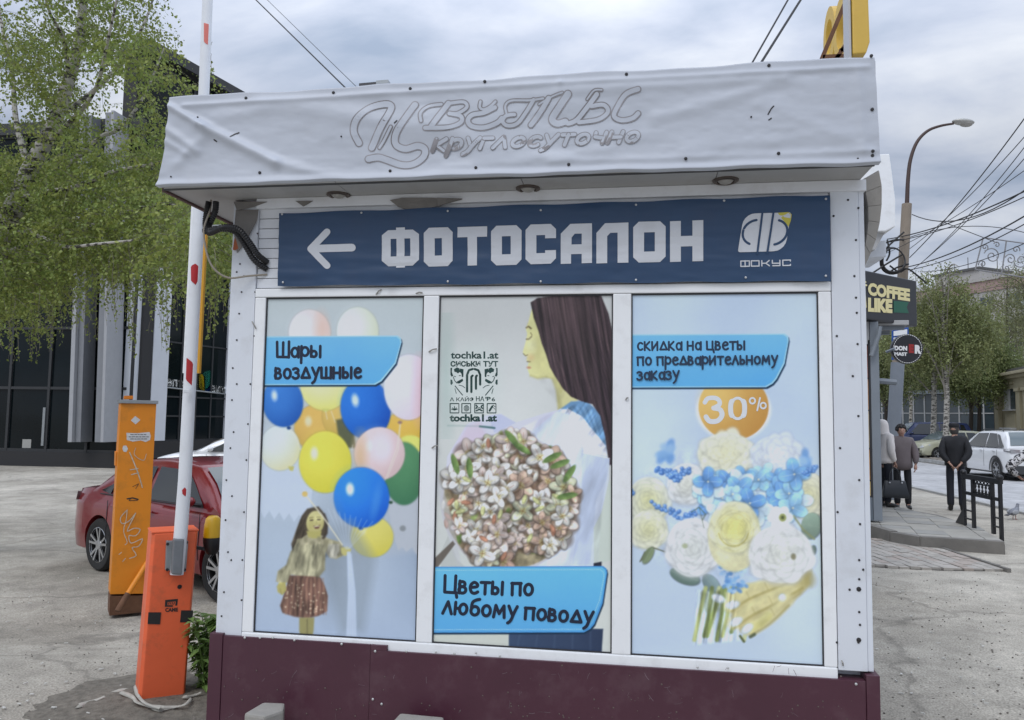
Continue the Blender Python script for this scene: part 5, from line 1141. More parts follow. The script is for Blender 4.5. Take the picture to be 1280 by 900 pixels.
def boom_sticker(pts, m, arrow=True):
    # wraps the front of the tube
    mb = MB(); V_ = []
    ring = pts; 
    vs_, fs_ = block(None, ring)
    def wrap(a, b):
        k_ = min(range(len(bpts)-1), key=lambda i: 0 if bpts[i+1][1] <= b <= bpts[i][1] else abs(bpts[i][1]-b)+1)
        t_ = (b-bpts[k_][1])/(bpts[k_+1][1]-bpts[k_][1]); cx = bpts[k_][0]+(bpts[k_+1][0]-bpts[k_][0])*t_; hw = bpts[k_][2]+(bpts[k_+1][2]-bpts[k_][2])*t_
        u = max(-.96, min(.96, (a-cx)/hw)); c_ = BQ(a, b, -.03); r_ = (BQ(cx+hw, b, -.03)-BQ(cx, b, -.03)).length
        return c_+BN*(r_*.80*math.sqrt(1-u*u)+.0035)
    # dense grid clipped to the outline by rows
    ys_ = [b for a, b in ring]; n = 14
    def xr(b):
        xs_ = []
        for i in range(len(ring)):
            (a1, b1), (a2, b2) = ring[i], ring[(i+1) % len(ring)]
            if (b1 <= b < b2) or (b2 <= b < b1): xs_.append(a1+(a2-a1)*(b-b1)/(b2-b1))
        return (min(xs_), max(xs_)) if len(xs_) >= 2 else None
    rows = []
    for j in range(n+1):
        b = min(ys_)+.02+(max(ys_)-min(ys_)-.04)*j/n; q = xr(b)
        if q: rows.append([wrap(q[0]+(q[1]-q[0])*i/6, b) for i in range(7)])
    vs2 = [v for r_ in rows for v in r_]; mb.add(vs2, [(j*7+i, j*7+i+1, (j+1)*7+i+1, (j+1)*7+i) for j in range(len(rows)-1) for i in range(6)])
    mb.build('sticker', m, A)
boom_sticker([(238, 333), (243, 330.5), (247.5, 334), (247, 351), (243.5, 357), (238, 352)], redm)
boom_sticker([(232.5, 447.5), (241.5, 455), (240.5, 484), (231.5, 475)], redm)
boom_sticker([(226.5, 612), (230, 608.5), (232.5, 612), (231, 620), (227, 617)], redm)
boom_sticker([(254, 30.5), (261, 33), (261, 60), (254, 55)], redf)
mb = MB(); mb.box(-.02, .02, -.012, .012, -.012, .012, M=Matrix.Translation(BQ(233, 489, -.09)) @ RB); mb.build('arm_clip', frame_white, A, bevel=.004)
# yellow flashing lamp on a bracket at the cabinet's side
c0 = BQ(265.5, 672, .10); r_ = (BQ(277, 672, .10)-c0).length; h_ = BQ(265.5, 645, .10).z-c0.z
T = thing('warning_lamp', 'yellow domed warning lamp on a black base beside the orange cabinet', 'lamp', (c0.x, c0.y, c0.z-.1))
ym = mat('lamp_yellow', S(214, 168, 20), .3, spec=.6)
mb = MB(); mb.lathe([(r_*.98, 0), (r_, h_*.1), (r_*.93, h_*.6), (r_*.8, h_*.88), (r_*.5, h_), (.001, h_*1.02)], Matrix.Translation(c0), 20); mb.build('dome', ym, T, smooth=True)
mb = MB(); mb.lathe([(.001, -.105), (r_*.55, -.105), (r_*.8, -.08), (r_*1.02, -.03), (r_*1.02, .004)], Matrix.Translation(c0), 18); mb.build('lamp_base', black_rub, T, smooth=True)
mb = MB(); mb.bar(c0-Vector((0, 0, .08)), BQ(243, 684, .10), .03, .02); mb.build('bracket', black_rub, T)
# rags tied at the foot of the barrier
T = thing('cloth_strip', 'dirty pale cloth strips tied round the foot of the orange cabinet', 'rag', G(200, 884))
rg = mat('dirty_rag', (.40, .385, .34), .9, var=.25, vscale=12)
def strip(pts, wd, z=.02, name='strip'):
    mb = MB(); P_ = [G(a, b, z+.006*math.sin(i*.8)) for i, (a, b) in enumerate(smooth_path(pts, 5))]; vs = []
    for i, p in enumerate(P_):
        d = (P_[min(i+1, len(P_)-1)]-P_[max(i-1, 0)]).normalized(); n_ = Vector((-d.y, d.x, .35*math.sin(i*.45))).normalized()*wd*(.8+.25*math.sin(i*.5)**2)
        vs += [p-n_, p+n_+Vector((0, 0, .01))]
    vs = [Vector((v.x, v.y, max(v.z, .006))) for v in vs]
    mb.add(vs, [(2*i, 2*i+1, 2*i+3, 2*i+2) for i in range(len(P_)-1)]); o = mb.build(name, rg, T, smooth=2)
    md_ = o.modifiers.new('t', 'SOLIDIFY'); md_.thickness = .0015
strip([(96, 884), (108, 880), (125, 874), (142, 867), (158, 863), (168, 866)], .014, .015)
strip([(150, 866), (165, 872), (172, 879), (190, 884), (210, 885), (230, 882), (240, 874)], .010, .035)
strip([(168, 858), (172, 870), (182, 880), (200, 886)], .008, .05); strip([(190, 886), (205, 889), (222, 884)], .008, .02); strip([(228, 872), (240, 871), (252, 866)], .007, .03)
# weeds beside the cabinet
weed = mat('weed_green', (.20, .32, .085), .55, var=.35, vscale=9, trans=.3)
def plant(name, label, cx, cy, n, h, spread, leaf=.03):
    t = thing(name, label, 'plant', (cx, cy, 0)); mb = MB(); ms = MB()
    for i in range(n):
        a = random.uniform(0, 6.28); rr_ = random.uniform(0, spread); bx, by = cx+rr_*.4*math.cos(a), cy+rr_*.4*math.sin(a); H_ = h*random.uniform(.45, 1)
        tip = Vector((cx+rr_*1.2*math.cos(a), cy+rr_*1.2*math.sin(a), H_)); b0 = Vector((bx, by, -.01)); mid = (b0+tip)/2+Vector((0, 0, .06))
        path = smooth_path([tuple(b0), tuple(mid), tuple(tip)], 4); ms.tube(path, [.003]*len(path), 4)
        for k_, q in enumerate(path[1:]):
            for s_ in range(3):
                L_ = leaf*random.uniform(.7, 1.5); az = random.uniform(0, 6.28); el_ = random.uniform(-.5, .5)
                d = Vector((math.cos(az)*math.cos(el_), math.sin(az)*math.cos(el_), math.sin(el_))); sd_ = d.cross(Vector((0, 0, 1))).normalized()*L_*.32; q_ = Vector(q)
                dn = Vector((0, 0, -L_*.25)); m1 = q_+d*L_*.5
                mb.add([q_, m1+sd_+Vector((0, 0, .004)), q_+d*L_*1.25+dn, m1-sd_+Vector((0, 0, .004)), m1-Vector((0, 0, .004))], [(0, 4, 1), (4, 2, 1), (0, 3, 4), (4, 3, 2)])
    o = mb.build('leaves', weed, t); ms.build('stems', weed, t); o['kind'] = 'stuff'
p = G(250, 868); plant('weed', 'leafy green weeds growing between the orange cabinet and the kiosk', p.x+.02, p.y+.12, 66, .48, .19, .05)
p = G(170, 868); plant('weed', 'small tuft of weeds at the left foot of the orange cabinet', p.x+.05, p.y+.12, 12, .2, .07, .03)
# low mound of dark soil the cabinet stands in
mb = MB(); c_ = G(205, 880); nS = 44; vs = []
for j in range(nS):
    for i in range(nS):
        x, y = c_.x-1.1+1.75*i/(nS-1), c_.y-.75+1.5*j/(nS-1); e_ = math.hypot((x-c_.x+.12)/.72, (y-c_.y)/.55)+.35*(fbm(x*4+9, y*4+2, 3)-.45)
        vs.append((x, y, .034*max(-1.2, 1-e_*1.05)+.02*(fbm(x*9, y*9, 3)-.45)+gz(x, y)))
mb.add(vs, [(j*nS+i, j*nS+i+1, (j+1)*nS+i+1, (j+1)*nS+i) for j in range(nS-1) for i in range(nS-1)])
tag(mb.build('soil_patch', mat('dark_soil', (.15, .135, .11), .95, var=.45, vscale=22, bump=.8, bscale=70), smooth=2), kind='structure')
# grit and litter by the cabinet
mb = MB()
for i in range(420):
    p = G(random.uniform(110, 262), random.uniform(866, 925)); s_ = random.uniform(.004, .016); mb.ball((p.x, p.y, s_*.3), s_, s_*random.uniform(.6, 1), s_*.6, 5, 3)
for i in range(700):
    p = G(random.choice([random.uniform(-50, 260), random.uniform(1090, 1300)]), random.uniform(700, 960)); s_ = random.uniform(.003, .010); mb.ball((p.x, p.y, gz(p.x, p.y)+s_*.3), s_, s_*random.uniform(.6, 1), s_*.6, 4, 3)
tag(mb.build('grit', mat('grit', (.17, .155, .135), .95, var=.5, vscale=30)), 'loose grit and pebbles scattered on the dusty asphalt around the barrier', 'gravel', kind='stuff')

# ------------------------------------------------------------------ orange gate pillar with graffiti
YP = G(155, 765, GZ*.75).y; zp = GZ*.75
pil_m = mat('pillar_orange', S(220, 134, 26), .5, var=.07, vscale=3, dirt=((.24, .12, .03), 4, .5))
PQ, PX, PN = plane_map(G(158, 765, zp), R(5))
T = thing('gate_pillar', 'tall orange metal gate pillar with scratched graffiti, stickers and a grey cap', 'pillar', (FY(160, 765, YP).x, YP, zp))
PP = lambda a, b, l=0: PQ(a, b, -.0015-.0002*l)
def slab(pts, ya, yb, m, name, bev=.004, par=None, zfix=None):
    mb = MB(); n = len(pts); a_ = [PQ(a, b) for a, b in pts]
    if zfix is not None:
        for q in a_:
            if q.z < zp+.08: q.z = zfix
    A_ = [q-PN*ya for q in a_]; B_ = [q-PN*yb for q in a_]
    mb.add(A_+B_, [tuple(range(n)), tuple(range(2*n-1, n-1, -1))]+[(i, n+i, n+(i+1) % n, (i+1) % n) for i in range(n)])
    return mb.build(name, m, par or T, bevel=bev)
slab([(137.5, 743), (183, 742), (195.5, 505), (151, 504)], 0, .26, pil_m, 'pillar_box')
slab([(137, 763), (181, 757), (183, 744.5), (137.5, 745.5)], .004, .255, rust, 'rusty_base', zfix=zp-.02)
slab([(149.5, 504), (197.5, 505), (197.8, 501), (149.5, 499.5)], -.02, .28, steel, 'cap', .003)
slab([(155.5, 499), (167, 499), (167, 494.5), (156, 494.5)], .05, .12, mat('amber', S(214, 120, 20), .3), 'amber_reflector', .004)
slab([(144.5, 583), (149.5, 583), (150, 565), (145, 565)], .06, .2, pil_m, 'hinge_plate', .004)
# diagonal brace
mb = MB(); a_ = PQ(186, 700, .02); b_ = PQ(160, 742, -.12); mb.tube([a_, b_], .026, 10); mb.build('brace', pil_m, T, smooth=True)
mb = MB(); c_ = PQ(147, 764, -.18); mb.tube([b_, c_], [.027, .03], 10); mb.build('brace_foot', rust, T, smooth=True)
# stickers and graffiti
stk_w = mat('sticker_white', (.62, .62, .62), .5, dirt=((.3, .28, .25), 40, .6))
mb = MB(); mb.add([PP(*q, 1) for q in ((169, 520), (175.5, 525), (169.5, 530.5), (163.5, 525.5))], [(0, 1, 2, 3)]); mb.build('sticker', stk_w, T)
mb = MB(); mb.add([PP(*q, 1) for q in ((158, 541), (172, 541.5), (187, 540), (188.5, 545), (187.5, 550), (182, 552.5), (176, 550.5), (166, 552), (158.5, 550))], [tuple(range(9))]); mb.build('sticker', stk_w, T)
mb = MB(); lay = [2]; r6 = random.Random(6)      # small print, illegible in the photograph: broken dark lines
for a, b, x_ in ((543.2, 163, 183), (546, 161, 186), (548.7, 163, 184)):
    while b < x_: w_ = r6.uniform(2, 4.5); ribbon(mb, [(b, a), (min(b+w_, x_), a+r6.uniform(-.2, .2))], .75, PP, lay, caps=2); b += w_+1.1
mb.build('sticker_print', blackm, T)
mb = MB(); mb.add([PP(*q, 1) for q in ((154, 557), (158, 557), (160, 561), (158, 565), (154.5, 564.5), (153, 561))], [tuple(range(6))]); mb.build('sticker', stk_w, T)
gr_m = mat('scratched_paint', (.52, .44, .33), .8, var=.3, vscale=30); mb = MB(); lay = [2]
g6 = lambda L_: [(60+x/2.646, 560+y/2.646) for x, y in L_]
for p, w_ in ((g6([(270, 15), (285, 50), (300, 90), (312, 130)]), 1.5), (g6([(272, 72), (298, 68)]), 1.2), (g6([(276, 88), (300, 82)]), 1.2), (g6([(290, 0), (285, 20), (300, 35), (318, 40), (325, 20)]), .8),
              (g6([(262, 205), (240, 230), (245, 250), (270, 240), (290, 215), (275, 245), (262, 275), (285, 265), (305, 270), (290, 290), (268, 290), (275, 315), (312, 300), (300, 325), (278, 330), (292, 355), (270, 365)]), 1.2),
              (g6([(262, 205), (258, 240), (250, 275), (262, 310), (255, 320)]), 1.0), (g6([(235, 352), (243, 345)]), 1.), (g6([(247, 375), (256, 365)]), 1.)):
    ribbon(mb, smooth_path(p, 3), w_, PP, lay)
mb.build('graffiti', gr_m, T)
mb = MB(); lay = [2]
for p, w_ in ((g6([(262, 168), (280, 165), (298, 170)]), 1.6), (g6([(275, 165), (268, 174), (296, 173)]), .8), (g6([(280, 128), (300, 118), (290, 135)]), .6)): ribbon(mb, p, w_, PP, lay)
mb.build('graffiti', blackm, T)

# ------------------------------------------------------------------ narrow light box hanging behind the arm
YL = 4.85
T = thing('hanging_sign', 'narrow white sign panel with a yellow edge hanging behind the barrier arm', 'sign', (FY(240, 466, YL).x, YL, FY(240, 466, YL).z))
q0_, q1_ = FY(228, 466.5, YL), FY(246, 466.5, YL); ztp = 3.32
tl_ = FY(239, 255, YL).x-FY(228, 466, YL).x
def lean(mb, x0_, x1_, ya, yb, z0_, z1_):
    s_ = (tl_)/(FY(239, 255, YL).z-FY(228, 466, YL).z); vs = []
    for z in (z0_, z1_):
        o_ = (z-q0_.z)*s_
        for (x, y) in ((x0_, ya), (x1_, ya), (x1_, yb), (x0_, yb)): vs.append((x+o_, y, z))
    mb.add(vs, [(0, 1, 2, 3), (4, 5, 6, 7), (0, 1, 5, 4), (1, 2, 6, 5), (2, 3, 7, 6), (3, 0, 4, 7)])
mb = MB(); lean(mb, q0_.x, q1_.x, YL, YL+.03, q0_.z, ztp); mb.build('panel', frame_white, T, bevel=.003)
mb = MB(); lean(mb, q1_.x+.001, q1_.x+.020, YL-.004, YL+.02, q0_.z, ztp); mb.build('edge', mat('edge_yellow', S(206, 150, 34), .5), T, bevel=.003)

for z in (3.06, 3.24): mb = MB(); mb.bar((q0_.x+.12, YL+.04, z), (-2.31, YL+.04, z), .025, .025); mb.build('wall_bracket', steel, T)
# ------------------------------------------------------------------ glass fronted building behind the yard
YG = G(55, 583, GZ).y
BL_ = thing('glass_building', 'dark glass fronted building with white fins behind the birch', 'building', (FY(100, 583, YG).x, YG, GZ))
bgl = mat('curtain_glass', (.006, .010, .012), .07, spec=.22, var=.5, vscale=.3); bfr = mat('dark_frame', (.03, .032, .035), .5); fin_m = mat('fin_panel', (.62, .65, .70), .45, var=.05, vscale=1.5); fin_g = mat('fin_grey', (.22, .23, .25), .5, var=.06); fin_l = mat('fin_light_grey', (.36, .37, .39), .5, var=.06); plin = mat('black_plinth', (.022, .022, .024), .6)
zr_ = FY(60, 158, YG).z; xc = FY(158, 552, YG).x; xL = FY(-260, 400, YG).x
d2 = Vector((.236, .972, 0)).normalized()
mb = MB(); mb.box(xL, xc+.2, YG+.35, YG+12, GZ, zr_-.3); mb.build('core', mat('interior_dark', (.03, .03, .032), .8), BL_)
mb = MB(); mb.box(xL-.3, xc, YG-.1, YG+12, zr_-.3, zr_+.15); mb.build('roof', bfr, BL_)
# glazing bays
cols = [xL+i*(xc-xL)/9 for i in range(10)]; rows_ = [FY(60, 563, YG).z, FY(60, 485, YG).z, FY(60, 410, YG).z, FY(60, 330, YG).z, FY(60, 245, YG).z, zr_-.35]
for i in range(9):
    for j in range(5):
        mb = MB(); mb.box(cols[i]+.05, cols[i+1]-.05, YG+.1, YG+.13, rows_[j]+.05, rows_[j+1]-.05); mb.build('pane', bgl, BL_)
for x in cols:
    mb = MB(); mb.box(x-.05, x+.05, YG+.02, YG+.16, rows_[0]-.1, zr_-.3); mb.build('mullion', bfr, BL_)
for z in rows_:
    mb = MB(); mb.box(xL, xc, YG+.03, YG+.15, z-.05, z+.05); mb.build('transom', bfr, BL_)
mb = MB(); mb.box(xL, xc, YG-.05, YG+.34, GZ-.05, rows_[0]-.05); mb.build('plinth', plin, BL_)
mb = MB(); a_ = FY(31, 555, YG); mb.box(a_.x-.18, a_.x+.18, YG+.085, YG+.098, a_.z-.15, a_.z+.17); mb.build('notice', mat('notice_paper', (.35, .35, .33), .7), BL_)
mb = MB(); a_ = FY(54, 540, YG); mb.box(a_.x-.05, a_.x+.05, YG-.02, YG+.015, a_.z-.5, a_.z+.9); mb.build('door_handle', steel, BL_)
# fins: slabs standing off the front, leaning a little
def fin(pa, pb, topdx, y0_, y1_, m, zt_=None, yy=YG):
    zb_ = FY(pa, 552, yy).z; z1_ = zt_ or zr_+.1; xa, xb = FY(pa, 552, yy).x, FY(pb, 552, yy).x; mb = MB(); vs = []
    for z, o_ in ((zb_, 0), (z1_, topdx)):
        for x, y in ((xa, y0_), (xb, y0_), (xb, y1_), (xa, y1_)): vs.append((x+o_, y, z))
    mb.add(vs, [(0, 1, 2, 3), (4, 5, 6, 7), (0, 1, 5, 4), (1, 2, 6, 5), (2, 3, 7, 6), (3, 0, 4, 7)]); return mb.build('fin', m, BL_, bevel=.01)
fin(103, 108, -.3, YG-.75, YG+.02, fin_l); fin(108.5, 115, -.3, YG-.6, YG+.02, fin_g); fin(136, 146, -.3, YG-.75, YG+.02, fin_g); fin(146.5, 150, -.3, YG-.9, YG+.0, fin_l)
# taller wing: its face runs back from the corner
zt2 = FY(185, 55, YG).z+.0
def SP(px, py, off=0.):
    d = ray(px, py); nrm_ = Vector((d2.y, -d2.x, 0)); A_ = Vector((xc, YG, 0)) + nrm_*(-off)
    # plane through A_ with normal nrm_ (facing the camera side)
    t_ = (A_-Vector((0, 0, CAM_H))).dot(nrm_)/d.dot(nrm_); return Vector((0, 0, CAM_H))+d*t_
def wing(s0, s1, z0_, z1_, dep0, dep1, m, name, bev=0):
    nrm_ = Vector((-d2.y, d2.x, 0)); A_ = Vector((xc, YG, 0)); vs = []
    for z in (z0_, z1_):
        for s_, d_ in ((s0, dep0), (s1, dep0), (s1, dep1), (s0, dep1)):
            p = A_+d2*s_-nrm_*(-d_) ; vs.append((p.x, p.y, z))
    mb = MB(); mb.add(vs, [(0, 1, 2, 3), (4, 5, 6, 7), (0, 1, 5, 4), (1, 2, 6, 5), (2, 3, 7, 6), (3, 0, 4, 7)]); return mb.build(name, m, BL_, bevel=bev)
sdist = lambda px: (SP(px, 552)-Vector((xc, YG, SP(px, 552).z))).dot(d2)
zb2 = FY(158, 552, YG).z
sA, sB, sC, sD, sE = 0, sdist(178), sdist(186), sdist(206), sdist(283)
zw = FY(165, 262, YG).z
wing(-.02, 16, GZ, zb2-.02, -.02, 1.1, plin, 'plinth')
wing(sA, sB-.02, zb2, zw, 0, .3, fin_m, 'wall_panel', .01); wing(sB, sC-.02, zb2, zw, .12, .3, fin_g, 'wall_panel', .01); wing(sC, sD, zb2, zw, 0, .3, fin_m, 'wall_panel', .01); wing(0, sD, zw+.02, zt2-.3, .05, .35, bgl, 'pane')
wing(sE, sE+.25, zb2, zt2-.3, -.25, .3, fin_m, 'fin', .01)
zs_ = [zb2, SP(240, 492).z-.9, SP(240, 492).z-.15, SP(240, 430).z, SP(240, 360).z, SP(240, 290).z, SP(240, 220).z, zt2-.3]
nb = 4
for i in range(nb):
    a_, b_ = sD+(sE-sD)*i/nb, sD+(sE-sD)*(i+1)/nb
    for j in range(len(zs_)-1): wing(a_+.03, b_-.03, zs_[j]+.03, zs_[j+1]-.03, .2, .23, bgl, 'pane')
    wing(a_-.03, a_+.03, zb2, zt2-.3, .15, .26, bfr, 'mullion')
for z in zs_: wing(sD, sE, z-.03, z+.03, .16, .25, bfr, 'transom')
wing(sE+.25, 16, zb2, zt2-.3, .1, .4, bgl, 'pane'); wing(0, 16, zb2, zt2-.32, .4, 1.1, mat('interior_dark', (.03, .03, .032), .8), 'core'); wing(-.15, 16, zt2-.29, zt2+.1, -.3, 1.2, bfr, 'roof')
# pharmacy sign on that face
sg = thing('pharmacy_sign', 'white lettered sign with a green, yellow and blue emblem on the glass wing', 'sign', SP(245, 485, .12))
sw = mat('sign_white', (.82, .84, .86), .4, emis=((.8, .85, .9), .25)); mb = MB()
def sgf(off0, off1=None):
    return lambda a, b, l=0: SP(a, b, -off0)
def font_solid(txt, tl, tr, bl, fr_, bk_, m, name, par, bold=.02):
    vs, fs = font_shape(txt, bold); tl = Vector(tl); tr = Vector(tr); bl = Vector(bl); n = len(vs)
    P2_ = [bl+(tr-tl)*a+(tl-bl)*b for a, b in vs]; mb = MB(); mb.add([fr_(q.x, q.y) for q in P2_], fs)
    # sides along the boundary edges
    ec = {}
    for f_ in fs:
        for i in range(len(f_)):
            e_ = (f_[i], f_[(i+1) % len(f_)]); ec[tuple(sorted(e_))] = ec.get(tuple(sorted(e_)), [])+[e_]
    b0 = len(mb.v); mb.add([bk_(q.x, q.y) for q in P2_], [])
    for k_, v_ in ec.items():
        if len(v_) == 1: i, j = v_[0]; mb.f.append((i, b0+i, b0+j, j)); mb.m.append(0)
    return mb.build(name, m, par)
fr_ = lambda a, b, l=0: SP(a, b, .20); bk_ = lambda a, b, l=0: SP(a, b, .12)
font_solid('аптека', (208.5, 473), (247, 477.5), (208.5, 482.5), fr_, bk_, sw, 'sign_word', sg, .035); font_solid('вита', (263.5, 481), (287, 484.5), (263.5, 490.5), fr_, bk_, sw, 'sign_word', sg, .035)
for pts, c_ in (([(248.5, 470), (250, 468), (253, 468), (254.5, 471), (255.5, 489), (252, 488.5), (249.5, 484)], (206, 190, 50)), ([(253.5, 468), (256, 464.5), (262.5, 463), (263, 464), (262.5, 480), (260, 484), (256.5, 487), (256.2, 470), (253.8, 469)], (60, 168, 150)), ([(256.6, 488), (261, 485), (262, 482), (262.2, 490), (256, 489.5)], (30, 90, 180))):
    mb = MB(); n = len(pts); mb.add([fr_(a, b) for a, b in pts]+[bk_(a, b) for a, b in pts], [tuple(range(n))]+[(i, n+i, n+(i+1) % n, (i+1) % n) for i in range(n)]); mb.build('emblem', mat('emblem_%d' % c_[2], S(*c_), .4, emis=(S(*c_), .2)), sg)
mb = MB(); mb.tube([SP(206, 484, .08), SP(290, 493.5, .08)], .03, 6); mb.build('sign_rail', steel, sg)

# ------------------------------------------------------------------ cars
def apply_mods(o):
    dg = bpy.context.evaluated_depsgraph_get(); me = bpy.data.meshes.new_from_object(o.evaluated_get(dg)); old = o.data; o.modifiers.clear(); o.data = me; return o
def car(name, label, loc, heading, Lc, Wc, Hc, prof, gh, paint, wheel_x, wr, glass=dark_glass, clad=None, rails=False, side=0, wagon=False, sc=1.0, tail='red', group=None):
    """x forward, y left. prof: [(x, z)] top line of the lower body; gh: (rear base, rear top, front top, front base) of the glasshouse in x"""
    t = thing(name, label, 'car', loc, heading, group); t.scale = (sc, sc, sc); WM[t.name] = WM[t.name] @ Matrix.Scale(sc, 4)
    px_ = np.array([p[0] for p in prof]); pz = np.array([p[1] for p in prof]); zt = lambda x: float(np.interp(x, px_, pz))
    xs_ = np.linspace(0, Lc, 44); zb0 = .20*Hc/1.45
    def hw(x):
        u = abs(x/Lc-.5)*2; return Wc/2*(1-.02*u**2-.16*max(0, (u-.78)/.22)**2.4)
    belt = zt(gh[0]+.5*(gh[3]-gh[0]))
    mb = MB(); vs = []; npt = 0
    for x in xs_:
        w_ = hw(x); z1 = zt(x); e_ = min(x, Lc-x); zb_ = zb0+max(0, .12-e_)*1.1; top = z1-max(0, (.10-e_))*1.6
        sh_ = min(top-.03, belt-.05); 
        half = [(w_*.86, zb_), (w_*.965, zb_+.05), (w_*.99, zb_+.2), (w_, zb_+.42*(sh_-zb_)), (w_*.985, sh_-.10), (w_*.965, sh_-.03), (w_*.90, top-.012), (w_*.72, top+.008), (w_*.4, top+.022), (0, top+.026)]
        half = [(a, min(b, top+.03)) for a, b in half]
        ring = [(x, -a, b) for a, b in half]+[(x, a, b) for a, b in half[-2::-1]]; npt = len(ring); vs += ring
    n = len(xs_); fs = [(i*npt+j, i*npt+j+1, (i+1)*npt+j+1, (i+1)*npt+j) for i in range(n-1) for j in range(npt-1)]
    fs += [(i*npt+npt-1, i*npt, (i+1)*npt, (i+1)*npt+npt-1) for i in range(n-1)]; fs += [tuple(range(npt)), tuple((n-1)*npt+j for j in range(npt-1, -1, -1))]
    mb.add(vs, fs); body = mb.build('body', paint, t, smooth=True, local=True)
    cut = MB()
    for wx in wheel_x: cut.lathe([(wr*1.14, -Wc), (wr*1.14, Wc)], Matrix.Translation((wx, 0, wr)) @ Matrix.Rotation(R(90), 4, 'X'), 32)
    for k_ in range(2): nv_ = k_*64; cut.f += [tuple(nv_+j for j in range(32))[::-1], tuple(nv_+32+j for j in range(32))]; cut.m += [0, 0]
    co = cut.build('cutter', paint, None, local=True); 
    m_ = body.modifiers.new('b', 'BOOLEAN'); m_.object = co; m_.operation = 'DIFFERENCE'; m_.solver = 'EXACT'
    par_ = body.parent; body.parent = None; body.matrix_world = Matrix.Identity(4); bpy.context.view_layer.update(); apply_mods(body); body.parent = par_
    body.data.polygons.foreach_set('use_smooth', [True]*len(body.data.polygons)); body.data.set_sharp_from_angle(angle=R(38))
    bpy.data.objects.remove(co)
    mb = MB(); mb.box(.35, Lc-.35, -Wc/2+.22, Wc/2-.22, zb0-.03, min(belt, zt(.4))-.15); mb.build('underbody', black_rub, t, local=True)
    # glasshouse
    g0, g1, g2, g3 = gh; zroof = Hc; wbelt = Wc/2*.93; tum = .36
    def zg(x):
        pts = [(g0, zt(g0)+.0), (g0+(g1-g0)*.5, zt(g0)+(zroof-zt(g0))*.56), (g1, zroof-.045), (g1+.35, zroof-.012), ((g1+g2)/2, zroof), (g2-.25, zroof-.02), (g2, zroof-.055), (g2+(g3-g2)*.5, zt(g3)+(zroof-zt(g3))*.53), (g3, zt(g3))]
        return float(np.interp(x, [p[0] for p in pts], [p[1] for p in pts]))
    def wy(z): return wbelt-tum*max(0, z-belt)
    mb = MB(); vs = []; gx = np.linspace(g0, g3, 34)
    for x in gx:
        z = max(zg(x), zt(x)+.002); zl = min(belt-.03, zt(x)); half = [(wy(zl), zl-.06), (wy(z*.5+zl*.5), z*.5+zl*.5), (wy(z)-.005, z-.03), (wy(z)-.05, z-.004), (wy(z)*.5, z+.014), (0, z+.02)]
        ring = [(x, -a, b) for a, b in half]+[(x, a, b) for a, b in half[-2::-1]]; npt = len(ring); vs += ring
    n = len(gx); fs = [(i*npt+j, i*npt+j+1, (i+1)*npt+j+1, (i+1)*npt+j) for i in range(n-1) for j in range(npt-1)]; mb.add(vs, fs+[tuple(range(npt)), tuple((n-1)*npt+j for j in range(npt))]); mb.build('roof', paint, t, smooth=True, local=True)
    # side windows
    def swin(poly, s_, nm='side_window', mt=None, off=.006):
        mb = MB(); mb.add([(x, s_*(wy(z)+off), z) for x, z in poly], [tuple(range(len(poly)))]); return mb.build(nm, mt or glass, t, local=True)
    def edge_x(z, rear):
        # x of the glasshouse outline at height z
        xx_ = gx if rear else gx[::-1]
        for x in xx_:
            if zg(x) >= z+.05: return x
        return (g0+g3)/2
    zA, zB = belt+.015, zroof-.10; mid = g0+(g3-g0)*.47
    bp_ = mid
    fr0, fr1 = edge_x(zA, False)-.14, edge_x(zB, False)-.06; rr0, rr1 = edge_x(zA, True)+(.22 if not wagon else .18), edge_x(zB, True)+(.12)
    qd = .42 if wagon else .30
    for s_ in (-1, 1):
        swin([(bp_+.04, zA), (fr0, zA), (fr0-(fr0-fr1)*.55, (zA+zB)/2+.03), (fr1, zB), (bp_+.06, zB+.015)], s_)
        swin([(rr0+qd, zA), (bp_-.04, zA), (bp_-.02, zB+.015), (rr1+qd*.8, zB), (rr0+qd+.02, zA+.1)], s_)
        swin([(rr0, zA+.03), (rr0+qd-.05, zA), (rr0+qd-.03, zA+.1), (rr1+qd*.75-.03, zB-.01), (rr1+.08, zB-.05)], s_)
        mb = MB(); mb.tube([(rr0, s_*(wy(zA)+.008), zA-.012), (fr0, s_*(wy(zA)+.008), zA-.012)], .008, 5); mb.build('window_trim', gasket, t, local=True)
        for dxx in (bp_, rr0+qd-.02, fr0+.02):
            mb = MB(); mb.tube([(dxx, s_*(hw(dxx)*.985+.002), belt-.06), (dxx, s_*(hw(dxx)+.003), zb0+.42*(belt-.05-zb0)), (dxx, s_*(hw(dxx)*.99+.003), zb0+.2)], .0045, 4); mb.build('door_seam', gasket, t, local=True)
        for dxx in (bp_+.12, rr0+qd+.10):
            mb = MB(); mb.tube([(dxx, s_*(hw(dxx)*1.0+.010), belt-.12), (dxx+.16, s_*(hw(dxx)*1.0+.012), belt-.118)], .014, 7); mb.build('door_handle', paint if not wagon else chrome, t, smooth=True, local=True)
        mb = MB(); mb.ball((fr0-.10, s_*(Wc/2+.075), belt+.065), .07, .10, .062, 12, 8); mb.build('wing_mirror', paint, t, smooth=True, local=True)
        mb = MB(); mb.tube([(fr0-.06, s_*(wy(belt)-.01), belt+.02), (fr0-.08, s_*(Wc/2+.03), belt+.04)], .02, 6); mb.build('mirror_arm', black_rub, t, local=True)
        # lamps
        mb = MB(); zl = zt(.1); pts = [(.02, hw(.05)*.62, zl-.16), (.02, hw(.05)*.97, zl-.17), (.28, hw(.28)*1.004, zl-.13), (.30, hw(.28)*.995, zl-.04), (.06, hw(.06)*.97, zl-.05), (.0, hw(.02)*.62, zl-.07)]
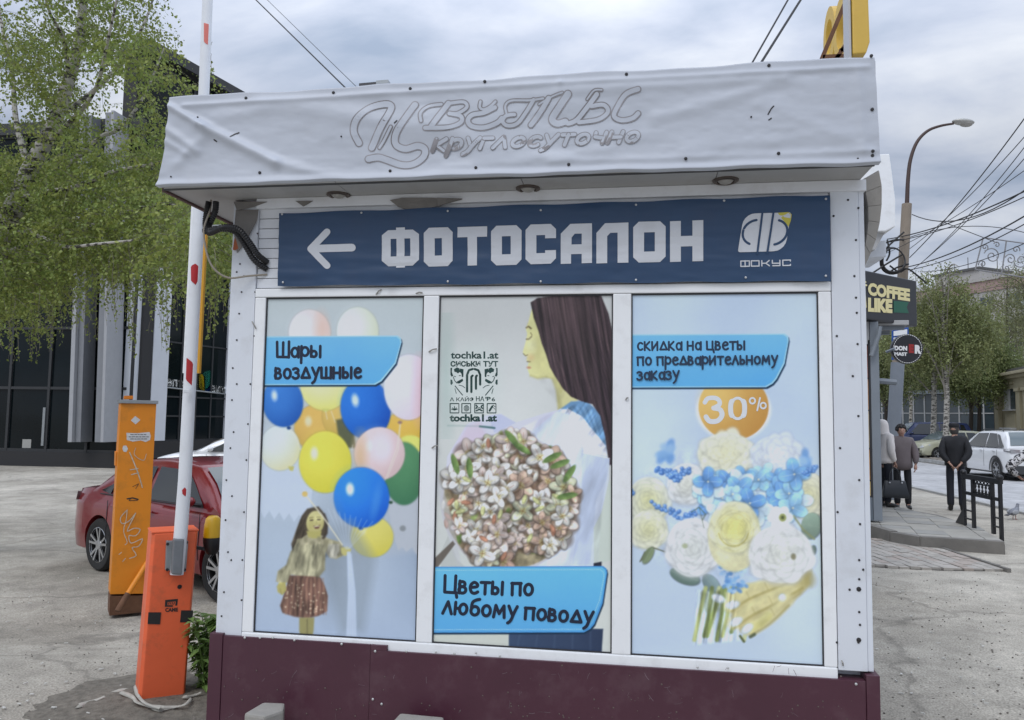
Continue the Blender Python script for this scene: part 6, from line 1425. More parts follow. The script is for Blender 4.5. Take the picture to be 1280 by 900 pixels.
        mb.add([(x-.012, s_*y+s_*.006, z) for x, y, z in pts], [(0, 1, 4, 5), (1, 2, 3, 4)]); mb.build('tail_light', mat('tail_red', (.25, .012, .012), .2, spec=.7), t, local=True)
        zl = zt(Lc-.2); pts = [(Lc-.02, hw(Lc-.05)*.55, zl-.22), (Lc-.03, hw(Lc-.05)*.95, zl-.20), (Lc-.38, hw(Lc-.36)*1.004, zl-.08), (Lc-.34, hw(Lc-.3)*.99, zl-.02), (Lc-.05, hw(Lc-.05)*.8, zl-.09)]
        mb.add([(x+.012, s_*y+s_*.006, z) for x, y, z in pts], [(0, 1, 4), (1, 2, 3, 4)]); mb.build('headlight', mat('lamp_clear', (.5, .52, .54), .1, spec=.8), t, local=True)
    # screens
    for (xa, xb, nm) in ((g3-.04, g2+.06, 'windscreen'), (g0+.05, g1-.03, 'rear_window')):
        mb = MB(); rows = 6; vs = []
        for j in range(rows+1):
            x = xa+(xb-xa)*j/rows; z = zg(x)+.022; w_ = wy(zg(x))-.09
            for i in range(9): u = -1+2*i/8; vs.append((x+(.012 if xa > xb else -.012), u*w_, z+.012*(1-u*u)))
        mb.add(vs, [(j*9+i, j*9+i+1, (j+1)*9+i+1, (j+1)*9+i) for j in range(rows) for i in range(8)]); mb.build(nm, glass_wind, t, smooth=2, local=True)
    mb = MB(); mb.box(Lc-.02, Lc+.004, -.45, .45, .42*Hc/1.45, .56*Hc/1.45); mb.box(Lc-.03, Lc+.0, -.6, .6, zb0+.05, zb0+.14); mb.build('grille', black_rub, t, local=True, bevel=.01)
    mb = MB(); mb.box(-.012, .004, -.26, .26, .48*Hc/1.45, .59*Hc/1.45); mb.build('number_plate', frame_white, t, local=True)
    if clad:
        for s_ in (-1, 1):
            for wx in wheel_x:
                mb = MB(); vs = []; K_ = 20
                for i in range(K_+1):
                    th = R(-8+196*i/K_); 
                    for rr_ in (wr*1.13, wr*1.30): x_ = wx+rr_*math.cos(th); vs.append((x_, s_*(hw(x_)+.012), wr+rr_*math.sin(th)))
                mb.add(vs, [(2*i, 2*i+1, 2*i+3, 2*i+2) for i in range(K_)]); mb.build('arch_trim', clad, t, local=True)
        mb = MB(); mb.box(-.015, .3, -hw(.15)*.98, hw(.15)*.98, zb0, zb0+.30); mb.build('rear_bumper', clad, t, local=True, bevel=.03)
    if rails:
        for s_ in (-1, 1): mb = MB(); mb.tube([(g1+.2, s_*(wy(zroof)-.03), zroof-.01), (g1+.35, s_*(wy(zroof)-.03), zroof+.05), (g2-.4, s_*(wy(zroof)-.03), zroof+.05), (g2-.25, s_*(wy(zroof)-.03), zroof-.01)], .016, 6); mb.build('roof_rail', black_rub, t, local=True)
    # wheels
    for wx in wheel_x:
        for s_ in (-1, 1):
            yo = s_*(Wc/2-.02); M_ = Matrix.Translation((wx, yo, wr)) @ Matrix.Rotation(R(90)*(-s_), 4, 'X')
            tw = .2; mb = MB(); mb.lathe([(wr*.66, 0), (wr*.72, .012), (wr*.93, .012), (wr, -.02), (wr, -tw+.02), (wr*.93, -tw), (wr*.66, -tw)], M_, 32)
            wobj = mb.build('wheel', tyre_m, t, smooth=True, local=True)
            mb = MB(); mb.lathe([(wr*.70, .006), (wr*.64, .008), (wr*.60, -.03), (wr*.6, -.08), (.02, -.08)], M_, 28); mb.build('rim_barrel', mat('rim_dark', (.04, .04, .042), .4, metal=.6), wobj, smooth=True, local=True)
            mb = MB()
            for k_ in range(5):
                th = R(90+72*k_)
                for sg_ in (-1, 1):
                    a0 = th+sg_*.10; a1 = th+sg_*.22
                    p0_ = M_ @ Vector((wr*.10*math.cos(a0), wr*.10*math.sin(a0), -.012)); p1_ = M_ @ Vector((wr*.67*math.cos(a1), wr*.67*math.sin(a1), .003))
                    mb.bar(p0_, p1_, .028, .02, up=(0, 1, 0))
            mb.lathe([(wr*.20, -.02), (wr*.18, .004), (.001, .008)], M_, 14); mb.lathe([(wr*.69, .004), (wr*.65, .010), (wr*.62, -.01)], M_, 28)
            mb.build('rim_spokes', chrome, wobj, local=True)
    return t
red_paint = mat('red_car_paint', (.22, .014, .018), .28, metal=.2, coat=.8, var=.05); white_paint = mat('white_car_paint', (.70, .71, .72), .3, coat=.7)
r_ = G(120, 714, GZ); f_w = G(271, 754, GZ); hd = (f_w-r_); wb_ = hd.length; ang = math.atan2(hd.y, hd.x)
sc_ = wb_/2.62
sedan_prof = [(0, .88), (.08, .98), (.5, 1.02), (.95, 1.02), (1.6, .965), (2.9, .93), (3.35, .93), (3.7, .88), (4.2, .78), (4.42, .68), (4.5, .55)]
# origin at the rear bumper centre
side_off = Vector((-math.sin(ang), math.cos(ang), 0))*.87*sc_
o_ = r_-Vector((math.cos(ang), math.sin(ang), 0))*.93*sc_+side_off
car('parked_car', 'dark red saloon parked behind the orange gate pillar', (o_.x, o_.y, GZ), ang, 4.5, 1.76, 1.43, sedan_prof, (.62, 1.35, 2.75, 3.45), red_paint, (.93, 3.55), .325, sc=sc_)
# white car further back, nose to the left
suv_prof = [(0, .92), (.06, 1.05), (.5, 1.08), (2.9, 1.02), (3.3, 1.02), (3.9, .98), (4.35, .86), (4.5, .62)]
p = G(300, 640, GZ); dd_ = (0,)
px_c = DP(190, 566, 19.8)
car('parked_car', 'white car with black roof rails half hidden behind the red saloon', (px_c.x+4.4, px_c.y+1.4, GZ), R(196), 4.5, 1.82, 1.50, suv_prof, (.1, .75, 2.5, 3.4), white_paint, (.85, 3.55), .35, rails=True, wagon=True, sc=1.0)

# ------------------------------------------------------------------ trees
bark = bpy.data.materials.new('birch_bark'); bark.use_nodes = True
def _bark():
    t = bark.node_tree; b = t.nodes['Principled BSDF']; tc_ = t.nodes.new('ShaderNodeTexCoord'); mp_ = t.nodes.new('ShaderNodeMapping'); mp_.inputs['Scale'].default_value = (3, 3, 9)
    no = t.nodes.new('ShaderNodeTexNoise'); no.inputs['Scale'].default_value = 2.2; no.inputs['Detail'].default_value = 5; cr_ = t.nodes.new('ShaderNodeValToRGB'); e_ = cr_.color_ramp.elements
    e_[0].position = .43; e_[0].color = (.05, .045, .04, 1); e_[1].position = .52; e_[1].color = (.44, .42, .38, 1)
    t.links.new(tc_.outputs['Object'], mp_.inputs[0]); t.links.new(mp_.outputs[0], no.inputs[0]); t.links.new(no.outputs['Fac'], cr_.inputs[0]); t.links.new(cr_.outputs[0], b.inputs['Base Color']); b.inputs['Roughness'].default_value = .8
_bark()
twig_m = mat('birch_twig', (.16, .14, .11), .8, var=.3)
def leaf_mat(name, c):
    m = mat(name, c, .5, attr='tint', trans=.38, spec=.4); return m
leaf_near = leaf_mat('birch_leaf', (1, 1, 1)); leaf_far = leaf_mat('leaf_far', (1, 1, 1))
def leaf_mesh(name, P, D, size, tint, m, parent, wide=.62):
    """P: leaf bases (n,3); D: unit directions; each leaf is a small folded rhombus of two triangles"""
    n = len(P); rs_ = np.random.RandomState(n % 9973); rnd = rs_.normal(size=(n, 3)); Sd = np.cross(D, rnd); Sd /= np.linalg.norm(Sd, axis=1, keepdims=True)+1e-9
    s = size[:, None]; a = P; b = P+D*s*.45+Sd*s*wide*.5; c = P+D*s; d = P+D*s*.45-Sd*s*wide*.5
    V = np.stack([a, b, c, d], 1).reshape(-1, 3)-np.array(list(WM[parent.name].translation)); i = np.arange(n)[:, None]*4; T = np.concatenate([i+np.array([[0, 1, 2]]), i+np.array([[0, 2, 3]])], 1).reshape(-1, 3).astype(np.int32)
    me = bpy.data.meshes.new(name); me.vertices.add(len(V)); me.vertices.foreach_set('co', V.astype(np.float32).ravel()); me.loops.add(T.size); me.loops.foreach_set('vertex_index', T.ravel())
    me.polygons.add(len(T)); me.polygons.foreach_set('loop_start', np.arange(0, T.size, 3, dtype=np.int32)); me.update(calc_edges=True)
    ca = me.color_attributes.new('tint', 'FLOAT_COLOR', 'POINT'); c4 = np.ones((len(V), 4), np.float32); c4[:, :3] = np.repeat(tint, 4, 0); ca.data.foreach_set('color', c4.ravel()); me.materials.append(m)
    o = link(name, me, parent); o['kind'] = 'stuff'; return o

# the near birch
YT = 9.2
base = G(-150, 760, GZ)
NB = thing('birch_tree', 'large birch with drooping fresh green twigs over the yard on the left', 'tree', (FY(-20, 345, YT).x-.45, YT, GZ))
tp = [(NB.location.x, YT, GZ-.1), (NB.location.x+.02, YT, .8)]+[tuple(FY(a, b, YT)) for a, b in ((-14, 345), (4, 288), (22, 248), (36, 215), (55, 180), (70, 148), (86, 100), (98, 55), (104, 0), (108, -80), (110, -180))]
mb = MB(); sp = smooth_path(tp, 4); n = len(sp); mb.tube(sp, [.15*(1-i/n)**.75+.012 for i in range(n)], 12)
mb.build('trunk', bark, NB, smooth=True); sp0 = list(sp)
limbs = [([(6, 285), (30, 262), (52, 240), (80, 212), (125, 172), (150, 160), (180, 120), (205, 60)], .055, .2), ([(22, 248), (60, 240), (100, 232), (140, 215), (182, 207), (225, 200), (262, 215)], .035, -.5),
         ([(-10, 330), (20, 312), (60, 300), (95, 290), (150, 268), (200, 255), (240, 262)], .04, -.3), ([(36, 215), (20, 150), (15, 90), (0, 20), (-10, -60)], .04, .4), ([(70, 148), (110, 120), (150, 80), (180, 30), (200, -30)], .035, .6),
         ([(0, 290), (40, 292), (80, 308), (120, 305), (170, 300)], .025, -1.0), ([(86, 100), (80, 50), (60, 10), (50, -50)], .025, -.5), ([(-14, 345), (-50, 300), (-90, 240), (-130, 170)], .05, .5), ([(55, 180), (90, 150), (120, 110), (135, 50), (150, -20)], .03, -.7)]
LB = []
for k_, (pp, r0, dy_) in enumerate(limbs):
    n = len(pp); P_ = [tuple(FY(a, b, YT+dy_*2.2*i/(n-1))) for i, (a, b) in enumerate(pp)]; sp = smooth_path(P_, 4); m_ = len(sp)
    mb = MB(); mb.tube(sp, [r0*(1-i/m_)**.8+.006 for i in range(m_)], 8); mb.build('limb', bark, NB, smooth=True); LB += sp
rs = np.random.RandomState(5)
# crown outline in which twigs start, seen from the camera; twigs hang from there
outline = [(-120, -140), (222, -140), (215, -40), (222, 10), (228, 60), (246, 78), (266, 95), (270, 130), (268, 250), (285, 300), (283, 330), (262, 350), (215, 345), (205, 330), (190, 335), (150, 350), (120, 335), (105, 330), (60, 370), (20, 395), (-30, 390), (-120, 380)]
def inpoly(x, y, poly):
    c = False; n = len(poly)
    for i in range(n):
        x1, y1 = poly[i]; x2, y2 = poly[(i+1) % n]
        if (y1 > y) != (y2 > y) and x < (x2-x1)*(y-y1)/(y2-y1)+x1: c = not c
    return c
tw = MB(); LP, LD, LS, LC = [], [], [], []
def strand(p0, L_, droop, nl, size, base_c, jit, keep_twig):
    """a twig that leaves p0 and bends down, with leaves hanging along it"""
    az = rs.uniform(0, 6.28); d = Vector((math.cos(az)*.6+.25, math.sin(az)*.6, rs.uniform(-.1, .5))).normalized(); p = Vector(p0); path = [tuple(p)]; m = 6
    for i in range(m):
        d = (d+Vector((rs.normal()*.10, rs.normal()*.10, -droop))).normalized(); p = p+d*L_/m; path.append(tuple(p))
    if keep_twig: tw.tube(path, [.0032, .003, .0026, .0022, .002, .0016, .001], 3, cap=False)
    A = np.array(path)
    for i in range(nl):
        t_ = (i+rs.rand())/nl*m; k = min(int(t_), m-1); q = A[k]+(A[k+1]-A[k])*(t_-k)
        dd = rs.normal(size=3)*.7+np.array([0, 0, -.75]); dd /= np.linalg.norm(dd); LP.append(q+rs.normal(size=3)*jit); LD.append(dd); LS.append(size*(.5+.95*rs.rand())); c_ = base_c*(.72+.56*rs.rand()); LC.append(c_)
LBn = np.array(LB)
cnt = 0; tries = 0
TPX = [(proj(*q)[0], proj(*q)[1]+dy_) for q in sp0 for dy_ in (0, -12, -24)]
while cnt < 8200 and tries < 90000:
    tries += 1; a = rs.uniform(-120, 290); b = rs.uniform(-140, 395)
    if not inpoly(a, b, outline): continue
    y = YT+rs.uniform(-1.3, 1.8); 
    if a > 228: y = 6.6+rs.uniform(-.3, 1.6) if b > 200 else 8.5+rs.uniform(-.8, 1)
    dens = fbm(a/44.+3, b/40.+y*.5, 3)*1.1
    thr = .36+(.07 if b < 190 else -.14)+(.07 if b < 40 else 0)+(.16 if (88 < a < 175 and 60 < b < 160) else 0)+(.14 if (a < 42 and b < 190) else 0)+(.10 if a > 215 else 0)
    if dens < thr+rs.uniform(-.05, .05): continue
    if y < YT+.1 and any(math.hypot(a-u_, b-v_) < 9 for u_, v_ in TPX) and rs.rand() < .85: continue
    p = FY(a, b, y); hue = rs.rand()
    c_ = np.array((.21+.07*hue, .285+.03*hue, .075))*(.78+.5*fbm(a/30.+9, b/30., 2)) 
    L_ = rs.uniform(.28, .75) if b < 250 else rs.uniform(.35, .85)
    strand(p, L_, .22, int(16*L_/.5), .040, c_, .016, cnt % 3 == 0); cnt += 1
# long curtains hanging in front of the white wall panels
for (a, b0_, b1_, k_) in ((166, 300, 452, 3), (172, 310, 440, 2), (158, 310, 415, 3), (150, 320, 400, 3), (202, 320, 455, 3), (208, 300, 430, 3), (195, 320, 410, 2), (228, 310, 405, 3), (180, 300, 400, 2), (142, 320, 410, 3), (260, 310, 415, 3), (272, 300, 425, 3), (266, 320, 390, 3), (285, 300, 350, 2), (120, 330, 420, 2), (130, 330, 400, 2), (100, 340, 420, 3), (70, 360, 440, 4), (40, 370, 450, 4), (15, 380, 455, 4), (-5, 380, 450, 4), (55, 370, 430, 4), (85, 350, 415, 3), (262, 62, 100, 3), (256, 70, 105, 2)):
    for j in range(k_):
        yy = 8.2+rs.uniform(-.6, .6) if a < 250 else 7.2+rs.uniform(-.3, .3); aa = a+rs.uniform(-7, 7); p0 = FY(aa, b0_+rs.uniform(-15, 15), yy); p1 = FY(aa+rs.uniform(-4, 8), b1_+rs.uniform(-22, 10), yy); m = 8
        path = [tuple(Vector(p0)+(Vector(p1)-Vector(p0))*i/m+Vector((rs.normal()*.012, rs.normal()*.012, 0))) for i in range(m+1)]; tw.tube(path, [.0025]*m+[.001], 3, cap=False); A = np.array(path); L_ = np.linalg.norm(A[-1]-A[0])
        for i in range(int(L_*30)):
            t_ = rs.rand()*m; k = min(int(t_), m-1); q = A[k]+(A[k+1]-A[k])*(t_-k); dd = rs.normal(size=3)*.7+np.array([0, 0, -.7]); dd /= np.linalg.norm(dd)
            LP.append(q+rs.normal(size=3)*.012); LD.append(dd); LS.append(.034*(.7+.6*rs.rand())); LC.append(np.array((.21, .26, .06))*(.75+.5*rs.rand()))
leaf_mesh('crown', np.array(LP), np.array(LD), np.array(LS), np.array(LC), leaf_near, NB, .72)
o = tw.build('twigs', twig_m, NB); o['kind'] = 'stuff'

# far trees on the right
def far_tree(name, label, base, H_, crown, n, col, trunk_r=.12, lean=(0, 0), bare=.35, birch=True, leaf=.14, group=None, limbs_=7):
    """crown: list of (dx, dy, z, rx, rz) lobes relative to the base"""
    t = thing(name, label, 'tree', tuple(base), group=group); bx = Vector(base)
    top = bx+Vector((lean[0], lean[1], H_*.93)); path = smooth_path([tuple(bx+Vector((0, 0, -.1))), tuple(bx+(top-bx)*.35+Vector((.08, 0, 0))), tuple(bx+(top-bx)*.7+Vector((-.1, 0, 0))), tuple(top)], 5); n_ = len(path)
    mb = MB(); mb.tube(path, [trunk_r*(1-i/n_)**.8+.015 for i in range(n_)], 9); mb.build('trunk', bark if birch else mat('dark_bark', (.06, .05, .042), .9, var=.3, vscale=6), t, smooth=True)
    mb = MB(); P, D, Sz, C = [], [], [], []
    r2 = np.random.RandomState(abs(hash(label)) % 1 + int(abs(base[0])*97) % 1000)
    ends = []
    for i in range(limbs_*3):
        f_ = .3+.65*r2.rand(); k = int(f_*(n_-1)); p0 = Vector(path[k]); lb = crown[r2.randint(len(crown))]; th = r2.uniform(0, 6.28); q = r2.rand()**.5
        e_ = bx+Vector((lb[0]+lb[3]*q*math.cos(th)*.9, lb[1]+lb[3]*q*math.sin(th)*.9, lb[2]+lb[4]*r2.uniform(-.6, .8)))
        if e_.z < p0.z+.1: e_.z = p0.z+r2.uniform(.2, 1.)
        mid = (p0+e_)/2+Vector((0, 0, .35)); pp = smooth_path([tuple(p0), tuple(mid), tuple(e_)], 4); mb.tube(pp, [trunk_r*.28*(1-j/len(pp))+.008 for j in range(len(pp))], 5); ends += pp[3:]
    o = mb.build('limbs', twig_m if not birch else mat('limb_pale', (.26, .24, .21), .8, var=.3), t)
    o['kind'] = 'stuff'
    strands = n//14
    for i in range(strands):
        lb = crown[r2.randint(len(crown))]; v = r2.normal(size=3); v /= np.linalg.norm(v); rad_ = r2.rand()**.4
        p = np.array(bx)+np.array([lb[0]+v[0]*lb[3]*rad_, lb[1]+v[1]*lb[3]*rad_, lb[2]+v[2]*lb[4]*rad_])
        if fbm(p[0]*1.3+p[1]*.35+11, p[2]*1.3, 3) < bare-.07+.24*(p[2]/H_-.55)+r2.uniform(-.05, .05): continue
        L_ = r2.uniform(.5, 1.5); hue = r2.rand(); cc = np.array(col)*(.75+.5*r2.rand())*1.15+np.array((.03, .01, 0))*hue; dx_, dy2 = r2.normal()*.25, r2.normal()*.25
        for j in range(14):
            u = r2.rand(); P.append(p+np.array([dx_*u, dy2*u, -L_*u])+r2.normal(size=3)*leaf*.7); dd = r2.normal(size=3)+np.array([0, 0, -.6]); D.append(dd/np.linalg.norm(dd)); Sz.append(leaf*(.6+.8*r2.rand())); C.append(cc*(.8+.4*r2.rand()))
    leaf_mesh('crown', np.array(P), np.array(D), np.array(Sz), np.array(C), leaf_far, t, .7)
    return t
gp = lambda px, py: G(px, py, 0)
lobes = lambda H_, w_: [(0, 0, H_*.82, w_*.45, H_*.17), (w_*.45, 0, H_*.66, w_*.5, H_*.13), (-w_*.45, .3, H_*.62, w_*.5, H_*.13), (0, -.3, H_*.54, w_*.7, H_*.10), (w_*.15, .2, H_*.74, w_*.6, H_*.16)]
def at_px(px, Yd, z=0):      # ground point seen at column px, at world distance Yd
    a, b = proj(0, Yd, 0); p = None
    lo, hi = -60., 90.
    for _ in range(40):
        m = (lo+hi)/2
        if proj(m, Yd, z)[0] < px: lo = m
        else: hi = m
    return Vector((lo, Yd, z))
tr = [(1165, 44, 10.2, 3.2, (.17, .20, .085), .40, 'birch with a patchy white trunk beyond the road, left of the pair behind the man'),
      (1181, 42, 10.6, 3.2, (.175, .205, .085), .39, 'birch with a slim white trunk beyond the road, right of the pair behind the man'),
      (1212, 50, 9.6, 3.6, (.14, .18, .07), .36, 'bushy green tree in front of the glazed pavilion'),
      (1222, 50, 8.4, 2.6, (.14, .18, .07), .37, 'green tree left of the beige building, over the grey wall'),
      (1137, 58, 12.0, 3.6, (.20, .20, .13), .43, 'thin pale tree rising behind the lamp pole'),
      (1262, 62, 14.2, 4.2, (.18, .20, .10), .42, 'tall willowy tree above the roof of the beige building'),
      (1290, 58, 14.5, 4.2, (.18, .20, .10), .40, 'tall tree at the right edge behind the beige building'),
      (1105, 52, 8.5, 3.4, (.13, .165, .07), .37, 'low dark green tree seen between the coffee kiosk post and the lamp pole'),
      (1200, 66, 13.0, 4.0, (.19, .20, .12), .44, 'sparse tree standing before the apartment block')]
for i, (px, Yd, H_, w_, c_, br_, lb_) in enumerate(tr):
    bz = at_px(px, Yd, 0); far_tree('birch_tree' if i in (0, 1, 4) else 'leafy_tree', lb_, bz, H_, lobes(H_, w_), 24000 if i in (5, 6) else 16000 if i in (4, 8) else 26000, c_, .15 if i < 2 else .12, (.3, 0), br_, birch=i in (0, 1, 4), leaf=.105, group='trees across the road')
# green beyond the gap between the light box and the kiosk, far behind

# ------------------------------------------------------------------ behind the kiosk on the right: neighbouring awnings
beige = mat('cornice_beige', (.30, .28, .25), .7, var=.15, vscale=6, dirt=((.12, .10, .08), 8, .5))
outer = [(1099, 213), (1102.5, 232), (1102.5, 256), (1100, 278), (1095, 300), (1088, 318), (1080.5, 334)]; inner = [(1076, 225), (1082, 240), (1085, 258), (1085.5, 276), (1084, 292), (1081.5, 306), (1078, 316)]
for i in range(6):
    mb = MB(); q = [outer[i], outer[i+1], inner[i+1], inner[i]]; cxm = sum(a for a, b in q)/4; cym = sum(b for a, b in q)/4; q = [(cxm+(a-cxm)*.985, cym+(b-cym)*.985) for a, b in q]
    f_ = [FY(a, b, 3.78) for a, b in q]; mb.add(f_+[p+Vector((0, .35, 0)) for p in f_], [(0, 1, 2, 3), (7, 6, 5, 4), (0, 4, 5, 1), (1, 5, 6, 2), (2, 6, 7, 3), (3, 7, 4, 0)]); mb.build('cornice_segment', beige, K, bevel=.002)
mb = MB(); o2 = [(a-1, b) for a, b in outer]+[(a+1, b) for a, b in inner[::-1]]; f_ = [FY(a, b, 3.80) for a, b in o2]; n = len(f_)
mb.add(f_+[p+Vector((0, .3, 0)) for p in f_], [tuple(range(n)), tuple(range(2*n-1, n-1, -1))]+[(i, n+i, n+(i+1) % n, (i+1) % n) for i in range(n)]); mb.build('cornice_core', mat('cornice_dark', (.10, .09, .08), .8), K)
T = thing('shop_awning', 'white boxed awning of the next stall, behind the kiosk corner', 'awning', (1.9, 6.9, 2.6))
def vbox(mb, pts, y, dep, m=0):
    f_ = [FY(a, b, y) for a, b in pts]; n = len(f_); mb.add(f_+[p+Vector((0, dep, 0)) for p in f_], [tuple(range(n)), tuple(range(2*n-1, n-1, -1))]+[(i, n+i, n+(i+1) % n, (i+1) % n) for i in range(n)], m)
mb = MB(); vbox(mb, [(1040, 195), (1112, 192), (1119.5, 250), (1119.5, 283), (1107, 289), (1040, 289)], 6.9, 3.5); mb.build('awning_box', frame_white, T, bevel=.01)
mb = MB(); vbox(mb, [(1040, 290), (1106, 290.5), (1094, 312), (1040, 312)], 6.95, 3.2); mb.build('awning_underside', soffit_m, T)
mb = MB(); vbox(mb, [(1085, 302), (1108, 300), (1108, 321), (1085, 322)], 7.2, .5); mb.build('gutter_box', white_panel, T, bevel=.01)
zu_ = FY(1080, 312, 6.95).z
mb = MB(); mb.box(.0, 1.3, 6.96, 8.45, -.05, zu_-.01); mb.build('wall', white_panel, T)
mb = MB(); mb.box(.0, FY(1076, 400, 8.5).x, 8.5, 10.1, -.05, zu_-.01); mb.build('wall', white_panel, T)

# ------------------------------------------------------------------ coffee stall with its sign
gm = mat('post_grey', (.20, .225, .255), .5, var=.08, vscale=3); ZP = .2
cp = G(1094.5, 651, ZP)
CK = thing('coffee_stall', 'grey framed street stall with a printed side panel under the black coffee sign', 'kiosk', (cp.x-.6, cp.y+.8, ZP))
YC = cp.y
def cbox(a0, a1, z0_, z1_, dy0, dy1, m, name, bev=0, lab=None):
    x0_, x1_ = FY(a0, 560, YC).x, FY(a1, 560, YC).x; mb = MB(); mb.box(x0_, x1_, YC+dy0, YC+dy1, z0_, z1_); o = mb.build(name, m, CK, bevel=bev)
    return o
zc = lambda b: FY(1090, b, YC).z
cbox(1090, 1101, ZP, zc(402), -.02, .16, gm, 'corner_post', .01)
cbox(1040, 1089.7, ZP, zc(622), 0, .1, mat('base_panel', (.13, .155, .185), .5, var=.1), 'base_panel', .005)
for k_, (b0_, b1_, c_) in enumerate(((472, 432, (150, 84, 60)), (512, 474, (196, 150, 110)), (560, 514, (186, 170, 140)), (600, 562, (206, 150, 74)), (620, 602, (214, 186, 120)))):
    cbox(1074, 1087.5, zc(b0_ if b0_ > b1_ else b1_), zc(min(b0_, b1_)), .02, .06, mat('display_%d' % k_, S(*c_), .5, var=.35, vscale=5), 'display_print')
cbox(1087.8, 1089.6, zc(622), zc(425), .0, .09, gasket, 'panel_frame'); cbox(1040, 1089.5, zc(430), zc(402), 0, .1, soffit_m, 'top_rail')
cbox(1040, 1073.8, zc(622), zc(430), .03, .08, dark_glass, 'side_window')
mb = MB(); x1_ = FY(1098, 560, YC).x; mb.box(x1_-3, x1_-.02, YC+.17, YC+5, ZP, zc(400)-.02); mb.build('wall', gm, CK)
# canopy and brackets
mb = MB(); zt_ = zc(405); mb.box(x1_-3, x1_+.62, YC+.3, YC+3.2, zt_+.02, zt_+.10); mb.build('canopy', soffit_m, CK, bevel=.01)
for k_ in range(4): mb = MB(); mb.box(x1_+.05, x1_+.58, YC+.4+k_*.75, YC+.46+k_*.75, zt_-.05, zt_+.018); mb.build('canopy_rib', gm, CK)
cbox(1102, 1113, zc(470), zc(412), .5, .62, mat('duct_white', (.5, .52, .54), .5), 'side_duct', .01); 
mb = MB(); mb.tube([FY(1089, 445, YC-.1), FY(1098, 420, YC-.1), FY(1100, 408, YC-.1)], .035, 7); mb.build('bracket', gm, CK)
mb = MB(); mb.tube([FY(1098, 476, YC+.3), FY(1120, 478, YC+.3)], .05, 7); mb.build('bracket', gm, CK)
# the sign box itself
dL, dR = 12.6, 13.4
SL = thing('coffee_sign', 'black box sign with cream lettering and a green ribbon over the street stall', 'sign', DP(1112, 406, 13.2))
c4 = [DP(1066, 336, dL-.25), DP(1145.5, 349.5, dR), DP(1145.5, 406.5, dR), DP(1066, 400, dL-.25)]
zt1 = (c4[0].z+c4[1].z)/2; zb1 = (c4[2].z+c4[3].z)/2; c4[0].z = c4[1].z = zt1; c4[2].z = c4[3].z = zb1; c4[3].x, c4[3].y = c4[0].x, c4[0].y; c4[2].x, c4[2].y = c4[1].x, c4[1].y
dd_ = (c4[1]-c4[0]).normalized(); nn_ = Vector((-dd_.y, dd_.x, 0))*.22
mb = MB(); mb.add(c4+[p+nn_ for p in c4], [(0, 1, 2, 3), (7, 6, 5, 4), (0, 4, 5, 1), (1, 5, 6, 2), (2, 6, 7, 3), (3, 7, 4, 0)]); mb.build('sign_box', mat('sign_black', (.016, .017, .022), .4, var=.1), SL, bevel=.03, seg=3)
def SGN(a, b, l=0):
    d = ray(a, b); nrm_ = nn_.normalized(); A_ = c4[0]-nrm_*(.004+.003*l); t_ = (A_-Vector((0, 0, CAM_H))).dot(nrm_)/d.dot(nrm_); return Vector((0, 0, CAM_H))+d*t_
cream = mat('sign_cream', S(228, 216, 160), .45); mb = MB()
font_text(mb, 'COFFEE', (1085, 353), (1137.5, 361), (1085, 369), SGN, .06, lay=1); font_text(mb, 'LIKE', (1085, 372), (1115.5, 374), (1085, 389.5), SGN, .07, lay=1); mb.build('sign_lettering', cream, SL)
mb = MB(); lay = [1]; ribbon(mb, [(1078, 352), (1082, 352.5)], 2, SGN, lay); ribbon(mb, [(1080, 351), (1082.5, 384)], 1.6, SGN, lay); ribbon(mb, [(1076, 356), (1083, 356.5)], 2.4, SGN, lay); mb.build('cup_outline', cream, SL)
mb = MB(); mb.add([SGN(*q, 1) for q in ((1117, 376), (1136, 377.5), (1133.5, 384), (1136, 391.5), (1117, 390.5))], [tuple(range(5))]); mb.build('ribbon', mat('sign_green', S(24, 92, 70), .5), SL)

# round sign and the blue sign behind it
YR = 17.2
RS_ = thing('round_sign', 'round black sign with white and red lettering on a bracket below the coffee sign', 'sign', FY(1134.5, 455, YR))
c0 = FY(1134.5, 436, YR); rad = (FY(1153.8, 436, YR)-c0).length; M_ = Matrix.Translation(c0) @ Matrix.Rotation(R(90), 4, 'X')
mb = MB(); mb.lathe([(.001, .0), (rad, .0), (rad+.01, -.02), (rad+.01, -.13), (rad, -.15), (.001, -.15)], M_, 40); mb.build('sign_disc', mat('sign_black', (.016, .017, .022), .4), RS_, smooth=True)
RF = lambda a, b, l=0: FY(a, b, YR-.004-.002*l)
mb = MB(); lay = [1]
for i in range(40):
    a0, a1 = R(i*9), R(i*9+5); ribbon(mb, [(1134.5+17.6*math.cos(a0), 436+17.6*math.sin(a0)), (1134.5+17.6*math.cos(a1), 436+17.6*math.sin(a1))], .7, RF, [1], caps=2)
mb.build('dashed_ring', mat('sign_white_flat', (.75, .75, .75), .5), RS_)
mb = MB(); font_text(mb, 'DON', (1118, 432), (1134, 432.5), (1118, 438), RF, .07, lay=1); font_text(mb, 'MAST', (1118, 440), (1134, 440.5), (1118, 444.5), RF, .06, lay=1); mb.build('sign_lettering', MATS['sign_white_flat'], RS_)
mb = MB(); font_text(mb, 'R', (1143.5, 431), (1152, 431.5), (1143.5, 442), RF, .08, lay=1); mb.build('sign_lettering', MATS['sign_white_flat'], RS_)
mb = MB(); font_text(mb, 'E', (1136, 430), (1142.5, 430.5), (1136, 441), RF, .08, lay=1); mb.build('sign_lettering', mat('sign_red', (.30, .02, .02), .5), RS_)
mb = MB(); mb.tube([FY(1118, 436, YR-.07)+Vector((0, .0, 0)), FY(1108, 440, YR+.1)], .03, 6); mb.build('bracket', gm, RS_)
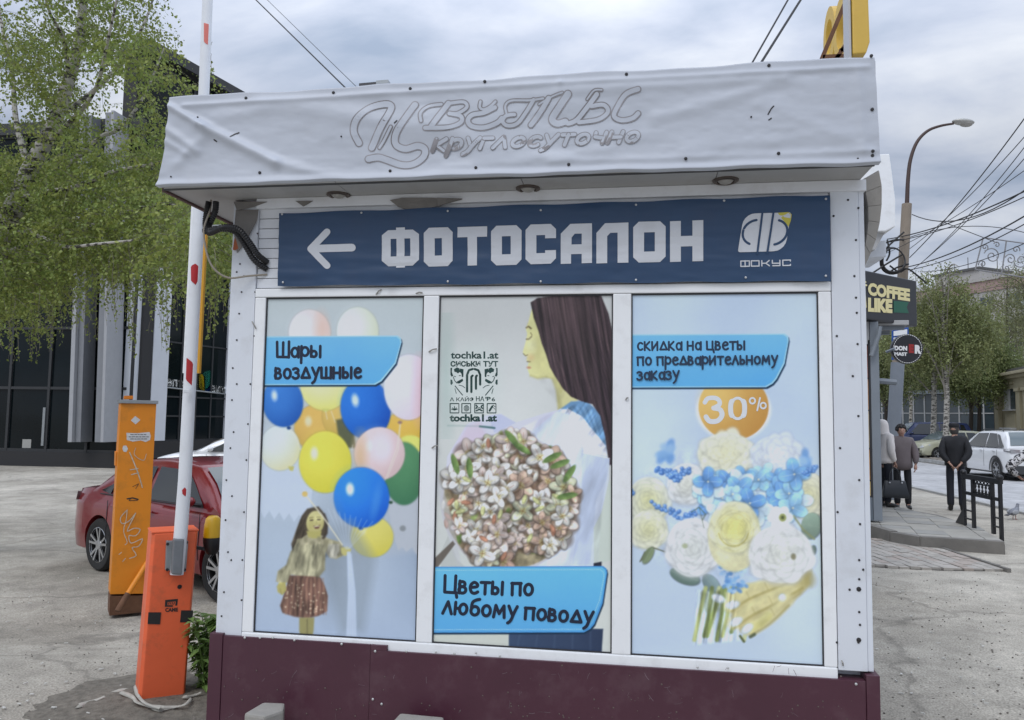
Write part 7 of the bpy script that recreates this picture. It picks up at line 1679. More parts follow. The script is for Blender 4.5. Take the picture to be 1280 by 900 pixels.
T = thing('blue_sign', 'white and blue street sign half hidden behind the round black sign', 'sign', FY(1125, 420, 18))
mb = MB(); vbox(mb, [(1115, 412), (1136, 409), (1136, 446), (1115, 450)], 18, .04); mb.build('sign_plate', mat('sign_blue', S(40, 84, 160), .5), T, bevel=.01)
mb = MB(); vbox(mb, [(1117, 414), (1134, 411.5), (1134, 418), (1117, 420)], 17.985, .004); vbox(mb, [(1117, 422), (1128, 421), (1128, 426), (1117, 427)], 17.985, .004); mb.build('sign_print', frame_white, T)

# ------------------------------------------------------------------ street lamp on a concrete pole, wires, cable coil
YLp = 19.5
LPole = thing('street_lamp', 'concrete lamp pole with a curved steel arm above the street stalls', 'street lamp', FY(1113, 640, YLp))
LPole.location.z = ZP*.0; WM[LPole.name] = Matrix.Translation(LPole.location)
conc2 = mat('pole_concrete', (.27, .225, .18), .85, var=.15, vscale=3)
pb, pt_ = Vector((FY(1112.5, 640, YLp).x, YLp, -.05)), FY(1133.5, 255, YLp)
mb = MB(); mb.tube([pb, pb+(pt_-pb)*.5, pt_], [.135, .125, .112], 14); mb.build('pole', conc2, LPole, smooth=True)
mb = MB(); q = pb+(pt_-pb)*.46; mb.tube([pb, q], [.155, .15], 14); mb.build('pole_sleeve', mat('sleeve_grey', (.20, .225, .26), .5, var=.1), LPole, smooth=True)
mb = MB(); P_ = [tuple(FY(a, b, YLp)) for a, b in ((1133.5, 262), (1134, 248), (1135, 225), (1138, 200), (1146, 178), (1159, 164), (1175, 157.5), (1192, 154.5))]; sp = smooth_path(P_, 5); mb.tube(sp, [.055-.028*i/len(sp) for i in range(len(sp))], 8); mb.build('arm', mat('arm_brown', (.075, .05, .045), .6, metal=.3), LPole, smooth=True)
mb = MB(); a_, b_ = FY(1190, 154.5, YLp), FY(1218, 150.5, YLp); mid = (a_+b_)/2; ln = (b_-a_).length/2
M_ = Matrix.Translation(mid) @ Matrix.Rotation(R(8), 4, 'Y') @ Matrix.Rotation(0, 4, 'Z'); 
for v_ in [0]: pass
mb.ball((0, 0, 0), ln, .14, .075, 18, 10); mb.v = [tuple(M_ @ Vector(p)) for p in mb.v]; lh = mb.build('lamp_head', mat('lamp_head', (.42, .42, .40), .4, metal=.3), LPole, smooth=True)
mb = MB(); mb.ball((ln*.25, 0, -.035), ln*.62, .12, .075, 14, 8); mb.v = [tuple(M_ @ Vector(p)) for p in mb.v]; mb.build('lamp_glass', gl_, lh, smooth=True)
T = thing('cable_coil', 'coil of black cable hanging on the lamp pole', 'cable', FY(1118, 338, YLp-.3))
mb = MB(); cc = FY(1117.5, 325, YLp-.3); r_ = .27
for k_ in range(4):
    P_ = [cc+Vector(((r_+.012*k_)*math.cos(R(i*15))*.92, .03*k_+.05*math.sin(R(i*30)), (r_+.012*k_)*1.05*math.sin(R(i*15)))) for i in range(25)]; mb.tube(P_, .018, 6, cap=False)
mb.build('coil', black_rub, T, smooth=True)
T2 = thing('pole_cables', 'tangle of black cables sagging from the lamp pole to the stalls', 'cable', FY(1118, 345, YLp-.3))
wire = mat('wire_black', (.02, .02, .022), .6)
mb = MB()
for pp in (((1106, 304), (1118, 300), (1130, 300)), ((1112, 332), (1124, 340), (1134, 336), (1146, 344), (1158, 354)), ((1112, 340), (1122, 334), (1136, 330)), ((1085, 326), (1100, 318), (1112, 306), (1130, 290)), ((1085, 345), (1105, 332), (1128, 318)), ((1109, 300), (1112, 316), (1108, 326))):
    mb.tube(smooth_path([tuple(FY(a, b, YLp-.25)) for a, b in pp], 5), .022, 5)
mb.build('cables', wire, T2)
def wire_thing(label, pts, r, d0, d1, sag=0., grp='overhead wires above the road'):
    (a, b), (c, d) = pts[0], pts[-1]; n = 16; P_ = []
    p0, p1 = DP(a, b, d0), DP(c, d, d1); e_ = (p1-p0)*.25
    p1 = p1+e_; T_ = thing('overhead_wire', label, 'wire', tuple(p0), group=grp); mb = MB()
    for i in range(n+1):
        t_ = i/n; P_.append(p0+(p1-p0)*t_-Vector((0, 0, sag*4*t_*(1-t_))))
    mb.tube(P_, r, 5); mb.build('wire', wire, T_)
W_ = [((1137, 322), (1280, 140), .011), ((1137, 311), (1280, 163), .008), ((1150, 330), (1280, 176), .008), ((1137, 340), (1280, 190), .008), ((1109, 299), (1280, 231), .014), ((1109, 303), (1280, 238), .010), ((1133, 334), (1280, 262), .014), ((1133, 338), (1280, 272), .010), ((1150, 340), (1280, 296), .008), ((1095, 322), (1280, 205), .007)]
names = ['topmost of the wires fanning right from the lamp pole', 'second wire from the top of the fan leaving the lamp pole', 'third wire from the top of the fan leaving the lamp pole', 'steep thin wire crossing below the lamp arm on the right', 'thick wire crossing the sky just above the wrought iron ornament', 'thin wire running under the thick one above the ornament', 'thick wire passing left of the wrought iron ornament', 'thinner twin just below the thick wire beside the ornament', 'lowest wire passing behind the wrought iron ornament', 'thin grey wire from the white awning up to the right edge']
for (p0_, p1_, r_), nm in zip(W_, names): wire_thing(nm, (p0_, p1_), r_, 19.5, 13, .18)
wire_thing('wire dipping from the pole top and rising to the right edge', ((1140, 268), (1280, 214)), .012, 19.5, 14, .55)
wire_thing('slack wire carrying the wrought iron ornament', ((1136, 297), (1280, 301)), .010, 19.5, 20, -.35)
wire_thing('short wire running down from the pole toward the ornament', ((1175, 276), (1232, 298)), .010, 19.5, 20, 0)
wire_thing('dark wire running from the roof up to the top left', ((433, 111), (318, -2)), .007, 7, 9, 0, 'wires above the kiosk roof'); wire_thing('faint thin wire right of the dark one at the top left', ((446, 109), (326, -8)), .003, 7, 9, 0, 'wires above the kiosk roof')
wire_thing('left of the two black wires near the yellow roof letters', ((940, 79), (986, -2)), .009, 7, 7.6, 0, 'wires above the kiosk roof'); wire_thing('right and thicker of the two black wires near the yellow roof letters', ((951, 79), (1002, -2)), .012, 7, 7.6, 0, 'wires above the kiosk roof')

# wrought iron street ornament hung on the wires
OY = 19.0
T = thing('street_ornament', 'white wrought iron scroll frame hanging from the wires', 'ornament', FY(1250, 345, OY)); om = mat('ornament_white', (.22, .22, .23), .5); OF = lambda a, b: FY(a, b, OY)
mb = MB()
for pp in (((1229, 297), (1300, 307)), ((1229, 297), (1219, 337)), ((1219, 337), (1300, 350)), ((1258, 301), (1252, 343))): mb.tube([OF(*q) for q in pp], .016, 5)
mb.build('frame', om, T)
for k_, (cx, cy, r0, a0, tn, dr) in enumerate(((1240, 320, 10.5, 200, 560, 1), (1231, 309, 4.5, 90, 480, -1), (1263, 324, 7, 200, 500, 1), (1270, 312, 5, 20, 420, -1), (1228, 330, 5, 160, 460, 1), (1258, 335, 4.5, 200, 460, -1), (1276, 326, 9, 160, 500, -1), (1246, 306, 4, 200, 420, 1))):
    mb = MB(); P_ = []
    for i in range(27): th = R(a0+dr*tn*i/26); rr_ = r0*(1-.85*i/26); P_.append(OF(cx+rr_*math.cos(th), cy+rr_*math.sin(th)))
    mb.tube(P_, .013, 5); mb.build('scroll', om, T)

# yellow letters on the roof with a rusty frame
yel = mat('letter_yellow', S(206, 170, 74), .5, var=.08, vscale=6, dirt=((.25, .2, .1), 6, .3)); grs = mat('letter_back', (.45, .45, .46), .5)
T = thing('roof_lettering', 'yellow box letters on a rusty frame at the roof corner above the awning', 'lettering', (FY(1076, 68, 3.9).x, 3.9, 3.36))
mb = MB(); vbox(mb, [(1064, -60), (1083.5, -60), (1087.5, 52), (1083, 66), (1066.5, 67)], 3.95, .10); mb.build('box_letter', yel, T, bevel=.006)
mb = MB(); x0_ = FY(1065, 40, 3.95).x; mb.box(x0_-.012, x0_-.002, 3.96, 4.06, 3.42, 3.95); mb.build('letter_face', grs, T)
for k_, (a, yy, n0) in enumerate(((1050, 4.55, 1), (1036, 5.0, 1))):
    c_ = FY(a, 38 if k_ == 0 else 46, yy); mb = MB(); rr0, rr1 = .19, .11; ring = [(math.cos(R(i*15)), math.sin(R(i*15))) for i in range(25)]; vs = []
    for i in range(24):
        cx, sz = ring[i]
        for (rr_, xo) in ((rr0, 0), (rr0, .07), (rr1, .07), (rr1, 0)): vs.append((c_.x+xo, c_.y+rr_*cx*.75, c_.z+rr_*sz))
    fs = []
    for i in range(24):
        j = (i+1) % 24
        for q in range(4): fs.append((i*4+q, i*4+(q+1) % 4, j*4+(q+1) % 4, j*4+q))
    mb.add(vs, fs); mb.build('box_letter', yel, T, smooth=True)
for pp in (((1027, 74), (1057, 2)), ((1058, 66), (1062, -20)), ((1045, 74), (1061, 50)), ((1050, 64), (1062, 58)), ((1028, 72), (1066, 70))):
    mb = MB(); mb.bar(FY(*pp[0], 4.35), FY(*pp[1], 4.35), .022, .022); mb.build('frame_bar', rust, T)

# ------------------------------------------------------------------ raised platform, paving, fence
def clip_poly(tile, region):
    """Sutherland-Hodgman: tile (list of 2-D points) cut by a convex region given anticlockwise"""
    out_ = tile
    for i in range(len(region)):
        a = region[i]; b = region[(i+1) % len(region)]; inp = out_; out_ = []
        ins = lambda p: (b[0]-a[0])*(p[1]-a[1])-(b[1]-a[1])*(p[0]-a[0]) >= 0
        for j in range(len(inp)):
            p, q = inp[j], inp[(j+1) % len(inp)]
            ip, iq = ins(p), ins(q)
            if ip != iq:
                d1 = (b[0]-a[0])*(p[1]-a[1])-(b[1]-a[1])*(p[0]-a[0]); d2_ = (b[0]-a[0])*(q[1]-a[1])-(b[1]-a[1])*(q[0]-a[0]); t_ = d1/(d1-d2_); x = (p[0]+(q[0]-p[0])*t_, p[1]+(q[1]-p[1])*t_)
                out_.append(x)
            if iq: out_.append(q)
        if len(out_) < 3: return None
    return out_
def area(p): return abs(sum(p[i][0]*p[(i+1) % len(p)][1]-p[(i+1) % len(p)][0]*p[i][1] for i in range(len(p))))/2
def ccw(p):
    s = sum(p[i][0]*p[(i+1) % len(p)][1]-p[(i+1) % len(p)][0]*p[i][1] for i in range(len(p))); return p if s > 0 else p[::-1]
ZPL = .17
plat = [G(1060, 650, ZPL), G(1113, 665, ZPL), G(1150, 671, ZPL), G(1256, 677.5, ZPL), G(1218, 655, ZPL), G(1172, 641, ZPL), G(1120, 633, ZPL), G(1060, 628, ZPL)]
pl2 = [(p.x, p.y) for p in plat]
stone_d = mat('platform_stone', (.17, .16, .145), .85, var=.25, vscale=3, bump=.3); tile_a = mat('platform_tile', (.34, .325, .29), .8, var=.12, vscale=4, bump=.2); tile_b = mat('platform_tile_grey', (.29, .285, .265), .8, var=.12, vscale=4, bump=.2)
PT = bpy.data.objects.new('platform', None); COL.objects.link(PT); PT['kind'] = 'structure'; WM[PT.name] = Matrix.Identity(4)
mb = MB(); n = len(pl2); mb.add([(x, y, ZPL-.035) for x, y in pl2]+[(x, y, -.05) for x, y in pl2], [tuple(range(n)), tuple(range(2*n-1, n-1, -1))]+[(i, n+i, n+(i+1) % n, (i+1) % n) for i in range(n)]); mb.build('platform_base', stone_d, PT)
# kerb stones along the near edge
edge = [plat[0], plat[1], plat[2], plat[3]]
for a, b in zip(edge[:-1], edge[1:]):
    L_ = (b-a).length; m = max(1, round(L_/.9)); d = (b-a).normalized(); nn = Vector((d.y, -d.x, 0))
    for i in range(m):
        p, q = a+d*(L_*i/m+.008), a+d*(L_*(i+1)/m-.008); zo = random.uniform(-.02, .008); mb = MB(); th_ = .13
        vs = [p, q, q-nn*th_, p-nn*th_]; off = nn*random.uniform(-.01, .025); mb.add([(v.x+off.x, v.y+off.y, ZPL+.012+zo) for v in vs]+[(v.x+off.x, v.y+off.y, -.04) for v in vs], [(0, 1, 2, 3), (7, 6, 5, 4), (0, 4, 5, 1), (1, 5, 6, 2), (2, 6, 7, 3), (3, 7, 4, 0)]); mb.build('kerb_stone', stone_d, PT, bevel=.008)
# tiles on top
dirv = (plat[3]-plat[2]).normalized(); pn = Vector((-dirv.y, dirv.x, 0)); o_ = plat[2]; reg = ccw(pl2)
reg_hull = reg
def tiles_in(region_ccw, o_, dv, pn, tw_, th_, z, mats, par, name, gap=.008, off=0., inside=None, rnd=.006, cap=300, hgt=.05):
    cnt_ = 0
    for j in range(-60, 60):
        for i in range(-60, 60):
            sx = (j % 2)*off; x0_, y0_ = (i+sx)*tw_, j*th_; q = [o_+dv*(x0_+gap/2)+pn*(y0_+gap/2), o_+dv*(x0_+tw_-gap/2)+pn*(y0_+gap/2), o_+dv*(x0_+tw_-gap/2)+pn*(y0_+th_-gap/2), o_+dv*(x0_+gap/2)+pn*(y0_+th_-gap/2)]
            c = sum(q, Vector())/4
            if abs(c.x-o_.x) > 12 or abs(c.y-o_.y) > 12: continue
            tl = clip_poly(ccw([(p.x, p.y) for p in q]), region_ccw)
            if not tl or area(tl) < tw_*th_*.12: continue
            if inside and not inside(c): continue
            if cnt_ >= cap: return
            zz_ = z+random.uniform(-rnd, rnd); n = len(tl); mb = MB(); mb.add([(x, y, zz_) for x, y in tl]+[(x, y, zz_-hgt) for x, y in tl], [tuple(range(n))]+[(i2, n+i2, n+(i2+1) % n, (i2+1) % n) for i2 in range(n)]); mb.build(name, random.choice(mats), par); cnt_ += 1
hull = ccw([(plat[0].x, plat[0].y), (plat[2].x, plat[2].y), (plat[3].x, plat[3].y), (plat[4].x, plat[4].y), (plat[6].x, plat[6].y), (plat[7].x, plat[7].y)])
tiles_in(hull, o_, dirv, pn, .42, .42, ZPL-.004, [tile_a, tile_a, tile_b], PT, 'paving_tile', inside=lambda c: 1072 < proj(c.x, c.y, ZPL)[0] < 1262)

pav_m = [mat('paver_pink', (.36, .31, .27), .85, var=.15, vscale=8, bump=.25), mat('paver_grey', (.36, .335, .30), .85, var=.14, vscale=8, bump=.25), mat('paver_pale', (.40, .37, .33), .85, var=.14, vscale=8, bump=.25)]
PV = bpy.data.objects.new('pavement', None); COL.objects.link(PV); PV['kind'] = 'structure'; WM[PV.name] = Matrix.Identity(4)
pr = [G(1048, 672), G(1150, 680), G(1200, 694), G(1256, 714.5), G(1180, 713.5), G(1120, 711), G(1048, 706)]; rg_ = ccw([(p.x, p.y) for p in pr])
mb = MB(); n = len(rg_); mb.add([(x, y, .006) for x, y in rg_], [tuple(range(n))]); mb.build('bedding_sand', mat('joint_dirt', (.09, .08, .07), .95, var=.2), PV)
dv = (G(1252, 713)-G(1152, 681)).normalized(); dv = Vector((dv.x, dv.y, 0)).normalized(); pn_ = Vector((-dv.y, dv.x, 0))
tiles_in(rg_, G(1152, 681), dv, pn_, .235, .125, .032, pav_m, PV, 'paver', gap=.012, off=.5, inside=lambda c: 1070 < proj(c.x, c.y, 0)[0], rnd=.005, cap=298, hgt=.03)
mb = MB(); a_, b_ = G(1154, 680), G(1262, 716); q = 10
for i in range(q):
    p0_, p1_ = a_+(b_-a_)*(i/q)*1.0, a_+(b_-a_)*((i+1)/q-.004); mb = MB(); mb.bar((p0_.x, p0_.y, .02), (p1_.x, p1_.y, .02+random.uniform(-.006, .006)), .05, .05); mb.build('edging_stone', stone_d, PV)

# iron railing section standing on the platform
ir = mat('railing_black', (.012, .012, .014), .38, var=.1)
fa, fb_ = G(1206.5, 662, ZPL*.6), G(1252.5, 681, .05); fa.z = .0; fb_.z = .0
FN = thing('iron_railing', 'short black cast iron railing with a lattice panel at the platform corner', 'railing', tuple(fa))
fd = (fb_-fa); fl = fd.length; fd.normalize(); fn_ = Vector((-fd.y, fd.x, 0)); ztop = FY(1250, 600, fb_.y).z
def fpt(u, z, o_=0.): p = fa+fd*u+fn_*o_; return Vector((p.x, p.y, z))
def fbar(name, a, b, w_, d_=.03): mb = MB(); mb.bar(a, b, w_, d_, up=tuple(fn_)); return mb.build(name, ir, FN, bevel=.003)
us = [0, .27*fl, .80*fl, fl]
for i, u in enumerate(us): fbar('post', fpt(u, ZPL if i < 3 else .0), fpt(u, ztop), .06 if i in (0, 3) else .07, .04)
mb = MB(); mb.bar(fpt(-.05, ztop-.02), fpt(fl+.05, ztop-.02), .045, .07, up=(0, 0, 1)); mb.build('top_rail', ir, FN, bevel=.004)
mb = MB(); mb.bar(fpt(0, ZPL+.52), fpt(fl, ZPL+.52), .04, .05); mb.build('lower_rail', ir, FN, bevel=.004)
for u in (us[0], us[3]): mb = MB(); mb.ball(tuple(fpt(u, ztop+.035)), .05, .05, .045, 12, 8); mb.build('ball_cap', ir, FN, smooth=True)
for a, b in ((0, 1), (2, 3)):
    for z in (.12, .25, .75): mb = MB(); mb.bar(fpt(us[a], ZPL+z), fpt(us[b], ZPL+z), .03, .02); mb.build('rung', ir, FN)
u0, u1, z0_, z1_ = us[1]+.035, us[2]-.035, ZPL+.50, ztop-.05
nb_ = 5; hh = z1_-z0_
for i in range(nb_):
    u = u0+(u1-u0)*(i+.5)/nb_; mb = MB(); prof_ = []
    for k_ in range(13):
        t_ = k_/12; prof_.append((.007+.012*abs(math.sin(t_*math.pi*2.0)), z0_+hh*.24+hh*.50*t_))
    mb.lathe(prof_, Matrix.Translation((fpt(u, 0).x, fpt(u, 0).y, 0)), 8); mb.build('baluster', ir, FN, smooth=True)
for row, zc_ in enumerate((z0_+hh*.13, z1_-hh*.13)):
    for i in range(nb_+1):
        u = u0+(u1-u0)*i/nb_
        for sg_ in (-1, 1):
            a = fpt(max(u0, min(u1, u-sg_*(u1-u0)/nb_*.5)), zc_-hh*.12); b = fpt(max(u0, min(u1, u+sg_*(u1-u0)/nb_*.5)), zc_+hh*.12)
            if (a-b).length > .05: mb = MB(); mb.bar(a, b, .013, .013); mb.build('lattice_bar', ir, FN)
    for zz_ in (zc_-hh*.125, zc_+hh*.125): mb = MB(); mb.bar(fpt(u0-.03, zz_), fpt(u1+.03, zz_), .018, .018); mb.build('lattice_rail', ir, FN)
mb = MB(); p = [fpt(-.02, ZPL), fpt(-.36, ZPL), fpt(-.02, ZPL+.30)]; mb.add(p+[q+fn_*.02 for q in p], [(0, 1, 2), (5, 4, 3), (0, 3, 4, 1), (1, 4, 5, 2), (2, 5, 3, 0)]); mb.build('foot_gusset', ir, FN)

# rubble strip beyond the road
mb = MB(); zfar = 0.
for i in range(900):
    p = at_px(random.uniform(1138, 1200), random.uniform(36, 44)); s_ = random.uniform(.04, .22)
    if p.x < 14.9: continue
    mb.ball((p.x, p.y, s_*.2), s_, s_*random.uniform(.6, 1), s_*.55, 5, 3)
tag(mb.build('rubble', mat('rubble', (.20, .18, .16), .95, var=.4, vscale=2)), 'heap of rubble and dirt on the verge across the road', 'rubble', kind='stuff')
mb = MB(); a_ = at_px(1130, 42); 
mb.add([(14.75, 30, .004), (26, 30, .004), (26, 60, .004), (14.75, 60, .004)], [(0, 1, 2, 3)]); tag(mb.build('verge', mat('verge_dirt', (.16, .15, .12), .95, var=.35, vscale=.6, bump=.4)), kind='structure')

# ------------------------------------------------------------------ buildings across the road
def front(pl, pr_, name, label, cat_='building', depth=12, base_z=0):
    """a building whose front runs from ground point pl to pr_ ; returns a helper that maps (u metres along, z, out) to the world"""
    a, b = Vector((pl.x, pl.y, base_z)), Vector((pr_.x, pr_.y, base_z)); d = (b-a).normalized(); n_ = Vector((d.y, -d.x, 0))
    if n_.dot(a) > 0: n_ = -n_
    t = thing(name, label, cat_, tuple(a)); L_ = (b-a).length
    def bx(u0, u1, z0_, z1_, o0, o1, m, nm, bev=0, par=None, lab=None):
        mb = MB(); vs = []
        for z in (z0_, z1_):
            for u, o in ((u0, o0), (u1, o0), (u1, o1), (u0, o1)): p = a+d*u+n_*o; vs.append((p.x, p.y, z))
        mb.add(vs, [(0, 1, 2, 3), (4, 5, 6, 7), (0, 1, 5, 4), (1, 2, 6, 5), (2, 3, 7, 6), (3, 0, 4, 7)]); o_ = mb.build(nm, m, par or t, bevel=bev)
        if lab: o_['label'] = lab
        return o_
    return t, bx, L_, a, d, n_
# apartment block
ap_l, ap_r = DP(1085, 500, 108), DP(1330, 500, 84)
AP, bx, L_, a_, d_, n_ = front(ap_l, ap_r, 'apartment_block', 'long panel built apartment block with stacked balconies rising behind the trees')
H_ = DP(1220, 351, 94.5).z
wallm = mat('panel_wall', (.40, .385, .37), .85, var=.12, vscale=.3); balm = mat('balcony_panel', (.62, .62, .62), .7, var=.15, vscale=.4); blue_b = mat('balcony_blue', (.42, .48, .56), .6); apg = mat('flat_glass', (.06, .075, .09), .15, spec=.6, var=.4, vscale=.4); pinkm = mat('cornice_pink', (.34, .24, .22), .85, var=.15); wf = mat('window_frame_white', (.6, .61, .62), .5)
bx(0, L_, 0, H_-1.6, -12, 0, wallm, 'wall'); bx(-.1, L_+.1, H_-1.6, H_-.3, -12, .12, pinkm, 'parapet'); bx(-.3, L_+.3, H_-.3, H_, -12.2, .3, wallm, 'roof_edge')
uof = lambda px: min((abs(proj(*(a_+d_*(L_*i/400)+Vector((0, 0, 12))))[0]-px), L_*i/400) for i in range(401))[1]
bx(uof(1157), uof(1214), H_, H_+1.7, -8, -2, wallm, 'roof_hut'); bx(uof(1156), uof(1215), H_+1.7, H_+2.0, -8.3, -1.7, mat('roof_dark', (.10, .10, .10), .8), 'roof_hut_lid')
fh = 2.9; nfl = int((H_-2)//fh); cw = 3.2; nc = int(L_//cw)
for f_ in range(nfl):
    z0_ = H_-1.8-(f_+1)*fh+.2
    for c in range(nc):
        u = c*cw+.5
        if proj(*(a_+d_*(u+1)+Vector((0, 0, z0_))))[0] < 1140: continue
        if c % 3 == 1:
            bx(u-.2, u+3.0, z0_-.1, z0_+1.05, .0, 1.2, blue_b if (f_ == 0 and c % 2) else balm, 'balcony_front'); bx(u-.2, u+3.0, z0_-.28, z0_-.11, 0, 1.25, wallm, 'balcony_slab')
            w_ = bx(u-.1, u+2.9, z0_+1.08, z0_+2.4, .9, 1.1, apg, 'glazing')
            for k_ in range(4): bx(u-.1+k_*.98, u-.04+k_*.98, z0_+1.08, z0_+2.4, .85, 1.15, wf, 'glazing_bar', par=w_)
        else:
            w_ = bx(u+.5, u+2.1, z0_+.75, z0_+2.2, .02, .06, apg, 'window'); bx(u+.42, u+2.18, z0_+.67, z0_+.745, .02, .12, wf, 'sill', par=w_); bx(u+1.25, u+1.33, z0_+.75, z0_+2.2, .061, .1, wf, 'mullion', par=w_)
# antennas
mb = MB()
for i in range(7):
    u = uof(1165)+i*1.9; p = a_+d_*u; mb.tube([(p.x, p.y+5, H_), (p.x, p.y+5, H_+2+random.uniform(.6, 1.8))], .05, 4)
mb.build('roof_masts', mat('mast', (.15, .15, .15), .6), AP)['kind'] = 'stuff'

# glazed pavilion with a grey wall
gp_l, gp_r = DP(1078, 540, 62), DP(1246, 540, 54)
GPv, bx, L_, a_, d_, n_ = front(gp_l, gp_r, 'glazed_pavilion', 'low glazed pavilion with thin white bars above a grey wall across the road')
z1_, z0_ = DP(1200, 492, 56).z, DP(1200, 541, 56).z
bx(0, L_, 0, z1_, -6, -.4, mat('interior_dark', (.03, .03, .032), .8), 'core'); bx(0, L_, z1_, z1_+.3, -6, .2, gm, 'roof'); bx(0, L_, -.1, z0_-.15, -.39, .1, mat('wall_grey', (.17, .175, .17), .85, var=.15, vscale=.7), 'wall'); bx(0, L_, z0_-.145, z0_, -.38, .2, mat('ledge_grey', (.32, .32, .31), .8), 'ledge')
pg = mat('pavilion_glass', (.035, .05, .06), .08, spec=.8, var=.5, vscale=.3); nn = 12; gw = mat('glazing_bar_white', (.40, .41, .42), .5)
for i in range(nn):
    for j in range(2): bx(L_*i/nn+.05, L_*(i+1)/nn-.05, z0_+(z1_-z0_)*j/2+.04, z0_+(z1_-z0_)*(j+1)/2-.04, -.1, -.05, pg, 'pane')
for i in range(nn+1): bx(L_*i/nn-.045, L_*i/nn+.045, z0_, z1_, -.12, .0, gw, 'glazing_post')
for j in (1,): bx(0, L_, z0_+(z1_-z0_)*j/2-.035, z0_+(z1_-z0_)*j/2+.035, -.11, -.01, gw, 'glazing_rail')

# beige two storey building with pilasters
tb_l, tb_r = DP(1246, 540, 47), DP(1330, 540, 37.5)
TB, bx, L_, a_, d_, n_ = front(tb_l, tb_r, 'beige_building', 'beige two storey building with pilasters and a moulded cornice at the right edge')
zc_ = DP(1246, 470, 47).z; bg = mat('beige_wall', (.36, .32, .215), .8, var=.1, vscale=.8, dirt=((.16, .14, .10), .9, .5)); bg2 = mat('beige_trim', (.40, .36, .25), .8, var=.1, vscale=.8)
bx(0, L_, 0, zc_-.5, -10, 0, bg, 'wall'); bx(-.25, L_, zc_-.15, zc_+.02, -10, .55, bg2, 'cornice', .03); bx(-.12, L_, zc_-.33, zc_-.152, -10, .35, bg2, 'cornice', .03); bx(-.05, L_, zc_-.9, zc_-.332, -10, .12, bg2, 'frieze'); bx(0, L_, zc_+.021, zc_+.25, -10, .1, mat('roof_dark', (.10, .10, .10), .8), 'roof')
ub = lambda px: min((abs(proj(*(a_+d_*(L_*i/400)+Vector((0, 0, 3))))[0]-px), L_*i/400) for i in range(401))[1]
zz2 = lambda b: DP(1262, b, 45).z
for p0_, p1_ in ((1247.5, 1252.5), (1275, 1280), (1284, 1289), (1306, 1311)): bx(ub(p0_), ub(p1_), .02, zc_-.905, 0, .22, bg2, 'pilaster', .02); bx(ub(p0_)-.06, ub(p1_)+.06, zc_-1.1, zc_-.906, .0, .3, bg2, 'capital', .02)
for p0_, p1_ in ((1257, 1270), (1292, 1303)):
    w_ = bx(ub(p0_)+.06, ub(p1_)-.06, zz2(512), zz2(486), .01, .05, apg, 'window'); bx(ub(p0_)-.05, ub(p1_)+.05, zz2(513.5), zz2(512)-.01, .0, .18, wf, 'sill', par=w_); bx(ub(p0_)+.061, (ub(p0_)+ub(p1_))/2+.1, zz2(511.8), zz2(486.2), .051, .08, wf, 'blind', par=w_)
    bx(ub(p0_)-.1, ub(p1_)+.1, zz2(481), zz2(478.5), .0, .2, bg2, 'window_hood')
    bx(ub(p0_)+.02, ub(p1_)-.02, zz2(514)-1.0, zz2(514)-.15, .002, .06, bg2, 'wall_panel')
    w_ = bx(ub(p0_)+.06, ub(p1_)-.06, .7, zz2(538), .01, .05, mat('blind_grey', (.28, .29, .30), .5), 'window'); bx(ub(p0_)-.1, ub(p1_)+.1, zz2(537), zz2(534.5), .0, .35, wf, 'window_hood')
bx(-.12, -.0, .0, zc_-.9, -.1, .1, mat('downpipe_dark', (.05, .045, .04), .6), 'downpipe')

# distant masses closing the view behind everything
hz = mat('far_trees', (.045, .06, .035), .9, var=.5, vscale=.25)
def far_wall(y_, pts, label):
    """a deep irregular belt of far trees seen as one mass"""
    mb = MB(); r3 = np.random.RandomState(int(y_)); 
    for (x, zt_, w_) in pts:
        for k_ in range(26):
            cx = x+r3.uniform(-w_, w_); cz = zt_*(1-r3.rand()**1.6); rr_ = r3.uniform(.5, 1.3)*zt_*.14; mb.ball((cx, y_+r3.uniform(-2, 4), cz), rr_, rr_, rr_*.85, 7, 5)
    mb.v = [(x+(fbm(x*1.7, z*1.9, 2)-.4)*.6, y, z+(fbm(z*1.7+3, x*1.3, 2)-.4)*.6) for x, y, z in mb.v]
    tag(mb.build('distant_trees', hz), label, 'trees', kind='stuff')
far_wall(70, [(10+i*3.2, 7, 2.5) for i in range(16)], 'dark belt of far trees behind the pavilion across the road')
far_wall(75, [(-60+i*5, 8, 4) for i in range(14)], 'far belt of trees beyond the yard, behind the white kiosk')

# cars on the street
rear = at_px(1252, 29.3)
sx = rear.x
car('parked_suv', 'white sport utility car seen from behind, parked beyond the iron railing', (sx+.93, 28.9, -.118), R(90.5), 4.6, 1.86, 1.72, [(0, .98), (.05, 1.14), (.5, 1.16), (3.1, 1.08), (3.5, 1.08), (4.1, 1.02), (4.5, .88), (4.6, .66)], (.06, .62, 2.7, 3.6), white_paint, (.82, 3.62), .37, clad=mat('cladding_grey', (.045, .047, .05), .6), wagon=True, rails=True)
p = at_px(1176, 44)
car('parked_hatchback', 'pale yellow green hatchback parked nose left behind the birch trunks', (p.x+2.1, 44, .004), R(195), 3.9, 1.7, 1.5, [(0, .90), (.06, 1.0), (.5, 1.02), (2.6, .97), (3.0, .97), (3.5, .90), (3.85, .76), (3.9, .6)], (.06, .5, 2.2, 3.0), mat('yellow_green_paint', (.42, .42, .31), .35, coat=.6), (.7, 3.15), .31, wagon=True)
p = at_px(1152, 50)
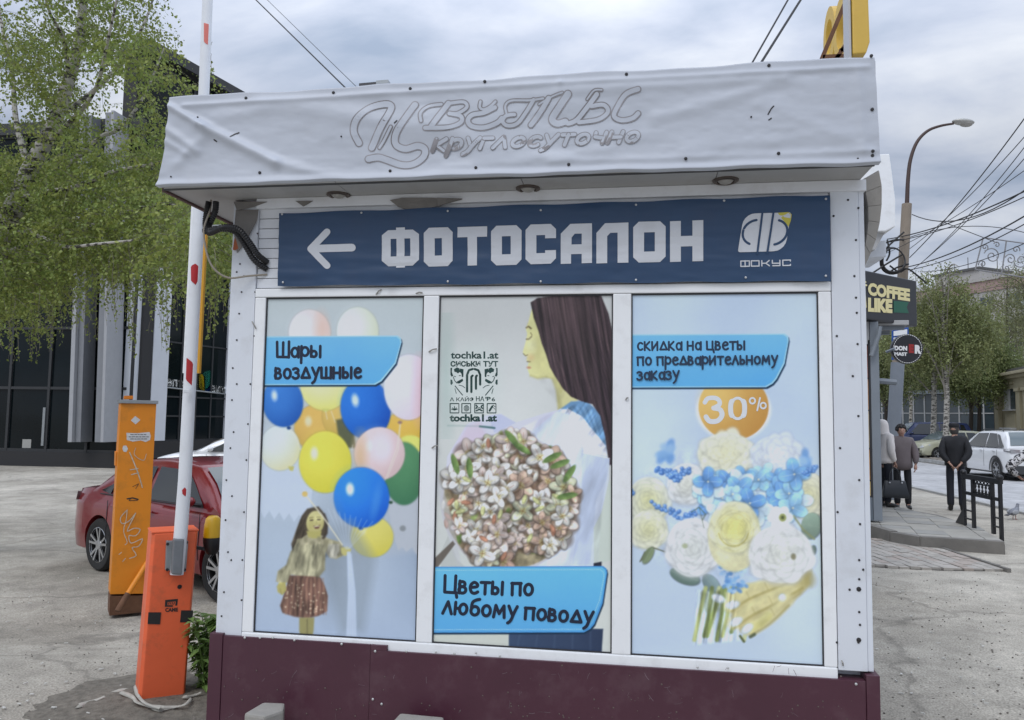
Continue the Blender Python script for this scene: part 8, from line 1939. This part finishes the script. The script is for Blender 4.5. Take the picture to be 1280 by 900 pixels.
car('parked_van', 'dark blue van parked behind the pale hatchback', (p.x+2.6, 50, .004), R(183), 4.6, 1.85, 1.95, [(0, 1.1), (.05, 1.25), (.5, 1.25), (3.5, 1.2), (3.9, 1.15), (4.4, .95), (4.6, .7)], (.05, .25, 3.2, 3.9), mat('blue_paint', (.02, .035, .12), .35, coat=.5), (.8, 3.7), .33, wagon=True)

# ------------------------------------------------------------------ people
skin_m = mat('skin', (.42, .25, .19), .55, var=.06); hair_blk = mat('hair_black', (.012, .010, .010), .6, bump=.6, bscale=60)
def skin_mesh(name, vs, es, rad, m, parent, sub=1, smooth=True):
    me = bpy.data.meshes.new(name); me.from_pydata(vs, es, []); o = bpy.data.objects.new(name, me); COL.objects.link(o)
    md = o.modifiers.new('s', 'SKIN'); md.use_smooth_shade = True
    for i, d_ in enumerate(me.skin_vertices[0].data):
        r_ = rad[i]; d_.radius = r_ if hasattr(r_, '__len__') else (r_, r_); d_.use_root = (i == 0)
    if sub: sd_ = o.modifiers.new('u', 'SUBSURF'); sd_.levels = sub; sd_.render_levels = sub
    bpy.context.view_layer.update(); apply_mods(o); o.data.name = name; o.data.materials.clear(); o.data.materials.append(m)
    o.data.polygons.foreach_set('use_smooth', [True]*len(o.data.polygons)); o.parent = parent; WM[o.name] = WM[parent.name]
    return o
def join_into(o, mb, mi=0):
    """adds builder geometry to an object's mesh"""
    bm = bmesh.new(); bm.from_mesh(o.data); base_ = [bm.verts.new(p) for p in mb.v]
    for f_ in mb.f:
        try: q = bm.faces.new([base_[i] for i in f_]); q.smooth = True; q.material_index = mi
        except ValueError: pass
    bmesh.ops.recalc_face_normals(bm, faces=bm.faces[:]); bm.to_mesh(o.data); bm.free()
def person(label, loc, rz, Hh, pose, jacket, trousers, shoe, head_turn=0., women=False, hair=None, jl=.80, coat_fat=1.0, group=None):
    """faces local -y. pose: overrides of joints (metres for a 1.72 m figure)"""
    t = thing('person', label, 'person', loc, rz, group); s_ = Hh/1.72; t.scale = (s_,)*3; WM[t.name] = WM[t.name] @ Matrix.Scale(s_, 4)
    J = dict(pel=(0, 0, .95), sp=(0, 0, 1.12), ch=(0, .01, 1.30), nk=(0, .015, 1.46), hd=(0, 0, 1.57),
             hl=(.095, 0, .90), kl=(.105, -.01, .50), al=(.10, .03, .09), tl=(.115, -.12, .035), hr=(-.095, 0, .90), kr=(-.105, -.01, .50), ar=(-.10, .03, .09), tr=(-.115, -.12, .035),
             shl=(.18, .015, 1.40), ell=(.235, .03, 1.13), wl=(.24, -.03, .88), shr=(-.18, .015, 1.40), elr=(-.235, .03, 1.13), wr=(-.24, -.03, .88))
    J.update(pose); nm = list(J); ix = {k_: i for i, k_ in enumerate(nm)}; V_ = [J[k_] for k_ in nm]
    E_ = [('pel', 'sp'), ('sp', 'ch'), ('ch', 'nk'), ('nk', 'hd'), ('pel', 'hl'), ('hl', 'kl'), ('kl', 'al'), ('al', 'tl'), ('pel', 'hr'), ('hr', 'kr'), ('kr', 'ar'), ('ar', 'tr'), ('ch', 'shl'), ('shl', 'ell'), ('ell', 'wl'), ('ch', 'shr'), ('shr', 'elr'), ('elr', 'wr')]
    r_ = dict(pel=(.13, .10), sp=(.125, .09), ch=(.14, .10), nk=.052, hd=.06, hl=.078, kl=.052, al=.036, tl=.03, hr=.078, kr=.052, ar=.036, tr=.03, shl=.055, ell=.038, wl=.026, shr=.055, elr=.038, wr=.026)
    body = skin_mesh('body', V_, [(ix[a], ix[b]) for a, b in E_], [r_[k_] for k_ in nm], skin_m, t)
    # head: an egg with nose, brow, chin, ears
    hx, hy, hz_ = J['hd'][0], J['hd'][1], J['hd'][2]+.035
    mb = MB(); n, k = 20, 14; vs = []
    for i in range(k+1):
        ph = -math.pi/2+math.pi*i/k
        for j in range(n):
            th = 2*math.pi*j/n; x, y, z = .080*math.cos(ph)*math.cos(th), .098*math.cos(ph)*math.sin(th), .118*math.sin(ph)
            if z < 0: x *= 1-.22*(-z/.115); y = y*(1-.10*(-z/.115)) if y < 0 else y*(1-.35*(-z/.115))
            fr = max(0, -math.sin(th))**6
            y -= fr*(.020*math.exp(-((z+.012)/.018)**2)*math.exp(-(x/.014)**2) + .006*math.exp(-((z-.03)/.012)**2) + .009*math.exp(-((z+.088)/.016)**2) + .005*math.exp(-((z+.052)/.010)**2)) - fr*.006*math.exp(-((z-.008)/.010)**2)*math.exp(-((abs(x)-.03)/.014)**2)
            x += .010*math.copysign(1, x)*math.exp(-((z+.005)/.026)**2)*math.exp(-((y-.005)/.014)**2)
            vs.append((x, y, z))
    fs = [(i*n+j, i*n+(j+1) % n, (i+1)*n+(j+1) % n, (i+1)*n+j) for i in range(k) for j in range(n)]; mb.add(vs, fs); Mh = Matrix.Translation((hx, hy, hz_)) @ Matrix.Rotation(head_turn, 4, 'Z'); mb.v = [tuple(Mh @ Vector(p)) for p in mb.v]; join_into(body, mb)
    # hands
    hm = MB()
    for sd_, wk, ek in ((1, 'wl', 'ell'), (-1, 'wr', 'elr')):
        w_ = Vector(J[wk]); d = (w_-Vector(J[ek])).normalized(); side_ = d.cross(Vector((0, 1, 0))).normalized() if abs(d.y) < .9 else Vector((0, 0, 1)); side_ = d.cross(side_).normalized() if False else side_; up_ = side_.cross(d).normalized()
        f0 = Vector((0, -1, 0)) if abs(d.y) < .8 else Vector((0, 0, 1)); f0 = (f0-d*f0.dot(d)).normalized(); o2 = d.cross(f0).normalized()
        hm.tube([w_-d*.01, w_+d*.03, w_+d*.085], [.024, .033, .030], 8, flat=.45 if True else 1)
        for q, (off, ln, r0) in enumerate(((-.026, .062, .0085), (-.009, .074, .009), (.009, .070, .0088), (.025, .055, .008))):
            b0 = w_+d*.078+f0*off; k1 = b0+d*ln*.5+o2*sd_*.006; k2 = b0+d*ln*.95+o2*sd_*.028; hm.tube([b0, k1, k2], [r0, r0*.95, r0*.7], 6)
        b0 = w_+d*.03-f0*.028; hm.tube([b0, b0-f0*.022+d*.025, b0-f0*.028+d*.055], [.012, .0105, .008], 6)
    join_into(body, hm)
    for sx_ in (-1, 1):
        e_ = MB(); e_.ball((sx_*.030, -.086, .010), .010, .006, .0055, 8, 6); e_.v = [tuple(Mh @ Vector(p)) for p in e_.v]; e_.build('eye', black_rub, t, smooth=True, local=True)
    e_ = MB(); e_.ball((0, -.0935, -.052), .020, .006, .005, 8, 6); e_.v = [tuple(Mh @ Vector(p)) for p in e_.v]; e_.build('mouth', mat('lips', (.30, .10, .09), .5), t, smooth=True, local=True)
    # trousers
    ks = ['pel', 'hl', 'kl', 'al', 'hr', 'kr', 'ar']; iy = {k_: i for i, k_ in enumerate(ks)}; V2 = [J[k_] for k_ in ks]; V2[3] = (J['al'][0], J['al'][1], .075); V2[6] = (J['ar'][0], J['ar'][1], .075)
    skin_mesh('trousers', V2, [(0, 1), (1, 2), (2, 3), (0, 4), (4, 5), (5, 6)], [(.115, .09), .084, .072, .068, .084, .072, .068], trousers, t)
    # jacket: torso and sleeves in one
    hem = (0, .0, jl); ks = ['hem', 'pel', 'sp', 'ch', 'nk', 'shl', 'ell', 'wl', 'shr', 'elr', 'wr']; JJ = dict(J); JJ['hem'] = hem; JJ['nk'] = (J['nk'][0], J['nk'][1], J['nk'][2]-.02)
    for w_, e2 in (('wl', 'ell'), ('wr', 'elr')): JJ[w_] = tuple(Vector(J[e2]).lerp(Vector(J[w_]), .93))
    iy = {k_: i for i, k_ in enumerate(ks)}; c_ = coat_fat
    JJ['nk'] = (J['nk'][0], J['nk'][1]+.005, J['nk'][2]+.035); rr_ = dict(hem=(.20*c_, .155*c_), pel=(.195*c_, .15*c_), sp=(.168*c_, .130*c_), ch=(.180*c_, .128*c_), nk=.084, shl=.074*c_, ell=.068*c_, wl=.050, shr=.080*c_, elr=.068*c_, wr=.050)
    jk = skin_mesh('jacket', [JJ[k_] for k_ in ks], [(iy[a], iy[b]) for a, b in (('hem', 'pel'), ('pel', 'sp'), ('sp', 'ch'), ('ch', 'nk'), ('ch', 'shl'), ('shl', 'ell'), ('ell', 'wl'), ('ch', 'shr'), ('shr', 'elr'), ('elr', 'wr'))], [rr_[k_] for k_ in ks], jacket, t)
    # wrinkle the cloth a little
    co = np.empty(len(jk.data.vertices)*3); jk.data.vertices.foreach_get('co', co); co = co.reshape(-1, 3); no = np.array([v.normal[:] for v in jk.data.vertices]); nz = (fbm(co[:, 2]*26+co[:, 0]*8, co[:, 0]*14+co[:, 1]*14, 3)-.45)*.022; co += no*nz[:, None]; jk.data.vertices.foreach_set('co', co.ravel()); jk.data.update()
    for sx_, k_ in ((1, 'al'), (-1, 'ar')):
        a = J[k_]; tt_ = J['tl' if sx_ > 0 else 'tr']; mb = MB(); heel = Vector((a[0], a[1]+.03, .0)); dv_ = Vector((tt_[0]-a[0], tt_[1]-a[1], 0)).normalized()
        P_ = [heel+Vector((0, 0, .045)), heel+dv_*.08+Vector((0, 0, .05)), heel+dv_*.17+Vector((0, 0, .038)), heel+dv_*.25+Vector((0, 0, .026))]; mb.tube([tuple(p) for p in P_], [.038, .044, .042, .022], 10, flat=1.0)
        mb.v = [(x, y, max(z, .003)) for x, y, z in mb.v]; mb.tube([(a[0], a[1]+.01, .05), (a[0], a[1]+.01, .13)], [.042, .046], 10); mb.build('shoe', shoe, t, smooth=True, local=True)
    return t, J, Mh
cloth_blk = mat('cloth_black', (.012, .013, .017), .8, var=.2, vscale=6); shoe_m = mat('shoe_black', (.012, .011, .011), .35)
def G2(px, py, z): p = G(px, py, z); return (p.x, p.y, z)
# man in black, back to the camera, hands joined behind him
t, J, Mh = person('man in a black cap and black jacket seen from behind, hands clasped behind his back', (at_px(1196, 17.3, 0).x, 17.3, 0.0), R(160), 1.80,
    dict(ell=(.245, .11, 1.13), wl=(.10, .19, .94), elr=(-.245, .11, 1.13), wr=(-.085, .20, .935), kl=(.10, 0, .5), kr=(-.10, 0, .5)), cloth_blk, mat('trousers_navy', (.010, .012, .020), .8), shoe_m, head_turn=R(-15), jl=.84, coat_fat=1.1)
mb = MB(); mb.lathe([(.086, .035), (.094, .05), (.098, .085), (.085, .118), (.04, .128), (.001, .13)], Matrix.Translation((0, .006, 0)), 18)
pk = [(.05*math.cos(R(a)) , -.085-.05*math.sin(R(a)), .045) for a in range(0, 181, 20)]; mb.v = [tuple(Mh @ Vector(p)) for p in mb.v]; mb.build('cap', cloth_blk, t, smooth=True, local=True)
mb = MB(); mb.add([tuple(Mh @ Vector(p)) for p in pk]+[tuple(Mh @ Vector((a, b, c+.012))) for a, b, c in pk], [tuple(range(10)), tuple(range(19, 9, -1))]+[(i, 10+i, 10+(i+1) % 10, (i+1) % 10) for i in range(10)]); mb.build('cap_peak', cloth_blk, t, local=True)
mb = MB(); mb.lathe([(.060, -.095), (.076, -.06), (.083, -.01), (.086, .03), (.084, .05)], Mh @ Matrix.Translation((0, .010, 0)), 16); mb.v = [v for v in mb.v]; o = mb.build('hair', mat('hair_grey', (.05, .045, .042), .8), t, smooth=True, local=True); o.scale = (1, 1, 1)
# remove the part of the hair over the face by pushing it inside the skull
co = o.data.vertices
for v in co:
    q = Mh.inverted() @ v.co
    if q.y < .0: v.co = Mh @ Vector((q.x*.85, q.y*.7, q.z))
# dark haired woman facing the camera
p2 = (at_px(1129, 16.75, 0).x, 16.75, ZPL*.4)
t, J, Mh = person('woman with short dark curly hair in a grey brown jacket facing the camera', p2, R(-12), 1.68,
    dict(ell=(.26, -.02, 1.13), wl=(.24, -.10, .90), elr=(-.25, -.05, 1.15), wr=(-.38, -.22, 1.20)), mat('jacket_taupe', (.145, .12, .125), .65, var=.15, vscale=5), cloth_blk, shoe_m, head_turn=R(4), jl=.76, coat_fat=1.18)
mb = MB(); r4 = np.random.RandomState(4)
for i in range(80):
    th = r4.uniform(0, 6.28); ph = r4.uniform(-.2, 1.5); x, y, z = .088*math.cos(ph)*math.cos(th), .10*math.cos(ph)*math.sin(th)+.012, .105*math.sin(ph)+.022
    if y < -.05 and z < .062: continue
    mb.ball((x, y, z), .030, .030, .028, 7, 5)
mb.v = [tuple(Mh @ Vector(p)) for p in mb.v]; mb.build('hair', hair_blk, t, smooth=True, local=True)
# woman in a pale hooded jacket, seen from the side and behind
p1 = (at_px(1106.5, 16.0, 0).x, 16.0, ZPL)
wj = mat('jacket_white', (.76, .71, .68), .75, var=.08, vscale=6)
t, J, Mh = person('woman in a pale pink hooded jacket and black trousers beside the grey stall post', p1, R(118), 1.66,
    dict(ell=(.23, .04, 1.12), wl=(.22, -.02, .86), elr=(-.24, .05, 1.12), wr=(-.20, -.08, .88), kl=(.10, -.06, .5), al=(.10, -.02, .09), tl=(.11, -.17, .035)), wj, mat('trousers_navy', (.010, .012, .020), .8), shoe_m, jl=.84, coat_fat=1.16)
mb = MB(); mb.lathe([(.135, -.16), (.125, -.08), (.118, .0), (.110, .06), (.085, .115), (.04, .14), (.001, .145)], Matrix.Translation((0, .022, 0)), 18)
mb.v = [(x, max(y, -.075) if z < .05 else y, z) for x, y, z in mb.v]; mb.v = [tuple(Mh @ Vector(p)) for p in mb.v]; mb.build('hood', wj, t, smooth=True, local=True)
# her handbag
hb = FY(1119, 611, 15.85); bgm = mat('bag_leather', (.018, .021, .026), .35, var=.15)
T = thing('handbag', 'large black leather handbag held by the woman in the pale hooded jacket', 'bag', (hb.x, hb.y, hb.z-.2))
mb = MB(); w1, w0_, h_ = .19, .225, .165; c_ = hb; q = []
for z, w_, d_ in ((-h_, w0_, .085), (-h_*.6, w0_*1.03, .09), (0, (w0_+w1)/2, .075), (h_*.8, w1, .04), (h_, w1*.98, .022)):
    q += [(c_.x-w_, c_.y-d_, c_.z+z), (c_.x+w_, c_.y-d_, c_.z+z-.01), (c_.x+w_, c_.y+d_, c_.z+z-.01), (c_.x-w_, c_.y+d_, c_.z+z)]
fs = [(i*4+j, i*4+(j+1) % 4, (i+1)*4+(j+1) % 4, (i+1)*4+j) for i in range(4) for j in range(4)]+[(3, 2, 1, 0), (16, 17, 18, 19)]; mb.add(q, fs); mb.build('bag_body', bgm, T, bevel=.02, smooth=True)
for dy_ in (-.035, .035):
    mb = MB(); mb.tube(smooth_path([(c_.x-.12, c_.y+dy_, c_.z+h_-.03), (c_.x-.10, c_.y+dy_, c_.z+h_+.14), (c_.x-.02, c_.y+dy_*.4, c_.z+h_+.24), (c_.x+.07, c_.y+dy_, c_.z+h_+.14), (c_.x+.10, c_.y+dy_, c_.z+h_-.03)], 5), .010, 6); mb.build('handle', bgm, T, smooth=True)
mb = MB()
for x_ in (-.12, .10): mb.ball((c_.x+x_, c_.y-.075, c_.z+h_*.72), .016, .008, .016, 8, 6)
mb.build('buckle', chrome, T, smooth=True)
# passer-by in a black and white patterned coat at the right edge
pm = bpy.data.materials.new('patterned_cloth'); pm.use_nodes = True; t_ = pm.node_tree; b = t_.nodes['Principled BSDF']; vo = t_.nodes.new('ShaderNodeTexNoise'); vo.inputs['Scale'].default_value = 17; vo.inputs['Detail'].default_value = 1; vo.inputs['Distortion'].default_value = 1.5; tcx = t_.nodes.new('ShaderNodeTexCoord'); t_.links.new(tcx.outputs['Object'], vo.inputs['Vector'])
mr_ = t_.nodes.new('ShaderNodeValToRGB'); mr_.color_ramp.interpolation = 'CONSTANT'; mr_.color_ramp.elements[0].color = (.02, .02, .025, 1); mr_.color_ramp.elements[1].position = .5; mr_.color_ramp.elements[1].color = (.62, .61, .62, 1); t_.links.new(vo.outputs['Fac'], mr_.inputs[0]); t_.links.new(mr_.outputs[0], b.inputs['Base Color']); b.inputs['Roughness'].default_value = .8
p3 = (at_px(1301, 13.6, 0).x, 13.6, 0)
t, J, Mh = person('passer-by in a black and white patterned coat cut off by the right edge', p3, R(172), 1.62, dict(ell=(.46, .02, 1.16), wl=(.26, -.10, 1.00), elr=(-.34, .03, 1.10), wr=(-.16, -.10, .98)), pm, cloth_blk, shoe_m, jl=.78, coat_fat=1.25)
mb = MB(); mb.lathe([(.09, -.06), (.095, .0), (.09, .06), (.06, .115), (.001, .13)], Matrix.Translation((0, .02, 0)), 16); mb.v = [(x, max(y, -.06), z) for x, y, z in mb.v]; mb.v = [tuple(Mh @ Vector(p)) for p in mb.v]; mb.build('hair', hair_blk, t, smooth=True, local=True)
# pigeon on the pavement
pg_ = G(1264, 650); T = thing('pigeon', 'grey pigeon standing on the pavement right of the iron railing', 'bird', tuple(pg_), R(35))
gry = mat('pigeon_grey', (.20, .21, .24), .7, var=.3, vscale=30); s_ = 1.15
T.scale = (s_,)*3
mb = MB(); prof_ = [((-.02, 0, .10), .004), ((.0, 0, .105), .03), ((.05, 0, .12), .055), ((.10, 0, .135), .058), ((.15, 0, .165), .042), ((.175, 0, .205), .026), ((.185, 0, .235), .024), ((.195, 0, .25), .012)]
mb.tube([p for p, r in prof_], [r for p, r in prof_], 12); mb.ball((.19, 0, .245), .028, .022, .024, 10, 8); mb.build('body', gry, T, smooth=True, local=True)
mb = MB(); mb.add([(.0, -.02, .10), (.0, .02, .10), (-.13, .035, .075), (-.13, -.035, .075), (.0, -.02, .115), (.0, .02, .115), (-.13, .03, .085), (-.13, -.03, .085)], [(0, 1, 2, 3), (7, 6, 5, 4), (0, 4, 5, 1), (1, 5, 6, 2), (2, 6, 7, 3), (3, 7, 4, 0)]); mb.build('tail', mat('pigeon_dark', (.05, .05, .06), .7), T, local=True)
for s2 in (-1, 1):
    mb = MB(); mb.ball((.05, s2*.048, .13), .09, .012, .04, 10, 6); mb.build('wing', mat('pigeon_wing', (.34, .35, .37), .7), T, smooth=True, local=True)
    mb = MB(); mb.tube([(.09, s2*.02, .09), (.085, s2*.022, .01)], .005, 5); mb.tube([(.085, s2*.022, .006), (.12, s2*.026, .004)], .004, 5); mb.build('leg', mat('pigeon_leg', (.30, .08, .06), .6), T, local=True)
mb = MB(); mb.tube([(.212, 0, .245), (.238, 0, .236)], [.006, .001], 6); mb.build('beak', black_rub, T, local=True)
for c_ in list(bpy.data.curves):
    if c_.users == 0: bpy.data.curves.remove(c_)
# pale litter on the asphalt
mb = MB(); r5 = random.Random(21)
for i in range(110):
    p = G(r5.choice([r5.uniform(-40, 170), r5.uniform(1092, 1290)]), r5.uniform(690, 940)); z0 = gz(p.x, p.y)+.010; a = r5.uniform(0, 3.1); L_ = r5.uniform(.006, .018); w_ = r5.uniform(.003, .006); M_ = Matrix.Translation((p.x, p.y, z0+.004)) @ Matrix.Rotation(a, 4, 'Z')
    mb.box(-L_, L_, -w_, w_, -.003, .003, 0, M_)
tag(mb.build('litter', mat('litter_pale', (.55, .54, .50), .8, var=.3, vscale=20)), 'cigarette ends and pale scraps scattered on the asphalt', 'litter', kind='stuff')
